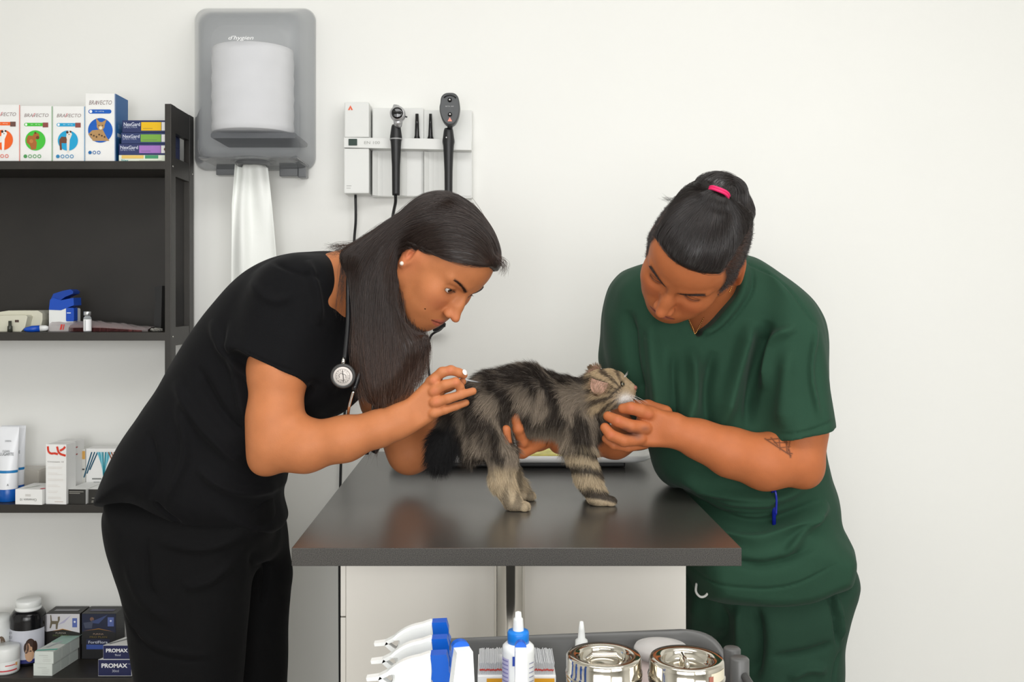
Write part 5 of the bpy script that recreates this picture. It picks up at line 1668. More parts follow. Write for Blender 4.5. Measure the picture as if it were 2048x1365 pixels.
# ================================================================== the woman
WR = [[0.437, 0.582, 0.686], [-0.515, 0.787, -0.341], [-0.738, -0.204, 0.643]]
WD = 1.92
_a = math.radians(7)
WR = [[r[0] * math.cos(_a) + r[1] * math.sin(_a), -r[0] * math.sin(_a) + r[1] * math.cos(_a), r[2]] for r in WR]
wf = Frame(PA(881, 524, WD), WR, 1050 * WD / F_PX)
woman = empty('person', P(420, 1803, 2.10), 'woman in black scrubs with long dark hair bending over the kitten from the left', 'person')
S = head_shapes(wf, lid=.32)
S += [cone(wf.w((-.030, 0, -.035)), wf.w((-.075, 0, -.115)), .058 * wf.s * .95, .055, k=.03),
      cone(wf.w((-.070, 0, -.10)), PA(690, 580, 2.03), .054, .062, k=.03)]
S += [cone(PA(600, 600, 1.95), PA(700, 640, 2.20), .075, .070, k=.05)]
S += limb([(690, 580, 2.03, 70), (600, 680, 2.08, 110), (480, 850, 2.10, 105), (400, 1010, 2.10, 110)], k=.05)
# near arm
S += limb([(578, 620, 1.945, 58), (556, 740, 1.915, 55), (550, 840, 1.90, 51), (548, 888, 1.895, 47)], k=.03)
S += limb([(548, 892, 1.895, 46), (610, 893, 1.885, 47), (690, 878, 1.875, 40), (760, 857, 1.868, 31), (800, 842, 1.865, 27.5)], k=.03)
S.append(ellipsoid(PA(528, 925, 1.90), (.024, .028, .022), k=.03))
# far arm
S += limb([(735, 680, 2.17, 50), (775, 800, 2.13, 49), (818, 905, 2.09, 40)], k=.03)
S += limb([(820, 905, 2.09, 37), (880, 880, 2.06, 38), (930, 850, 2.04, 28)], k=.03)
S += limb([(930, 850, 2.04, 26), (965, 838, 2.03, 24)], k=.02)
for (a, b) in (((960, 830), (995, 822)), ((962, 840), (1000, 836)), ((962, 850), (998, 850))):
    S += limb([(a[0], a[1], 2.03, 10), ((a[0] + b[0]) / 2, (a[1] + b[1]) / 2 - 2, 2.02, 9), (b[0], b[1], 2.01, 8)], k=.006)
# near hand
S.append(slab([(782, 822), (815, 797), (845, 768), (866, 750), (882, 752), (888, 775), (888, 805), (886, 826), (858, 848), (828, 864), (795, 872)], 1.866, .013, .0145, k=.02, tilt=(.10, 0)))
def finger(pts, d0=None, k=.005): return limb([(a, b, d, r) for a, b, d, r in pts], k=k)
S += finger([(862, 764, 1.862, 11.5), (884, 745, 1.856, 10.2), (902, 741, 1.855, 9.6), (918, 746, 1.860, 8.8), (928, 751, 1.866, 7.2)], k=.0035)
S += finger([(866, 783, 1.857, 11.5), (890, 770, 1.849, 10), (911, 765, 1.849, 9.6), (920, 775, 1.856, 8.8), (922, 784, 1.866, 7.4)], k=.0025)
S += finger([(868, 805, 1.856, 11.3), (896, 798, 1.850, 9.6), (922, 790, 1.854, 8.8), (946, 783, 1.862, 7.6)], k=.0025)
S += finger([(864, 828, 1.860, 11), (890, 820, 1.856, 9), (912, 813, 1.861, 8), (932, 806, 1.868, 7)], k=.0025)
S += finger([(826, 812, 1.885, 14), (866, 788, 1.897, 12), (898, 772, 1.890, 10.5), (924, 764, 1.879, 8.6)], k=.006)
for a, b in ((867, 762), (870, 783), (872, 805), (868, 827)):
    S.append(ellipsoid(PA(a, b, 1.851), (.007, .005, .0065), k=.008))
v, q = sdf_mesh(S, .0018)
v = relax(v, q, 1, .35)
col = face_color(wf, v, (186, 117, 74), (176, 92, 76), brow=(60, 38, 30), blush=(206, 112, 84))
pp = px_of(v)
def spot(col, pp, x, y, rx, ry, c, a, depth=None):
    w = a * np.exp(-(((pp[:, 0] - x) / rx) ** 2 + ((pp[:, 1] - y) / ry) ** 2))
    return col * (1 - w[:, None]) + np.array(lin(c)[:3]) * w[:, None]
for a, b in ((867, 762), (869, 783), (872, 804), (899, 742), (913, 766)):
    col = spot(col, pp, a, b, 8, 7, (206, 112, 84), .35)
body_w = link('body', to_mesh('body', v, q, col), m_skin_w, woman)
for s in (-1, 1):
    eyeball(wf, s, (.95, -.12, .06), 'eye', woman)
# nail
mbn = MB()
mbn.lathe([(1e-4, .0012), (.0032, .0009), (.0048, -.0004)], P(930, 745, 1.856), n=14, M=Matrix.Rotation(math.radians(60), 4, 'Y') @ Matrix.Rotation(math.radians(50), 4, 'X'), sx=1.2)
mbn.build('fingernail', mat('white_nail', (238, 230, 224), rough=.15), woman)
# pearl stud
ec = Vector(wf.w((-.010, -.0785, -.033)))
ball(ec + Vector((0, -.004, 0)), .0042, 'pearl_stud', mat('pearl', (226, 214, 200), rough=.12, coat=.6), woman)

# hair mass
HS = [ellipsoid((-.020, 0, .033), (.104, .083, .083)), ellipsoid((.030, 0, .046), (.068, .069, .059), k=.03)]
n_ = np.array((.50, 0, -.866)); p0_ = np.array((.0, 0, .030))
HS.append(Shape(lambda p: np.maximum(-((p - p0_) @ n_) + .010 * np.clip(np.abs(p[:, 1]) / .06, 0, 1) , -(p[:, 0] + .030)), (0, 0, 0), 5.0, 's', .008))
HS = [wf.place(s) for s in HS]
def keep(sh): return sh
fall = [slab([(905, 400), (850, 404), (800, 430), (750, 462), (705, 492), (690, 506), (697, 540), (700, 600), (703, 680), (712, 745), (728, 790), (752, 806), (780, 800), (812, 775), (838, 735), (851, 695), (853, 668), (836, 664), (820, 640), (808, 600), (800, 560), (797, 525), (806, 495), (835, 468), (880, 440)], 1.905, .035, .055, tilt=(-.10, -.02), k=.02),
        slab([(745, 475), (722, 488), (700, 500), (690, 510), (700, 525), (720, 530), (760, 500)], 1.96, .012, .03, k=.02)]
_fe = ellipsoid((.055, 0, -.020), (.075, .105, .105))
face_cut = wf.place(Shape(lambda p: np.maximum(np.maximum(-(p[:, 0] + .006 + .25 * np.clip(-.03 - p[:, 2], 0, .1)), -((p - np.array((.0, 0, .030))) @ np.array((.50, 0, -.866)))), _fe.f(p)), (0, 0, 0), 5.0, 's', .006))
HS_all = fall + [face_cut] + HS
# order: falling hair first, trimmed from the face, then the cap (already trimmed)
class Cap: pass
def cap_f(p):
    d = np.full(len(p), 1.0)
    for s in HS:
        e = s.f(p)
        if s.op == 'u':
            h = np.maximum(s.k - np.abs(d - e), 0) / s.k; d = np.minimum(d, e) - h * h * s.k * .25
        else:
            h = np.maximum(s.k - np.abs(d + e), 0) / s.k; d = np.maximum(d, -e) + h * h * s.k * .25
    return d
cap = Shape(cap_f, wf.w((-.01, 0, .04)), .15, 'u', .02)
HW = fall + [face_cut, cap]
vh, qh = sdf_mesh(HW, .003)
vh = relax(vh, qh, 2)
hair_w = link('hair', to_mesh('hair', vh, qh), m_hair_dark, woman)
A = [(998, 535, 1.86, -.75, -.65, .2), (985, 480, 1.88, -.8, -.7), (940, 415, 1.90, -1, -.15), (900, 440, 1.84, -1, .05), (950, 480, 1.84, -.9, -.3), (930, 510, 1.83, -.95, -.1),
     (880, 480, 1.83, -.95, .12), (850, 420, 1.86, -.9, .4), (840, 478, 1.84, -.85, .5), (800, 500, 1.86, -.5, .85), (800, 440, 1.88, -.75, .65), (750, 480, 1.88, -.62, .78), (720, 500, 1.9, -.45, .9),
     (770, 560, 1.86, -.1, 1), (720, 580, 1.88, -.02, 1), (790, 620, 1.86, .02, 1), (740, 680, 1.87, .04, 1), (800, 700, 1.87, .1, 1), (780, 770, 1.88, .1, 1), (845, 690, 1.88, .12, 1), (830, 750, 1.88, -.02, 1), (715, 740, 1.88, .1, 1)]
rnd = np.random.RandomState(11)
flow = arrows(A)
rp, rn = sample_surface(vh, qh, 15000, rnd, mask=lambda c: np.where((c[:, 1] < 1.99), 1, .25))
st = rnd.uniform(.010, .020, len(rp))
strands = sweep_hair(HW, rp, flow, 12, st, lift=.0016, jitter=.16, rnd=rnd, cling=.9)
hc = np.array(lin((46, 34, 29))[:3]) * rnd.uniform(.55, 1.35, (len(rp), 1))
lower = np.clip((1.28 - strands[:, :, 2]) / .16, 0, 1)[:, :, None]
colr = hc[:, None, :] * (1 - lower) + (np.array(lin((74, 53, 43))[:3]) * rnd.uniform(.5, 1.25, (len(rp), 1)))[:, None, :] * lower
hair_curves('hair_strands', strands, .00024, m_hair_strand, hair_w, colr, tip=.35)
# loose ends below and stray hairs
def guide_strands(guides, n, spread, K, rnd, wob=.002):
    out = []
    G = [np.array(spline([tuple(PA(*p)) for p in g], 6)) for g in guides]
    for i in range(n):
        g = G[rnd.randint(len(G))]
        t = np.linspace(0, (len(g) - 1) * rnd.uniform(.75, 1), K)
        i0 = np.clip(t.astype(int), 0, len(g) - 2); f = (t - i0)[:, None]
        c = g[i0] * (1 - f) + g[i0 + 1] * f
        off = rnd.normal(size=3) * spread; off2 = rnd.normal(size=3) * spread
        s = np.linspace(0, 1, K)[:, None]
        out.append(c + off * (1 - s) + off2 * s + wob * np.sin(s * rnd.uniform(3, 9) + rnd.uniform(0, 6)) * rnd.normal(size=3))
    return np.array(out)
g1 = [[(722, 560, 1.905), (720, 620, 1.885), (718, 700, 1.87), (730, 780, 1.88), (745, 812, 1.885)], [(758, 560, 1.90), (762, 620, 1.88), (765, 700, 1.865), (768, 790, 1.87), (770, 830, 1.88)],
      [(782, 560, 1.90), (790, 620, 1.885), (798, 690, 1.865), (795, 770, 1.87), (785, 818, 1.88)], [(800, 600, 1.92), (815, 650, 1.905), (824, 700, 1.88), (822, 760, 1.875), (808, 802, 1.88)],
      [(815, 630, 1.93), (836, 670, 1.915), (843, 705, 1.895), (838, 745, 1.88), (828, 775, 1.885)]]
s1 = guide_strands(g1, 2200, np.array((.0095, .010, .006)), 14, rnd)
g2 = [[(830, 655, 1.92), (850, 690, 1.90), (846, 740, 1.88), (832, 790, 1.885)], [(828, 665, 1.92), (848, 720, 1.89), (826, 760, 1.88), (815, 805, 1.885)], [(800, 690, 1.86), (815, 760, 1.87), (800, 800, 1.88)],
      [(760, 460, 1.88), (712, 488, 1.89), (672, 492, 1.90), (650, 497, 1.91)], [(770, 455, 1.88), (700, 498, 1.89), (675, 500, 1.90), (655, 506, 1.91)], [(700, 505, 1.92), (690, 520, 1.92), (684, 560, 1.92), (676, 640, 1.92)],
      [(980, 500, 1.87), (1000, 520, 1.865), (1008, 535, 1.865), (1002, 552, 1.865)], [(940, 410, 1.9), (972, 450, 1.89), (988, 490, 1.88), (996, 520, 1.87)]]
s2 = guide_strands(g2, 420, np.array((.0045, .006, .0035)), 14, rnd, wob=.003)
sa = np.concatenate([s1, s2])
hc = np.array(lin((58, 41, 33))[:3]) * rnd.uniform(.5, 1.4, (len(sa), 1))
lower = np.clip((1.28 - sa[:, :, 2]) / .16, 0, 1)[:, :, None]
colr = hc[:, None, :] * (1 - lower) + (np.array(lin((84, 60, 47))[:3]) * rnd.uniform(.5, 1.25, (len(sa), 1)))[:, None, :] * lower
hair_curves('loose_hair_strands', sa, .00022, m_hair_strand, hair_w, colr, tip=.3)
# brows and lashes
def brow_strands(fr, s, rnd, n=300, col_=(50, 32, 26)):
    out = []
    for i in range(n):
        t = rnd.rand(); ay = .012 + .036 * t
        zb = .0140 + .0115 * math.sin(t * 1.75) + rnd.normal() * .0013 * (1.15 - .75 * t)
        p = fr.w((.0, s * ay, zb)); d = fr.dirw((1, 0, 0))
        out.append((p, fr.dirw((.0, s * 1, .55 - .9 * t))))
    return out
def on_face(shapes, fr, pts, far=.13):
    """move points given with x=0 forward on to the face surface"""
    P0 = np.array(pts); d = fr.dirw((1, 0, 0)); hi = P0 + d * far * fr.s
    t = np.zeros(len(P0)); cur = hi.copy()
    for _ in range(40):
        e = eval_shapes(shapes, cur, big=.08)
        cur = cur - d * (e * .8)[:, None]
    return cur
def add_brows(fr, shapes, parent, rnd, color):
    for s in (-1, 1):
        bs_ = brow_strands(fr, s, rnd)
        r0 = on_face(shapes, fr, [b[0] for b in bs_])
        dr = np.array([b[1] for b in bs_]) * .0048 * fr.s
        out = np.stack([r0 + dr * t + fr.dirw((1, 0, 0)) * .0004 * (math.sin(math.pi * t) + .3) for t in (0, .33, .66, 1)], 1)
        hair_curves('eyebrow', out, .00017, mat('brow_hair', color, rough=.5), parent, tip=.3)
        # upper lashes
        L = []
        for i in range(26):
            u = -1 + 2 * i / 25
            a = np.array((.0655 + .0150 * math.cos(u * .9), s * (.031 + .0125 * u), .0040 * (1 - u * u) - .0018))
            dl = np.array((.75, s * u * .5, -.12))
            L.append([fr.w(a + dl * .0048 * t + np.array((0, 0, .0012 * t * t))) for t in (0, .35, .7, 1)])
        hair_curves('eyelashes', np.array(L), .00014, mat('lash_black', (14, 10, 9), rough=.5), parent, tip=.2)
head_only_w = S
add_brows(wf, S, woman, rnd, (44, 28, 22))

# top
TS = [slab([(600, 508), (560, 514), (522, 540), (500, 590), (484, 640), (470, 690), (456, 745), (520, 790), (600, 815), (622, 756), (634, 712), (650, 660), (664, 610), (668, 560), (645, 522)], 1.935, .05, .072, k=.03, tilt=(.05, .12)),
      cutplane(PA(546, 722, 1.93), (-.435, 0, -.90), .15),
      slab([(668, 503), (620, 504), (582, 507), (543, 517), (504, 537), (465, 570), (426, 615), (387, 667), (355, 719), (329, 764), (290, 823), (251, 881), (221, 945), (205, 988), (212, 1006), (240, 1010), (290, 1007), (330, 1030), (370, 1053), (420, 1066), (470, 1070), (520, 1068), (560, 1058), (572, 1040), (563, 1000), (567, 970), (580, 925), (600, 890), (640, 845), (680, 830), (712, 805), (738, 770), (745, 700), (735, 620), (715, 560), (698, 520)], 2.08, .11, .175, k=.03, smooth=4),
      slab([(700, 600), (740, 640), (770, 700), (775, 760), (740, 775), (705, 740)], 2.17, .05, .06, k=.03)]
# neck opening and sleeve mouth
TS.append(cone(PA(728, 500, 1.96), PA(742, 575, 1.93), .050, .050, op='s', k=.006))
fw = folds_field([([(420, 640), (470, 720), (560, 800)], .006, 10), ([(350, 760), (420, 860), (520, 950)], .006, 12), ([(400, 730), (450, 820), (500, 870)], -.005, 9), ([(340, 1000), (380, 900), (360, 800)], .005, 10),
                  ([(300, 1000), (320, 930), (300, 860)], -.004, 9), ([(470, 640), (480, 760), (500, 850)], .005, 10), ([(560, 1000), (470, 980), (400, 930)], .005, 10), ([(560, 960), (500, 930), (450, 880)], -.005, 9),
                  ([(620, 520), (640, 580), (645, 650)], .005, 7), ([(500, 560), (560, 600), (600, 590)], .003, 10), ([(313, 1002), (330, 1024), (360, 1048)], -.006, 4), ([(545, 520), (600, 545), (650, 560)], -.003, 5), ([(490, 690), (560, 722), (612, 742)], -.0012, 2.2), ([(700, 620), (690, 700), (660, 790)], .006, 9), ([(640, 760), (600, 800), (560, 760)], -.006, 9)], 1.93)
cloth('scrub_top', TS, .0032, m_black_cloth, woman, folds=fw, famp=2.3, noise=.0018, nscale=20)
# trousers
BS = [slab([(222, 990), (216, 1012), (219, 1063), (232, 1128), (248, 1180), (258, 1232), (265, 1290), (285, 1420), (310, 1600), (330, 1780), (430, 1780), (455, 1600), (480, 1400), (492, 1250), (510, 1120), (545, 1060), (548, 1010), (520, 985), (300, 985)], 2.03, .075, .10, k=.03, tilt=(0, 0)),
      slab([(300, 1000), (290, 1100), (330, 1250), (400, 1400), (430, 1600), (440, 1780), (530, 1780), (560, 1600), (572, 1400), (575, 1258), (579, 1193), (584, 1150), (578, 1110), (573, 1070), (564, 1035), (546, 1008)], 2.20, .07, .085, k=.02),
      slab([(225, 1000), (235, 1090), (300, 1140), (420, 1150), (540, 1120), (562, 1070), (548, 1010), (520, 985), (300, 985)], 2.12, .10, .15, k=.03)]
fb = folds_field([([(310, 1060), (315, 1150), (330, 1180)], -.004, 3), ([(330, 1070), (420, 1085), (500, 1060)], .004, 8), ([(250, 1220), (330, 1290), (440, 1310)], -.0025, 2.5), ([(250, 1205), (330, 1275), (440, 1297)], .0025, 4), ([(504, 1100), (500, 1180), (492, 1260)], -.006, 6),
                  ([(270, 1100), (300, 1180), (360, 1230)], .004, 12), ([(480, 1110), (430, 1150), (380, 1160)], .004, 9), ([(540, 1090), (560, 1140), (555, 1200)], .005, 8)], 1.98)
cloth('trousers', BS, .0045, m_black_cloth2, woman, folds=fb, famp=2.2, noise=.002, nscale=14)
def shoe(px, d, m, parent, sgn=1):
    c = P(px, VY + CAM_Z / d * F_PX, d)
    s_ = [ellipsoid((c.x + sgn * .03, c.y, .035), (.125, .045, .045)), ellipsoid((c.x - sgn * .05, c.y, .055), (.055, .042, .055), k=.03), halfspace((0, 0, .001), (0, 0, -1))]
    v_, q_ = sdf_mesh(s_, .006); link('shoe', to_mesh('shoe', relax(v_, q_, 1), q_), m, parent)
shoe(395, 2.03, mat('white_shoe', (220, 220, 218), rough=.5), woman); shoe(500, 2.20, mat('white_shoe', (220, 220, 218)), woman)
# stethoscope round her neck
m_tube = mat('black_stethoscope_tube', (22, 22, 24), rough=.3)
ste = empty('stethoscope', P(686, 780, 1.84), 'black stethoscope with a round steel chestpiece hanging round the woman\'s neck', 'stethoscope')
MB().tube(spline([P(716, 500, 2.0), P(702, 520, 1.96), P(697, 560, 1.90), P(696, 640, 1.87), P(691, 700, 1.855), P(688, 722, 1.85)], 6), .0046, n=12).build('tubing', m_tube, ste)
MB().tube(spline([P(750, 510, 2.0), P(738, 560, 1.93), P(734, 660, 1.90), P(724, 730, 1.875), P(708, 780, 1.852)], 6), .0046, n=12).build('tubing', m_tube, ste)
cc = P(686.5, 752, 1.842)
Ry = Matrix.Rotation(math.radians(90), 4, 'X') @ Matrix.Rotation(math.radians(6), 4, 'X')
cp = MB().lathe([(1e-4, .0000), (.016, .0), (.0205, .0012), (.0225, .004), (.0225, -.004), (.020, -.008), (.009, -.012), (1e-4, -.012)], cc, n=48, M=Ry).build('chestpiece', m_chrome, ste, fix=True)
MB().lathe([(.0178, .0052), (.0200, .0062), (.0226, .0050), (.0232, .0020), (.0226, -.002)], cc, n=48, M=Ry).build('rim', mat('dark_grey_rim', (58, 57, 56), rough=.4), cp)
MB().lathe([(1e-4, .0050), (.0180, .0050), (.0182, .0044)], cc, n=48, M=Ry).build('diaphragm', mat('matte_white_disc', (214, 206, 200), rough=.5), cp)
e1 = (Ry.to_3x3() @ Vector((1, 0, 0))); e2 = (Ry.to_3x3() @ Vector((0, 1, 0)))
if e2.z < 0: e2 = -e2
pr = Print(cc + Vector((0, -.0052, 0)), (1, 0, 0), e2, lift=.0004)
pr.ring(0, 0, .0135, .0005, '#3a3632', 40)
pr.ring(0, 0, .0093, .0003, '#5a544e', 36)
for i, ch in enumerate('LITTMANN QUALITY'):
    if ch != ' ':
        a = math.radians(200 - i * 22)
        pr.rect(.0114 * math.cos(a) - .0006, .0114 * math.sin(a) - .0007, .0012, .0014, '#6a645e')
pr.stroke([(-.0005, .0105), (.0005, .003), (.0012, -.004), (.0008, -.0105)], .0012, '#2a2624')
pr.stroke([(-.006, -.003), (-.007, .002), (-.003, .006), (.0, .003), (.003, .0035), (.006, .001), (.006, -.004)], .0008, '#3a3632')
pr.stroke([(-.004, -.006), (.0, -.009), (.004, -.006)], .0006, '#4a4642')
pr.build('printing', cp)
MB().tube([P(687, 716, 1.848), P(686.6, 730, 1.846)], [.0035, .0042], n=14).build('stem', m_chrome, ste)
MB().tube(spline([P(707, 783, 1.852), P(702, 800, 1.858), P(697, 822, 1.87), P(696, 850, 1.93), P(700, 880, 1.98), P(722, 900, 2.0)], 6), .0028, n=12).build('ear_tube', m_chrome, ste)
MB().tube(spline([P(742, 780, 1.90), P(745, 800, 1.92), P(746, 825, 1.94), P(748, 860, 1.98), P(752, 890, 2.0)], 6), .0026, n=12).build('ear_tube', m_chrome, ste)
MB().tube([P(722, 900, 2.0), P(730, 903, 2.0), P(738, 904, 2.0)], [.004, .0075, .006], n=14).build('ear_tip', m_tube, ste)
MB().tube([P(750, 882, 2.0), P(753, 895, 2.0), P(748, 906, 2.0)], [.004, .0080, .006], n=14).build('ear_tip', m_tube, ste)
# thermometer probe held at the kitten's rear
tp = MB().tube([P(914, 757, 1.873), P(935, 761, 1.885), P(962, 766, 1.905)], [.0020, .0017, .0013], n=10).build('thermometer_probe', mat('clear_probe', (196, 198, 200), rough=.2, metal=.3))
tag(tp, 'thin grey thermometer probe in the woman\'s fingers touching the kitten\'s rump', 'thermometer')
# ================================================================== the kitten
KZ = .9
kit = empty('kitten', (PA(1090, 1012, 1.92)[0], 1.93, KZ), 'fluffy brown tabby kitten with a black tail standing on the grey table', 'kitten')
KS = [ellipsoid(PA(985, 806, 1.935), (.046, .046, .050)),
      cone(PA(985, 800, 1.935), PA(1050, 786, 1.945), .046, .046, k=.03), cone(PA(1050, 786, 1.945), PA(1125, 808, 1.955), .046, .042, k=.03),
      ellipsoid(PA(1155, 835, 1.96), (.034, .036, .045), k=.03),
      cone(PA(1130, 805, 1.955), PA(1175, 790, 1.95), .040, .030, k=.03),
      ellipsoid(PA(1060, 830, 1.95), (.070, .036, .030), k=.03),
      # head
      ellipsoid(PA(1204, 778, 1.945), (.037, .037, .037), k=.012), ellipsoid(PA(1226, 768, 1.942), (.025, .029, .026), k=.012),
      ellipsoid(PA(1226, 793, 1.94), (.025, .030, .021), k=.012), ellipsoid(PA(1190, 824, 1.955), (.022, .026, .028), k=.02), ellipsoid(PA(1186, 848, 1.962), (.024, .028, .026), k=.02),
      ellipsoid(PA(1251, 788, 1.935), (.0180, .0165, .0145), k=.010), ellipsoid(PA(1256, 776, 1.935), (.0105, .0085, .0065), k=.010),
      ellipsoid(PA(1252, 798, 1.936), (.011, .011, .008), k=.008),
      cone(PA(1236, 761, 1.938), PA(1263, 774, 1.934), .013, .0062, k=.010),
      ellipsoid(PA(1245, 768, 1.923), (.007, .005, .0050), op='s', k=.005),
      # near hind leg
      ellipsoid(PA(968, 860, 1.905), (.036, .026, .048), k=.025), ellipsoid(PA(948, 892, 1.925), (.026, .024, .034), k=.02),
      cone(PA(975, 875, 1.900), PA(1008, 915, 1.895), .032, .026, k=.02), cone(PA(1003, 915, 1.895), PA(1004, 962, 1.893), .026, .0225, k=.012),
      cone(PA(1002, 966, 1.892), PA(1024, 1002, 1.886), .022, .0175, k=.010),
      # far hind leg
      ellipsoid(PA(985, 860, 1.985), (.036, .026, .046), k=.025), cone(PA(1000, 900, 1.99), PA(1020, 950, 1.99), .024, .020, k=.015), cone(PA(1020, 950, 1.99), PA(1045, 978, 1.985), .019, .0155, k=.010),
      # near front leg
      cone(PA(1155, 850, 1.935), PA(1158, 905, 1.93), .031, .025, k=.02), cone(PA(1160, 905, 1.93), PA(1175, 955, 1.93), .0265, .0240, k=.012), cone(PA(1175, 955, 1.93), PA(1192, 992, 1.928), .0235, .020, k=.010),
      # far front leg
      cone(PA(1160, 850, 1.985), PA(1165, 905, 1.99), .028, .022, k=.02), cone(PA(1165, 905, 1.99), PA(1182, 975, 1.99), .021, .017, k=.012),
      # tail
      cone(PA(945, 800, 1.93), PA(915, 840, 1.91), .020, .022, k=.02), cone(PA(915, 840, 1.91), PA(888, 890, 1.90), .022, .023, k=.02), cone(PA(888, 890, 1.90), PA(879, 918, 1.897), .023, .020, k=.015)]
paws = [(1040, 1009, 1.878, 12), (1183 + 30, 1003, 1.925, 12), (1052, 981, 1.975, 11), (1196, 985, 1.985, 11)]
for (px, py, d, r) in paws:
    c = PA(px, py, d); r_ = r / F_PX * d
    c[2] = KZ + r_ * .85
    KS.append(ellipsoid(c - np.array((.008, 0, 0)), (.019, .0165, r_ * 1.05), k=.010))
    for dy in (-.011, -.0036, .0038, .011):
        KS.append(ellipsoid(c + np.array((.0125 - abs(dy) * .4, dy * 1.1, -r_ * .15)), (.0092, .0047, .0088), k=.002))
# ears
def ear(c, nrm, up, w, h, name, d_, side):
    c = np.array(c, float); nrm = np.array(nrm, float); nrm /= np.linalg.norm(nrm)
    up = np.array(up, float); up -= nrm * (up @ nrm); up /= np.linalg.norm(up); rt = np.cross(up, nrm)
    mb = MB(); n = 12; rows = 9; vs = []; fs = []
    for lay in (0, 1):
        for i in range(rows + 1):
            t = i / rows; ww = w * (1 - t ** 3.6) + .0008
            for j in range(n + 1):
                u = -1 + 2 * j / n
                cup = .35 * w * (1 - u * u) * (1 - .5 * t)
                p = c + up * h * t + rt * ww * u - nrm * (cup + lay * .0012)
                vs.append(p)
    for lay in (0, 1):
        o = lay * (rows + 1) * (n + 1)
        for i in range(rows):
            for j in range(n):
                a = o + i * (n + 1) + j
                fs.append((a, a + 1, a + n + 2, a + n + 1) if lay == 0 else (a + n + 1, a + n + 2, a + 1, a))
    k_ = (rows + 1) * (n + 1)
    for i in range(rows):
        for j in (0, n):
            a = i * (n + 1) + j
            fs.append((a, a + n + 1, a + n + 1 + k_, a + k_))
    mb.add(vs, fs, 0, True)
    return mb.build(name, mat('kitten_ear_skin', (166, 128, 110), rough=.6, sss=.1, var=.12, vscale=90), kit, fix=True), vs, n, rows
kv, kq = sdf_mesh(KS, .0024)
kv[:, 2] = np.maximum(kv[:, 2], KZ + .0006)
kv = relax(kv, kq, 1, .3)
kv[:, 2] = np.maximum(kv[:, 2], KZ + .0006)

def lerp3(a, b, t): return a * (1 - t[:, None]) + b * t[:, None]
def tabby(p):
    """coat colour by place on the body: dark tabby bands over grey-buff, black tail, white chin"""
    pp = px_of(p); x, y = pp[:, 0], pp[:, 1]
    L = lambda c: np.array(lin(c)[:3])
    buff = L((176, 158, 130)); dark = L((38, 31, 26)); mid = L((132, 119, 104)); blk = L((20, 19, 20)); white = L((238, 232, 226))
    n1 = wav(p, 34, 1); n2 = wav(p, 75, 2); n3 = wav(p, 150, 4)
    # body marbling
    pa = p * np.array((1.25, 1.0, .55)) + np.array((0, 0, 1)) * (p[:, 0] * .25)[:, None]
    m = np.clip(.80 + 1.9 * wav(pa, 62, 1) + .8 * wav(pa, 120, 2) + .7 * wav(pa, 260, 3), 0, 1)
    back = np.clip((800 - y) / 45, 0, 1)                       # darker towards the spine
    belly = np.clip((y - 842) / 40, 0, 1) * np.clip((x - 1030) / 20, 0, 1) * np.clip((1150 - x) / 20, 0, 1)
    m = np.clip(m * .95 + back * .60 - belly * .28, 0, 1)
    c = lerp3(np.tile(mid, (len(p), 1)), np.tile(dark, (len(p), 1)), m)
    c = lerp3(c, np.tile(L((186, 168, 144)), (len(p), 1)), belly * .55)
    # legs: banded
    leg = np.clip((y - np.where(x > 1100, 886, 928)) / 12, 0, 1) * (x > 955)
    front = (x > 1110).astype(float)
    s = np.sin((y + (x - 1180) * -.25 + 7 * n1) / 6.2)
    lc = lerp3(np.tile(buff, (len(p), 1)), np.tile(dark, (len(p), 1)), np.clip(s * 2.0 + .15, 0, 1) * front * .92 + (1 - front) * np.clip(.2 + n3 * 1.2, 0, .55))
    hock = np.clip((980 - x) / 10, 0, 1) * (1 - front)
    lc = lerp3(lc, np.tile(dark, (len(p), 1)), hock * .6)
    sole = np.clip((y - 1002) / 8, 0, 1) * np.clip((1205 - x) / 30, 0, 1) * front
    lc = lerp3(lc, np.tile(dark, (len(p), 1)), sole)
    c = lerp3(c, lc, leg)
    # head
    hw = np.clip((x - 1172) / 14, 0, 1) * np.clip((835 - y) / 12, 0, 1)
    ang = np.arctan2(y - 790, x - 1250)
    rr = np.hypot(x - 1262, (y - 800) * 1.0)
    st = np.sin(ang * 17 + rr / 30 + n2 * .8)
    hc_ = lerp3(np.tile(L((172, 150, 118)), (len(p), 1)), np.tile(L((54, 42, 33)), (len(p), 1)), np.clip(st * 1.6 + .0, 0, .9) * np.clip((1248 - x) / 12, .0, 1))
    # cheek line behind the eye
    ln = np.exp(-(((y - 772) - (1243 - x) * .95) / 3.2) ** 2) * ((x > 1208) & (x < 1243))
    hc_ = lerp3(hc_, np.tile(L((46, 36, 30)), (len(p), 1)), np.clip(ln, 0, .9))
    mz = np.exp(-(((x - 1252) / 13) ** 2 + ((y - 801) / 11) ** 2))
    hc_ = lerp3(hc_, np.tile(white, (len(p), 1)), np.clip(mz * 1.5, 0, 1))
    c = lerp3(c, hc_, hw)
    # tail
    tw = np.clip((925 - x - (y - 870) * -.12) / 16, 0, 1) * np.clip((y - 815) / 40, 0, 1)
    c = lerp3(c, np.tile(blk, (len(p), 1)), tw)
    return c
kbody = link('body', to_mesh('body', kv, kq, tabby(kv) * .75), mat('kitten_coat', (120, 105, 90), rough=.8, vcol=True), kit)
rk = np.random.RandomState(5)
fn = 84000
def dens(c):
    pp = px_of(c)
    w = np.where(c[:, 1] > 1.985, .25, 1.0)
    w = w * np.where((pp[:, 0] > 1180) & (pp[:, 1] < 830), 2.0, 1)
    return w
fp, fnn = sample_surface(kv, kq, fn, rk, dens)
ok = fp[:, 2] > KZ + .003
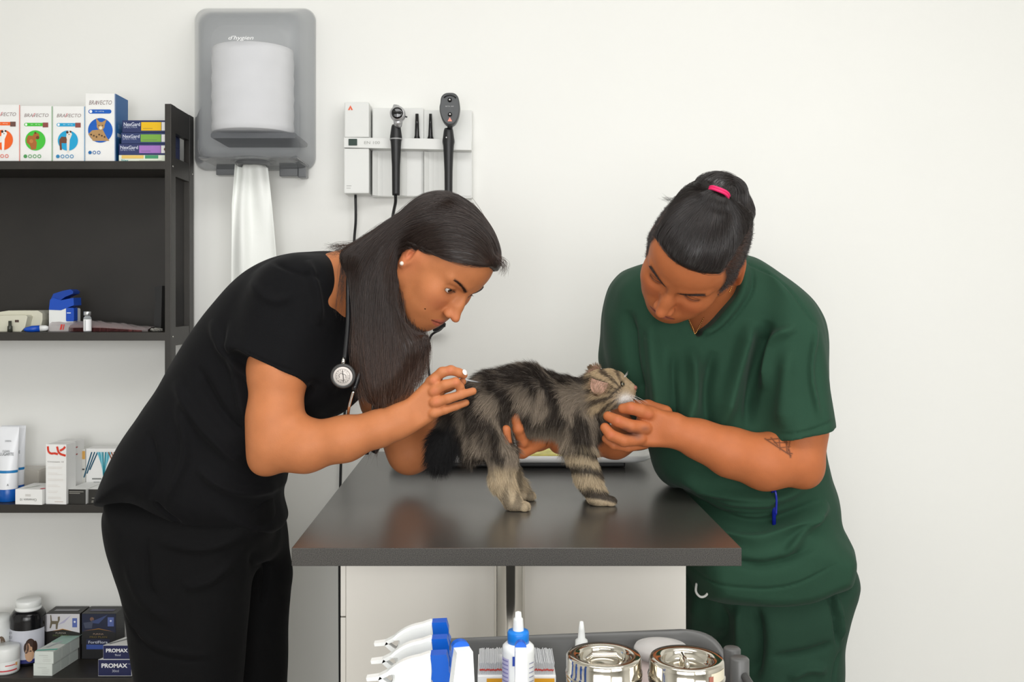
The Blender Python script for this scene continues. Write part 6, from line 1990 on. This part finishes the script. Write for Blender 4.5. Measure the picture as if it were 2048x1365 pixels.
fp = fp[ok]; fnn = fnn[ok]
# keep fur off the nose and out of the eye
pp = px_of(fp)
ok = ~((np.hypot((pp[:, 0] - 1268), (pp[:, 1] - 773)) < 7) | ((np.hypot((pp[:, 0] - 1245) / 1.3, pp[:, 1] - 768) < 5.5) & (fp[:, 1] < 1.93)))
fp = fp[ok]; fnn = fnn[ok]; pp = pp[ok]
FA = arrows([(1265, 772, 1.93, -1, .0), (1240, 752, 1.93, -.8, -.5), (1200, 742, 1.93, -1, .1), (1225, 785, 1.92, -.9, .4), (1250, 800, 1.93, -.6, .8), (1180, 790, 1.93, -.9, .5), (1150, 775, 1.93, -.8, .2), (1090, 745, 1.93, -.9, -.3), (1030, 735, 1.93, -.9, -.25), (975, 755, 1.93, -.9, .25), (945, 800, 1.92, -.7, .8),
             (1040, 800, 1.9, -.55, .85), (1100, 810, 1.9, -.45, .9), (1060, 860, 1.92, -.15, 1), (1110, 870, 1.92, -.1, 1), (1150, 850, 1.92, -.2, 1), (1160, 920, 1.92, -.1, 1), (1180, 975, 1.92, .3, 1), (1215, 1000, 1.92, .8, .5),
             (985, 850, 1.9, -.4, .9), (1000, 920, 1.89, .0, 1), (1005, 960, 1.89, .2, 1), (1035, 1005, 1.88, .8, .5), (930, 830, 1.9, -.5, .85), (900, 880, 1.9, -.4, .9), (880, 930, 1.9, -.1, 1), (1195, 850, 1.93, .1, 1)])
fd = FA(fp)
x, y = pp[:, 0], pp[:, 1]
ln_ = np.full(len(fp), .0170)
headm = (x > 1180) & (y < 835); ln_[headm] = .0055
face = (x > 1232) & (y < 812); ln_[face] = .0022
neckm = (x > 1150) & (x <= 1185) & (y < 850); ln_[neckm] = .013
legm = (y > 900) & (x > 945); ln_[legm] = .0085
pawm = (y > 985) & (x > 945); ln_[pawm] = .0024
tailm = (x < 930) & (y > 815); ln_[tailm] = .019
bellym = (y > 850) & (y < 900) & (x > 1040) & (x < 1150); ln_[bellym] = .020
ln_ *= rk.uniform(.6, 1.25, len(fp))
upr = np.where(headm | legm, .35, .75)[:, None]
clump = np.stack([wav(fp, 150, 1), wav(fp, 150, 2), wav(fp, 150, 3)], 1) * .62
clump[headm | pawm] *= .3
tan = fd - (fd * fnn).sum(1)[:, None] * fnn
dirs = tan + fnn * upr + clump + rk.normal(size=fp.shape) * .14
dirs /= np.linalg.norm(dirs, axis=1)[:, None]
K = 5
ts = np.linspace(0, 1, K)
F = np.stack([fp + dirs * (ln_ * t)[:, None] + (tan * .45 + np.array((0, 0, -.25))) * (ln_ * t * t)[:, None] * .6 for t in ts], 1)
F[:, :, 2] = np.maximum(F[:, :, 2], KZ + .0008)
fc = tabby(fp + rk.normal(size=fp.shape) * .0015)
fc = np.clip(fc * rk.uniform(.65, 1.35, (len(fp), 1)), 0, 1)
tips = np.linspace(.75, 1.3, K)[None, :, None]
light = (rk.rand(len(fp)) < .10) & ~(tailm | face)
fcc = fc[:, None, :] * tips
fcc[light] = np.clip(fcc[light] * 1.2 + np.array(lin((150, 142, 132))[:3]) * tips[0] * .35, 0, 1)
m_fur = mat('kitten_fur', (120, 105, 90), rough=.6, vcol=True, spec=.25)
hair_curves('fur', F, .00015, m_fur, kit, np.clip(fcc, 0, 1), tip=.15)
# ears, eye, nose, whiskers
e1_, vs1, n1_, r1_ = ear(PA(1200, 762, 1.905), (-.05, -.97, .2), (-.30, -.25, -.9), .0155, .0285, 'ear', 0, 1)
e2_, vs2, n2_, r2_ = ear(PA(1190, 748, 1.972), (-.5, -.6, .4), (-.55, .35, .65), .013, .022, 'ear', 0, 1)
for vs_, e_, nn_, rr2_ in ((vs1, e1_, n1_, r1_), (vs2, e2_, n2_, r2_)):
    V = np.array([tuple(v) for v in vs_])[:(rr2_ + 1) * (nn_ + 1)].reshape(rr2_ + 1, nn_ + 1, 3)
    rim = []; 
    for rep in range(26):
        for i in range(rr2_ + 1):
            for j in ((0, nn_) if i < rr2_ else range(nn_ + 1)):
                rim.append((V[i, j], V[min(i + 1, rr2_), j] - V[i, j] + (V[i, j] - V[i, nn_ // 2]) * .5))
    # the back of the ear is furred too
    for rep in range(6):
        for i in range(rr2_):
            for j in range(nn_):
                rim.append((V[i, j] + rk.normal(size=3) * .0008 + (V[i, nn_ // 2] - V[i, (0)]) * 0, V[min(i + 1, rr2_), j] - V[i, j]))
    b0 = np.array([r[0] for r in rim]) + rk.normal(size=(len(rim), 3)) * .0005
    dd = np.array([r[1] for r in rim]); dd /= np.maximum(np.linalg.norm(dd, axis=1), 1e-6)[:, None]
    keep_ = rk.rand(len(rim)) < .8
    b0 = b0[keep_]; dd = dd[keep_] + rk.normal(size=(keep_.sum(), 3)) * .25
    G_ = np.stack([b0 + dd * .0052 * t for t in (0, .5, 1)], 1)
    cl = np.array(lin((150, 124, 98))[:3]) * rk.uniform(.4, 1.3, (len(b0), 1))
    hair_curves('ear_fur', G_, .00015, m_fur, e_, cl)
ec = P(1243.5, 769, 1.9235)
eye_k = MB()
M_ = Vector((0, 0, 1)).rotation_difference(Vector((.62, -.75, .15))).to_matrix().to_4x4()
rE = .0056
for (a0, a1, mi) in ((0, 22, 0), (22, 50, 1), (50, 180, 2)):
    eye_k.lathe([(rE * math.sin(math.radians(a)) + 1e-6, rE * math.cos(math.radians(a))) for a in np.linspace(a0, a1, 5)], ec, mi, n=24, M=M_)
eye_k.build('eye', [mat('pupil_black', (8, 6, 6)), mat('kitten_iris', (92, 86, 64), rough=.08, coat=1), mat('pupil_black', (8, 6, 6))], kit)
ec = P(1249, 766, 1.950)
MB().lathe([(rE * math.sin(math.radians(a)) + 1e-6, rE * math.cos(math.radians(a))) for a in np.linspace(0, 180, 12)], ec, n=16).build('eye', mat('pupil_black', (8, 6, 6)), kit)
ns = sdf_mesh([ellipsoid(PA(1269.5, 775.5, 1.932), (.0048, .0066, .0044)), cone(PA(1270, 778, 1.932), PA(1269, 786, 1.934), .0024, .0012, k=.003), cone(PA(1269, 786, 1.934), PA(1262, 793, 1.920), .0013, .0008, k=.002), cone(PA(1269, 786, 1.934), PA(1262, 793, 1.946), .0013, .0008, k=.002)], .0008)
link('nose', to_mesh('nose', *ns), mat('kitten_nose', (150, 98, 84), rough=.4), kit)
wk = []
for i in range(22):
    s_ = -1 if i % 2 else 1
    b0 = np.array(PA(1256 + rk.uniform(-3, 3), 790 + rk.uniform(-4, 4), 1.935)) + np.array((0, s_ * .012, 0))
    d_ = np.array((.75 + rk.uniform(-.3, .2), s_ * .6, -.30 + rk.uniform(-.35, .4))); d_ /= np.linalg.norm(d_)
    L_ = rk.uniform(.022, .042)
    wk.append([b0 + d_ * L_ * t + np.array((0, 0, -.008)) * t * t for t in np.linspace(0, 1, 6)])
for i in range(8):
    b0 = np.array(PA(1244 + rk.uniform(-2, 2), 760, 1.93)); d_ = np.array((.5, -.3, .8 + rk.uniform(-.3, .3)))
    wk.append([b0 + d_ * .02 * t for t in np.linspace(0, 1, 6)])
hair_curves('whiskers', np.array(wk), .00016, mat('whisker_white', (232, 228, 222), rough=.4), kit, tip=.2)

# ================================================================== the man
MR = [[-0.431, 0.883, 0.186], [-0.418, -0.013, -0.908], [-0.8, -0.469, 0.375]]
_b = math.radians(12)
MR = [[r[0], r[1] * math.cos(_b) + r[2] * math.sin(_b), r[2] * math.cos(_b) - r[1] * math.sin(_b)] for r in MR]
MD = 1.84
_c = math.radians(6)
MR = [[MR[0][j] * math.cos(_c) + MR[2][j] * math.sin(_c) for j in range(3)], MR[1], [-MR[0][j] * math.sin(_c) + MR[2][j] * math.cos(_c) for j in range(3)]]
mf = Frame(PA(1388, 508, MD), MR, 1195 * MD / F_PX)
man = empty('person', P(1540, 1780, 2.12), 'man in green scrubs with a black topknot bending over the kitten from the right', 'person')
S = head_shapes(mf, male=True, lid=.95)
S += [cone(mf.w((-.035, 0, -.040)), mf.w((-.080, 0, -.115)), .060, .060, k=.03), cone(mf.w((-.075, 0, -.10)), PA(1425, 600, 2.06), .060, .070, k=.03)]
S += [cone(PA(1300, 650, 2.14), PA(1520, 640, 2.07), .066, .066, k=.05)]
S += limb([(1420, 650, 2.10, 85), (1450, 780, 2.11, 105), (1495, 950, 2.12, 105), (1515, 1080, 2.12, 100)], k=.05)
# near arm
S += limb([(1572, 655, 2.04, 48), (1590, 760, 1.995, 52), (1596, 860, 1.96, 52), (1593, 915, 1.945, 49)], k=.03)
S += limb([(1591, 920, 1.94, 47), (1530, 925, 1.925, 50), (1460, 905, 1.915, 44), (1400, 880, 1.91, 34), (1348, 860, 1.905, 30)], k=.03)
S.append(ellipsoid(PA(1612, 945, 1.945), (.024, .030, .026), k=.03))
# far arm
S += limb([(1270, 650, 2.20, 54), (1255, 770, 2.18, 48), (1275, 850, 2.15, 42)], k=.03)
S += limb([(1278, 860, 2.14, 36), (1230, 885, 2.08, 28), (1180, 885, 2.04, 25), (1120, 885, 2.005, 24)], k=.03)
# far hand cupping the belly
S.append(ellipsoid(PA(1075, 880, 1.985), (.034, .018, .024), R=rot('Y', -12), k=.015))
S += finger([(1085, 872, 1.972, 14), (1058, 893, 1.950, 12.5), (1044, 884, 1.925, 11.5), (1036, 858, 1.905, 10.8), (1030, 834, 1.90, 9.5)], k=.006)
S += finger([(1080, 886, 1.966, 14), (1045, 905, 1.935, 12.5), (1022, 909, 1.905, 11.8), (1012, 884, 1.888, 10.8), (1012, 860, 1.884, 9.5)], k=.004)
S += finger([(1080, 868, 1.985, 13), (1062, 852, 1.96, 12), (1052, 830, 1.94, 11), (1046, 816, 1.93, 9)], k=.006)
# near hand under the chin
S.append(slab([(1362, 838), (1340, 827), (1312, 816), (1292, 810), (1278, 822), (1272, 846), (1268, 872), (1272, 890), (1300, 895), (1336, 893), (1362, 886)], 1.902, .013, .0155, k=.02, tilt=(-.05, 0)))
S += finger([(1300, 828, 1.898, 15), (1282, 822, 1.888, 13.2), (1262, 817, 1.886, 12.2), (1246, 818, 1.892, 10.6)], k=.004)
S += finger([(1290, 856, 1.893, 15), (1262, 853, 1.880, 13), (1235, 842, 1.878, 11.8), (1216, 833, 1.888, 10)], k=.0025)
S += finger([(1282, 878, 1.896, 14), (1248, 882, 1.880, 12.4), (1222, 871, 1.876, 11.4), (1210, 856, 1.884, 10)], k=.0025)
S += finger([(1290, 886, 1.915, 12), (1255, 894, 1.905, 10.5), (1228, 890, 1.90, 9.6), (1212, 878, 1.905, 8.6)], k=.0025)
S += finger([(1330, 826, 1.925, 15), (1296, 814, 1.950, 13), (1272, 812, 1.962, 11), (1256, 812, 1.965, 9.5)], k=.006)
for a, b in ((1296, 829), (1288, 856), (1281, 878)):
    S.append(ellipsoid(PA(a, b, 1.884), (.008, .005, .007), k=.008))
v, q = sdf_mesh(S, .0018)
v = relax(v, q, 1, .35)
base_m = (178, 104, 62)
col = face_color(mf, v, base_m, (160, 90, 74), brow=(34, 22, 18), blush=(184, 94, 62))
pp = px_of(v)
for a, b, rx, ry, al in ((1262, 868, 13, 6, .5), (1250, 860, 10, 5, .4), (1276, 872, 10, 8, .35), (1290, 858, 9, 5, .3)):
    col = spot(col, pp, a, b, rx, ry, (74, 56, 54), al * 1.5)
for a, b in ((1296, 832), (1262, 816), (1236, 842), (1223, 870)):
    col = spot(col, pp, a, b, 9, 7, (186, 96, 68), .4)
# tattoo above the elbow: a small triangular sailing mark of fine dark lines
def line_w(pp, a, b, w):
    a = np.array(a, float); b = np.array(b, float); e = b - a; d_ = pp - a
    t = np.clip(d_ @ e / (e @ e), 0, 1); return np.exp(-(np.linalg.norm(d_ - t[:, None] * e, axis=1) / w) ** 2)
tw = np.zeros(len(v))
m_ = (pp[:, 0] > 1500) & (pp[:, 0] < 1610) & (pp[:, 1] > 850) & (pp[:, 1] < 925) & (v[:, 1] < 1.98)
Q = pp[m_]
for a, b, w in (((1530, 878), (1582, 912), 1.6), ((1542, 876), (1556, 892), 1.4), ((1558, 872), (1560, 900), 1.4), ((1572, 870), (1574, 905), 1.6), ((1582, 872), (1576, 904), 1.2), ((1534, 880), (1580, 876), 1.4), ((1548, 886), (1576, 886), 1.2), ((1562, 896), (1580, 894), 1.2), ((1572, 906), (1584, 908), 1.6), ((1578, 900), (1581, 915), 1.8), ((1564, 876), (1574, 890), 1.3)):
    tw[m_] = np.maximum(tw[m_], line_w(Q, a, b, w))
col = col * (1 - .8 * tw[:, None]) + np.array(lin((44, 34, 32))[:3]) * .8 * tw[:, None]
# chest tattoo glimpsed in the neckline
pq = (np.abs(pp[:, 0] - 1398) < 16) & (np.abs(pp[:, 1] - 655) < 22) & (v[:, 1] < 2.0)
# stubble of the shaved sides
ql = mf.l(v)
side = np.clip((np.abs(ql[:, 1]) - .048) / .012, 0, 1) * np.clip((ql[:, 2] + .004) / .014, 0, 1) * np.clip((.052 - ql[:, 0]) / .008, 0, 1) * (np.abs(ql) < .14).all(1)
side = np.maximum(side, np.clip((-.02 - ql[:, 0]) / .02, 0, 1) * np.clip((ql[:, 2] + .05) / .02, 0, 1) * (np.abs(ql) < .13).all(1))
near_ear = np.exp(-(((ql[:, 0] + .016) / .022) ** 4 + ((np.abs(ql[:, 1]) - .080) / .014) ** 4 + ((ql[:, 2] + .004) / .034) ** 4))
side = side * (1 - near_ear)
col = col * (1 - .92 * side[:, None]) + np.array(lin((36, 27, 24))[:3]) * .92 * side[:, None]
link('body', to_mesh('body', v, q, col), m_skin_w, man)
for s in (-1, 1):
    eyeball(mf, s, (.85, 0, -.5), 'eye', man)
add_brows(mf, S, man, rnd, (24, 16, 13))
# hair: long on top, pulled back to a knot
MH = [ellipsoid((-.016, 0, .040), (.103, .077, .086)), ellipsoid((.026, 0, .046), (.065, .062, .060), k=.03)]
TIE = mf.l(np.array([PA(1438, 388, MD)]))[0]
tie_l = np.array((-.088, -.006, .092))
def _top(p):     # everything outside the long top part: the sides low on the head, the forehead
    hl = (p[:, 0] - .070) * .80 - (p[:, 2] - .062) * .60 + 2.6 * np.abs(p[:, 1]) ** 2 * 2.0
    return np.minimum(-hl, .052 + .010 * (p[:, 1] < 0) + .10 * np.clip(p[:, 2] - .03, -.3, .2) - np.abs(p[:, 1])) 
def cap_m(p):
    a = MH[0].f(p); b = MH[1].f(p)
    h = np.maximum(.03 - np.abs(a - b), 0) / .03
    d = np.minimum(a, b) - h * h * .03 * .25
    k = -_top(p)                                     # positive outside
    hh = np.maximum(.008 - np.abs(d - k), 0) / .008
    d = np.maximum(d, k) + hh * hh * .008 * .25
    return np.maximum(d, -(p[:, 2] - .0))
MHW = [mf.place(Shape(cap_m, (0, 0, .04), .13, 'u', .01))]
tw_ = PA(1438, 388, MD + .03)
kn = [ellipsoid(PA(1436, 364, MD + .045), (.026, .020, .017), k=.012), ellipsoid(PA(1462, 376, MD + .05), (.025, .020, .020), k=.012), ellipsoid(PA(1476, 394, MD + .055), (.016, .018, .022), k=.012), ellipsoid(PA(1416, 368, MD + .06), (.022, .02, .016), k=.012),
      cone(PA(1425, 400, MD + .02), PA(1440, 378, MD + .04), .026, .014, k=.02)]
def hit(shapes, px, py, d0=1.60):
    u = PA(px, py, 1.0) - np.array((0, 0, CAM_Z)); o = np.array((0, 0, CAM_Z)); t = d0
    for _ in range(80):
        e = eval_shapes(shapes, (o + u * t)[None], big=.05)[0]
        if e < .0008 or t > 2.4: break
        t += e * .8
    return t
td = hit(MHW, 1436, 394)
tie_w = PA(1437, 388, td + .004)
kn = [ellipsoid(PA(1438, 366, td + .022), (.026, .020, .019), k=.012), ellipsoid(PA(1463, 380, td + .028), (.025, .022, .022), k=.012), ellipsoid(PA(1476, 398, td + .034), (.015, .018, .022), k=.012), ellipsoid(PA(1415, 366, td + .030), (.020, .02, .014), k=.012),
      cone(PA(1428, 404, td + .008), PA(1440, 380, td + .010), .024, .015, k=.014)]
vh, qh = sdf_mesh(MHW + kn, .0026)
vh = relax(vh, qh, 2)
m_hair_b = mat('black_hair', (24, 20, 19), rough=.32, spec=.6)
hair_m = link('hair', to_mesh('hair', vh, qh), m_hair_b, man)
knc = PA(1458, 384, td + .03)
def mflow(p):
    v_ = tie_w - p
    d_ = np.linalg.norm(v_, axis=1)
    u_ = v_ / np.maximum(d_, 1e-6)[:, None]
    # inside the knot: swirl round
    k_ = (p[:, 2] > tie_w[2] + .004 - (p[:, 0] - tie_w[0]) * .55) 
    r_ = p - knc; sw = np.cross(r_, np.array((0., -1., .2))); sw /= np.maximum(np.linalg.norm(sw, axis=1), 1e-6)[:, None]
    u_[k_] = sw[k_] * .8 + np.array((.5, 0, -.3))
    return u_ / np.maximum(np.linalg.norm(u_, axis=1), 1e-6)[:, None]
rp, rn = sample_surface(vh, qh, 9000, rnd)
dist = np.linalg.norm(rp - tie_w, axis=1)
st = np.clip(dist * .8, .012, .085) / 10 * rnd.uniform(.6, 1.05, len(rp))
strands = sweep_hair(MHW + kn, rp, mflow, 11, st, lift=.0012, jitter=.10, rnd=rnd, cling=.95)
hc = np.array(lin((34, 27, 25))[:3]) * rnd.uniform(.4, 1.4, (len(rp), 1))
m_str_b = mat('black_hair_strands', (34, 28, 26), rough=.28, vcol=True, spec=.7)
hair_curves('hair_strands', strands, .00022, m_str_b, hair_m, hc, tip=.5)
# short sides
def sidem(c):
    l = mf.l(c)
    return ((np.abs(l[:, 1]) > .048) & (l[:, 2] > -.010) & (l[:, 0] < .046) & (np.abs(l) < .13).all(1) | ((l[:, 0] < -.03) & (l[:, 2] > -.04) & (np.abs(l) < .13).all(1))).astype(float) + 1e-12
rp, rn = sample_surface(v, q, 22000, rnd, sidem)
l = mf.l(rp)
ear_m = (np.abs(l[:, 0] + .014) < .022) & (np.abs(l[:, 1]) > .070) & (np.abs(l[:, 2] + .004) < .032)
rp = rp[~ear_m]; rn = rn[~ear_m]
dw = mf.dirw((-.5, 0, -.3))
dr = rn * .75 + dw * .5 + rnd.normal(size=rn.shape) * .22
L_ = rnd.uniform(.003, .0065, len(rp))[:, None]
sh = np.stack([rp + dr * L_ * t for t in (0, .4, .75, 1)], 1)
hair_curves('clipped_hair', sh, .00015, m_str_b, hair_m, np.array(lin((40, 31, 28))[:3]) * rnd.uniform(.5, 1.3, (len(rp), 1)), tip=.3)
# stray wisps at the top left
g3 = [[(1352, 404, 1.85), (1336, 400, 1.85), (1322, 396, 1.85)], [(1378, 382, 1.855), (1360, 390, 1.855), (1344, 404, 1.855)], [(1424, 356, td + .025), (1438, 349, td + .022), (1452, 354, td + .022)], [(1474, 372, td + .03), (1486, 388, td + .03), (1485, 404, td + .03)]]
s3 = guide_strands(g3, 70, np.array((.0035, .005, .0035)), 8, rnd, wob=.001)
hair_curves('loose_hair_strands', s3, .00018, m_str_b, hair_m, np.array(lin((34, 27, 25))[:3]) * rnd.uniform(.5, 1.3, (len(s3), 1)), tip=.3)
# pink tie
c = Vector(tie_w)
ax = (Vector(PA(1442, 376, td + .012)) - Vector(PA(1429, 402, td + .006))).normalized()
u = ax.orthogonal().normalized(); w_ = ax.cross(u)
mb = MB()
for k_ in range(2):
    pts = [c + ax * (.0022 * (2 * k_ - 1) + .0008 * math.sin(3 * a)) + (u * math.cos(a) + w_ * math.sin(a)) * .0185 for a in np.linspace(0, 2 * math.pi, 33)[:-1]]
    mb.tube(pts, .0026, n=8, closed=True)
mb.build('hair_tie', mat('bright_pink_elastic', (216, 34, 96), rough=.6), man)
# earring
e0 = Vector(mf.w((-.010, .078, -.036)))
mb = MB()
for i in range(7):
    mb.lathe([(.0016 * math.sin(math.pi * k / 6) + 1e-6, -.0016 * math.cos(math.pi * k / 6)) for k in range(7)], e0 + Vector((-.0012 * i, -.003, -.0032 * i)), n=8)
mb.build('earring', mat('gold', (214, 160, 96), rough=.2, metal=1.0), man)
# gold chain
pts = spline([P(1374, 632, 1.975), P(1380, 645, 1.962), P(1386, 658, 1.955), P(1390, 668, 1.952), P(1398, 655, 1.965), P(1408, 635, 1.985)], 12)
mb = MB()
for i, p_ in enumerate(pts[:-1]):
    if i % 2 == 0:
        mb.lathe([(.0015 * math.sin(math.pi * k / 4) + 1e-6, -.0015 * math.cos(math.pi * k / 4)) for k in range(5)], p_, n=6)
mb.tube(pts, .0006, n=5)
mb.build('gold_chain', mat('gold', (214, 160, 96)), man)

# scrub top
GD = 2.10
GT = [slab([(1530, 545), (1575, 562), (1612, 590), (1634, 624), (1646, 680), (1650, 760), (1658, 850), (1664, 905), (1590, 935), (1520, 925), (1524, 860), (1520, 800), (1516, 720), (1522, 640)], 1.982, .045, .088, k=.03, tilt=(0, .18)),
      cutplane(PA(1594, 862, 1.97), (.196, 0, -.98), .14),
      slab([(1275, 530), (1245, 545), (1222, 570), (1210, 610), (1206, 660), (1215, 740), (1240, 800), (1290, 880), (1312, 945), (1340, 975), (1368, 985), (1374, 1050), (1374, 1150), (1420, 1184), (1500, 1192), (1570, 1188), (1630, 1168), (1674, 1140), (1672, 1050), (1666, 990), (1652, 940), (1640, 880), (1646, 760), (1645, 660), (1625, 610), (1580, 565), (1530, 530), (1495, 512), (1440, 505), (1340, 515)], GD, .11, .155, k=.03, smooth=4),
      # far sleeve
      slab([(1255, 545), (1225, 570), (1209, 615), (1202, 670), (1198, 728), (1225, 748), (1262, 765), (1290, 700), (1290, 600)], 2.19, .045, .065, k=.03),
      # loose lower part
      slab([(1374, 1060), (1374, 1158), (1420, 1184), (1500, 1192), (1570, 1188), (1630, 1168), (1675, 1138), (1670, 1060), (1540, 1020)], GD, .05, .180, k=.03)]
# V neck
vn = slab([(1350, 560), (1366, 630), (1388, 676), (1412, 655), (1450, 610), (1480, 560), (1470, 490), (1380, 490)], 1.98, .004, .10, op='s', k=.004, smooth=2)
GT.append(vn)
gf = folds_field([
    ([(1388, 672), (1430, 655), (1480, 590), (1500, 520)], .004, 7), ([(1392, 684), (1450, 650), (1500, 585), (1514, 522)], -.003, 3),
    ([(1500, 520), (1560, 560), (1600, 625), (1618, 650)], -.0022, 2.2), ([(1380, 690), (1385, 780), (1372, 870)], .010, 13), ([(1425, 700), (1410, 790), (1420, 880)], -.008, 12), ([(1500, 640), (1470, 740), (1440, 860)], .012, 15),
    ([(1530, 640), (1505, 740), (1490, 860)], -.012, 11), ([(1575, 650), (1530, 690), (1520, 780)], .007, 9), ([(1300, 640), (1310, 740), (1330, 860)], .008, 12), ([(1260, 620), (1268, 720), (1290, 820)], -.008, 10),
    ([(1618, 650), (1600, 740), (1612, 830)], .005, 5), ([(1560, 700), (1550, 780), (1545, 850)], .004, 10), ([(1345, 700), (1345, 800), (1350, 900)], -.006, 9),
    ([(1360, 960), (1440, 985), (1540, 995), (1620, 960)], .008, 12), ([(1350, 990), (1430, 1030), (1530, 1040), (1640, 1000)], -.007, 9), ([(1400, 1050), (1500, 1075), (1600, 1040), (1660, 1010)], .008, 12), ([(1430, 1100), (1520, 1120), (1620, 1080)], -.006, 9),
    ([(1550, 1110), (1600, 1060), (1640, 1030)], .006, 8), ([(1380, 1140), (1460, 1152), (1560, 1152), (1665, 1110)], .0012, 30), ([(1375, 1146), (1460, 1162), (1560, 1160), (1670, 1112)], -.002, 2.0),
    ([(1436, 1005), (1500, 1008), (1545, 1006)], .0045, 5), ([(1436, 1026), (1500, 1028), (1545, 1024)], -.003, 2.5), ([(1534, 862), (1590, 850), (1656, 828)], -.0018, 2.2)], 1.96)
cloth('scrub_top', GT, .0032, m_green, man, folds=gf, famp=2.6, noise=.0026, nscale=20)
GP = [slab([(1372, 1110), (1366, 1200), (1368, 1365), (1385, 1560), (1400, 1770), (1490, 1770), (1520, 1560), (1545, 1365), (1560, 1230), (1560, 1110)], 2.18, .07, .10, k=.03),
      slab([(1470, 1110), (1460, 1250), (1480, 1400), (1520, 1580), (1545, 1770), (1640, 1770), (1665, 1560), (1681, 1365), (1681, 1230), (1679, 1130)], 2.06, .075, .105, k=.03),
      slab([(1380, 1100), (1372, 1200), (1440, 1270), (1600, 1270), (1675, 1220), (1676, 1110)], 2.12, .09, .145, k=.05)]
gp = folds_field([([(1470, 1195), (1475, 1260), (1490, 1330)], .009, 9), ([(1500, 1195), (1510, 1280), (1500, 1360)], -.010, 9), ([(1440, 1200), (1450, 1280), (1440, 1360)], -.007, 9), ([(1400, 1200), (1410, 1290), (1405, 1365)], .007, 9),
                  ([(1640, 1165), (1652, 1220), (1662, 1280)], -.007, 4), ([(1650, 1165), (1664, 1220), (1668, 1270)], .005, 4), ([(1670, 1290), (1655, 1330), (1650, 1400)], -.003, 3), ([(1560, 1340), (1600, 1320), (1640, 1325)], .007, 9), ([(1530, 1300), (1600, 1290), (1650, 1270)], -.005, 9)], 2.0)
cloth('trousers', GP, .0045, m_green2, man, folds=gp, famp=2.2, noise=.003, nscale=13)
shoe(1440, 2.18, mat('white_shoe', (220, 220, 218)), man, sgn=-1); shoe(1595, 2.06, mat('white_shoe', (220, 220, 218)), man, sgn=-1)
MB().tube(spline([P(1393, 1168, 2.00), P(1392, 1184, 1.985), P(1400, 1194, 1.975), P(1410, 1193, 1.97), P(1420, 1182, 1.965)], 6), .0024, n=8).build('drawstring', mat('white_cord', (226, 226, 222), rough=.7), man)
pen = empty('pen', P(1548, 1030, 1.935), 'blue pen clipped in the lower pocket of the green scrub top', 'pen')
MB().tube([P(1548, 1050, 1.950), P(1548, 1000, 1.945), P(1548, 985, 1.945)], .0040, n=12).build('barrel', mat('dark_blue_pen', (24, 36, 150), rough=.25), pen)
MB().tube(spline([P(1544, 985, 1.938), P(1550, 982, 1.928), P(1553, 1000, 1.926), P(1552, 1030, 1.930)], 6), .0022, n=8).build('clip', mat('dark_blue_pen', (24, 36, 150)), pen)
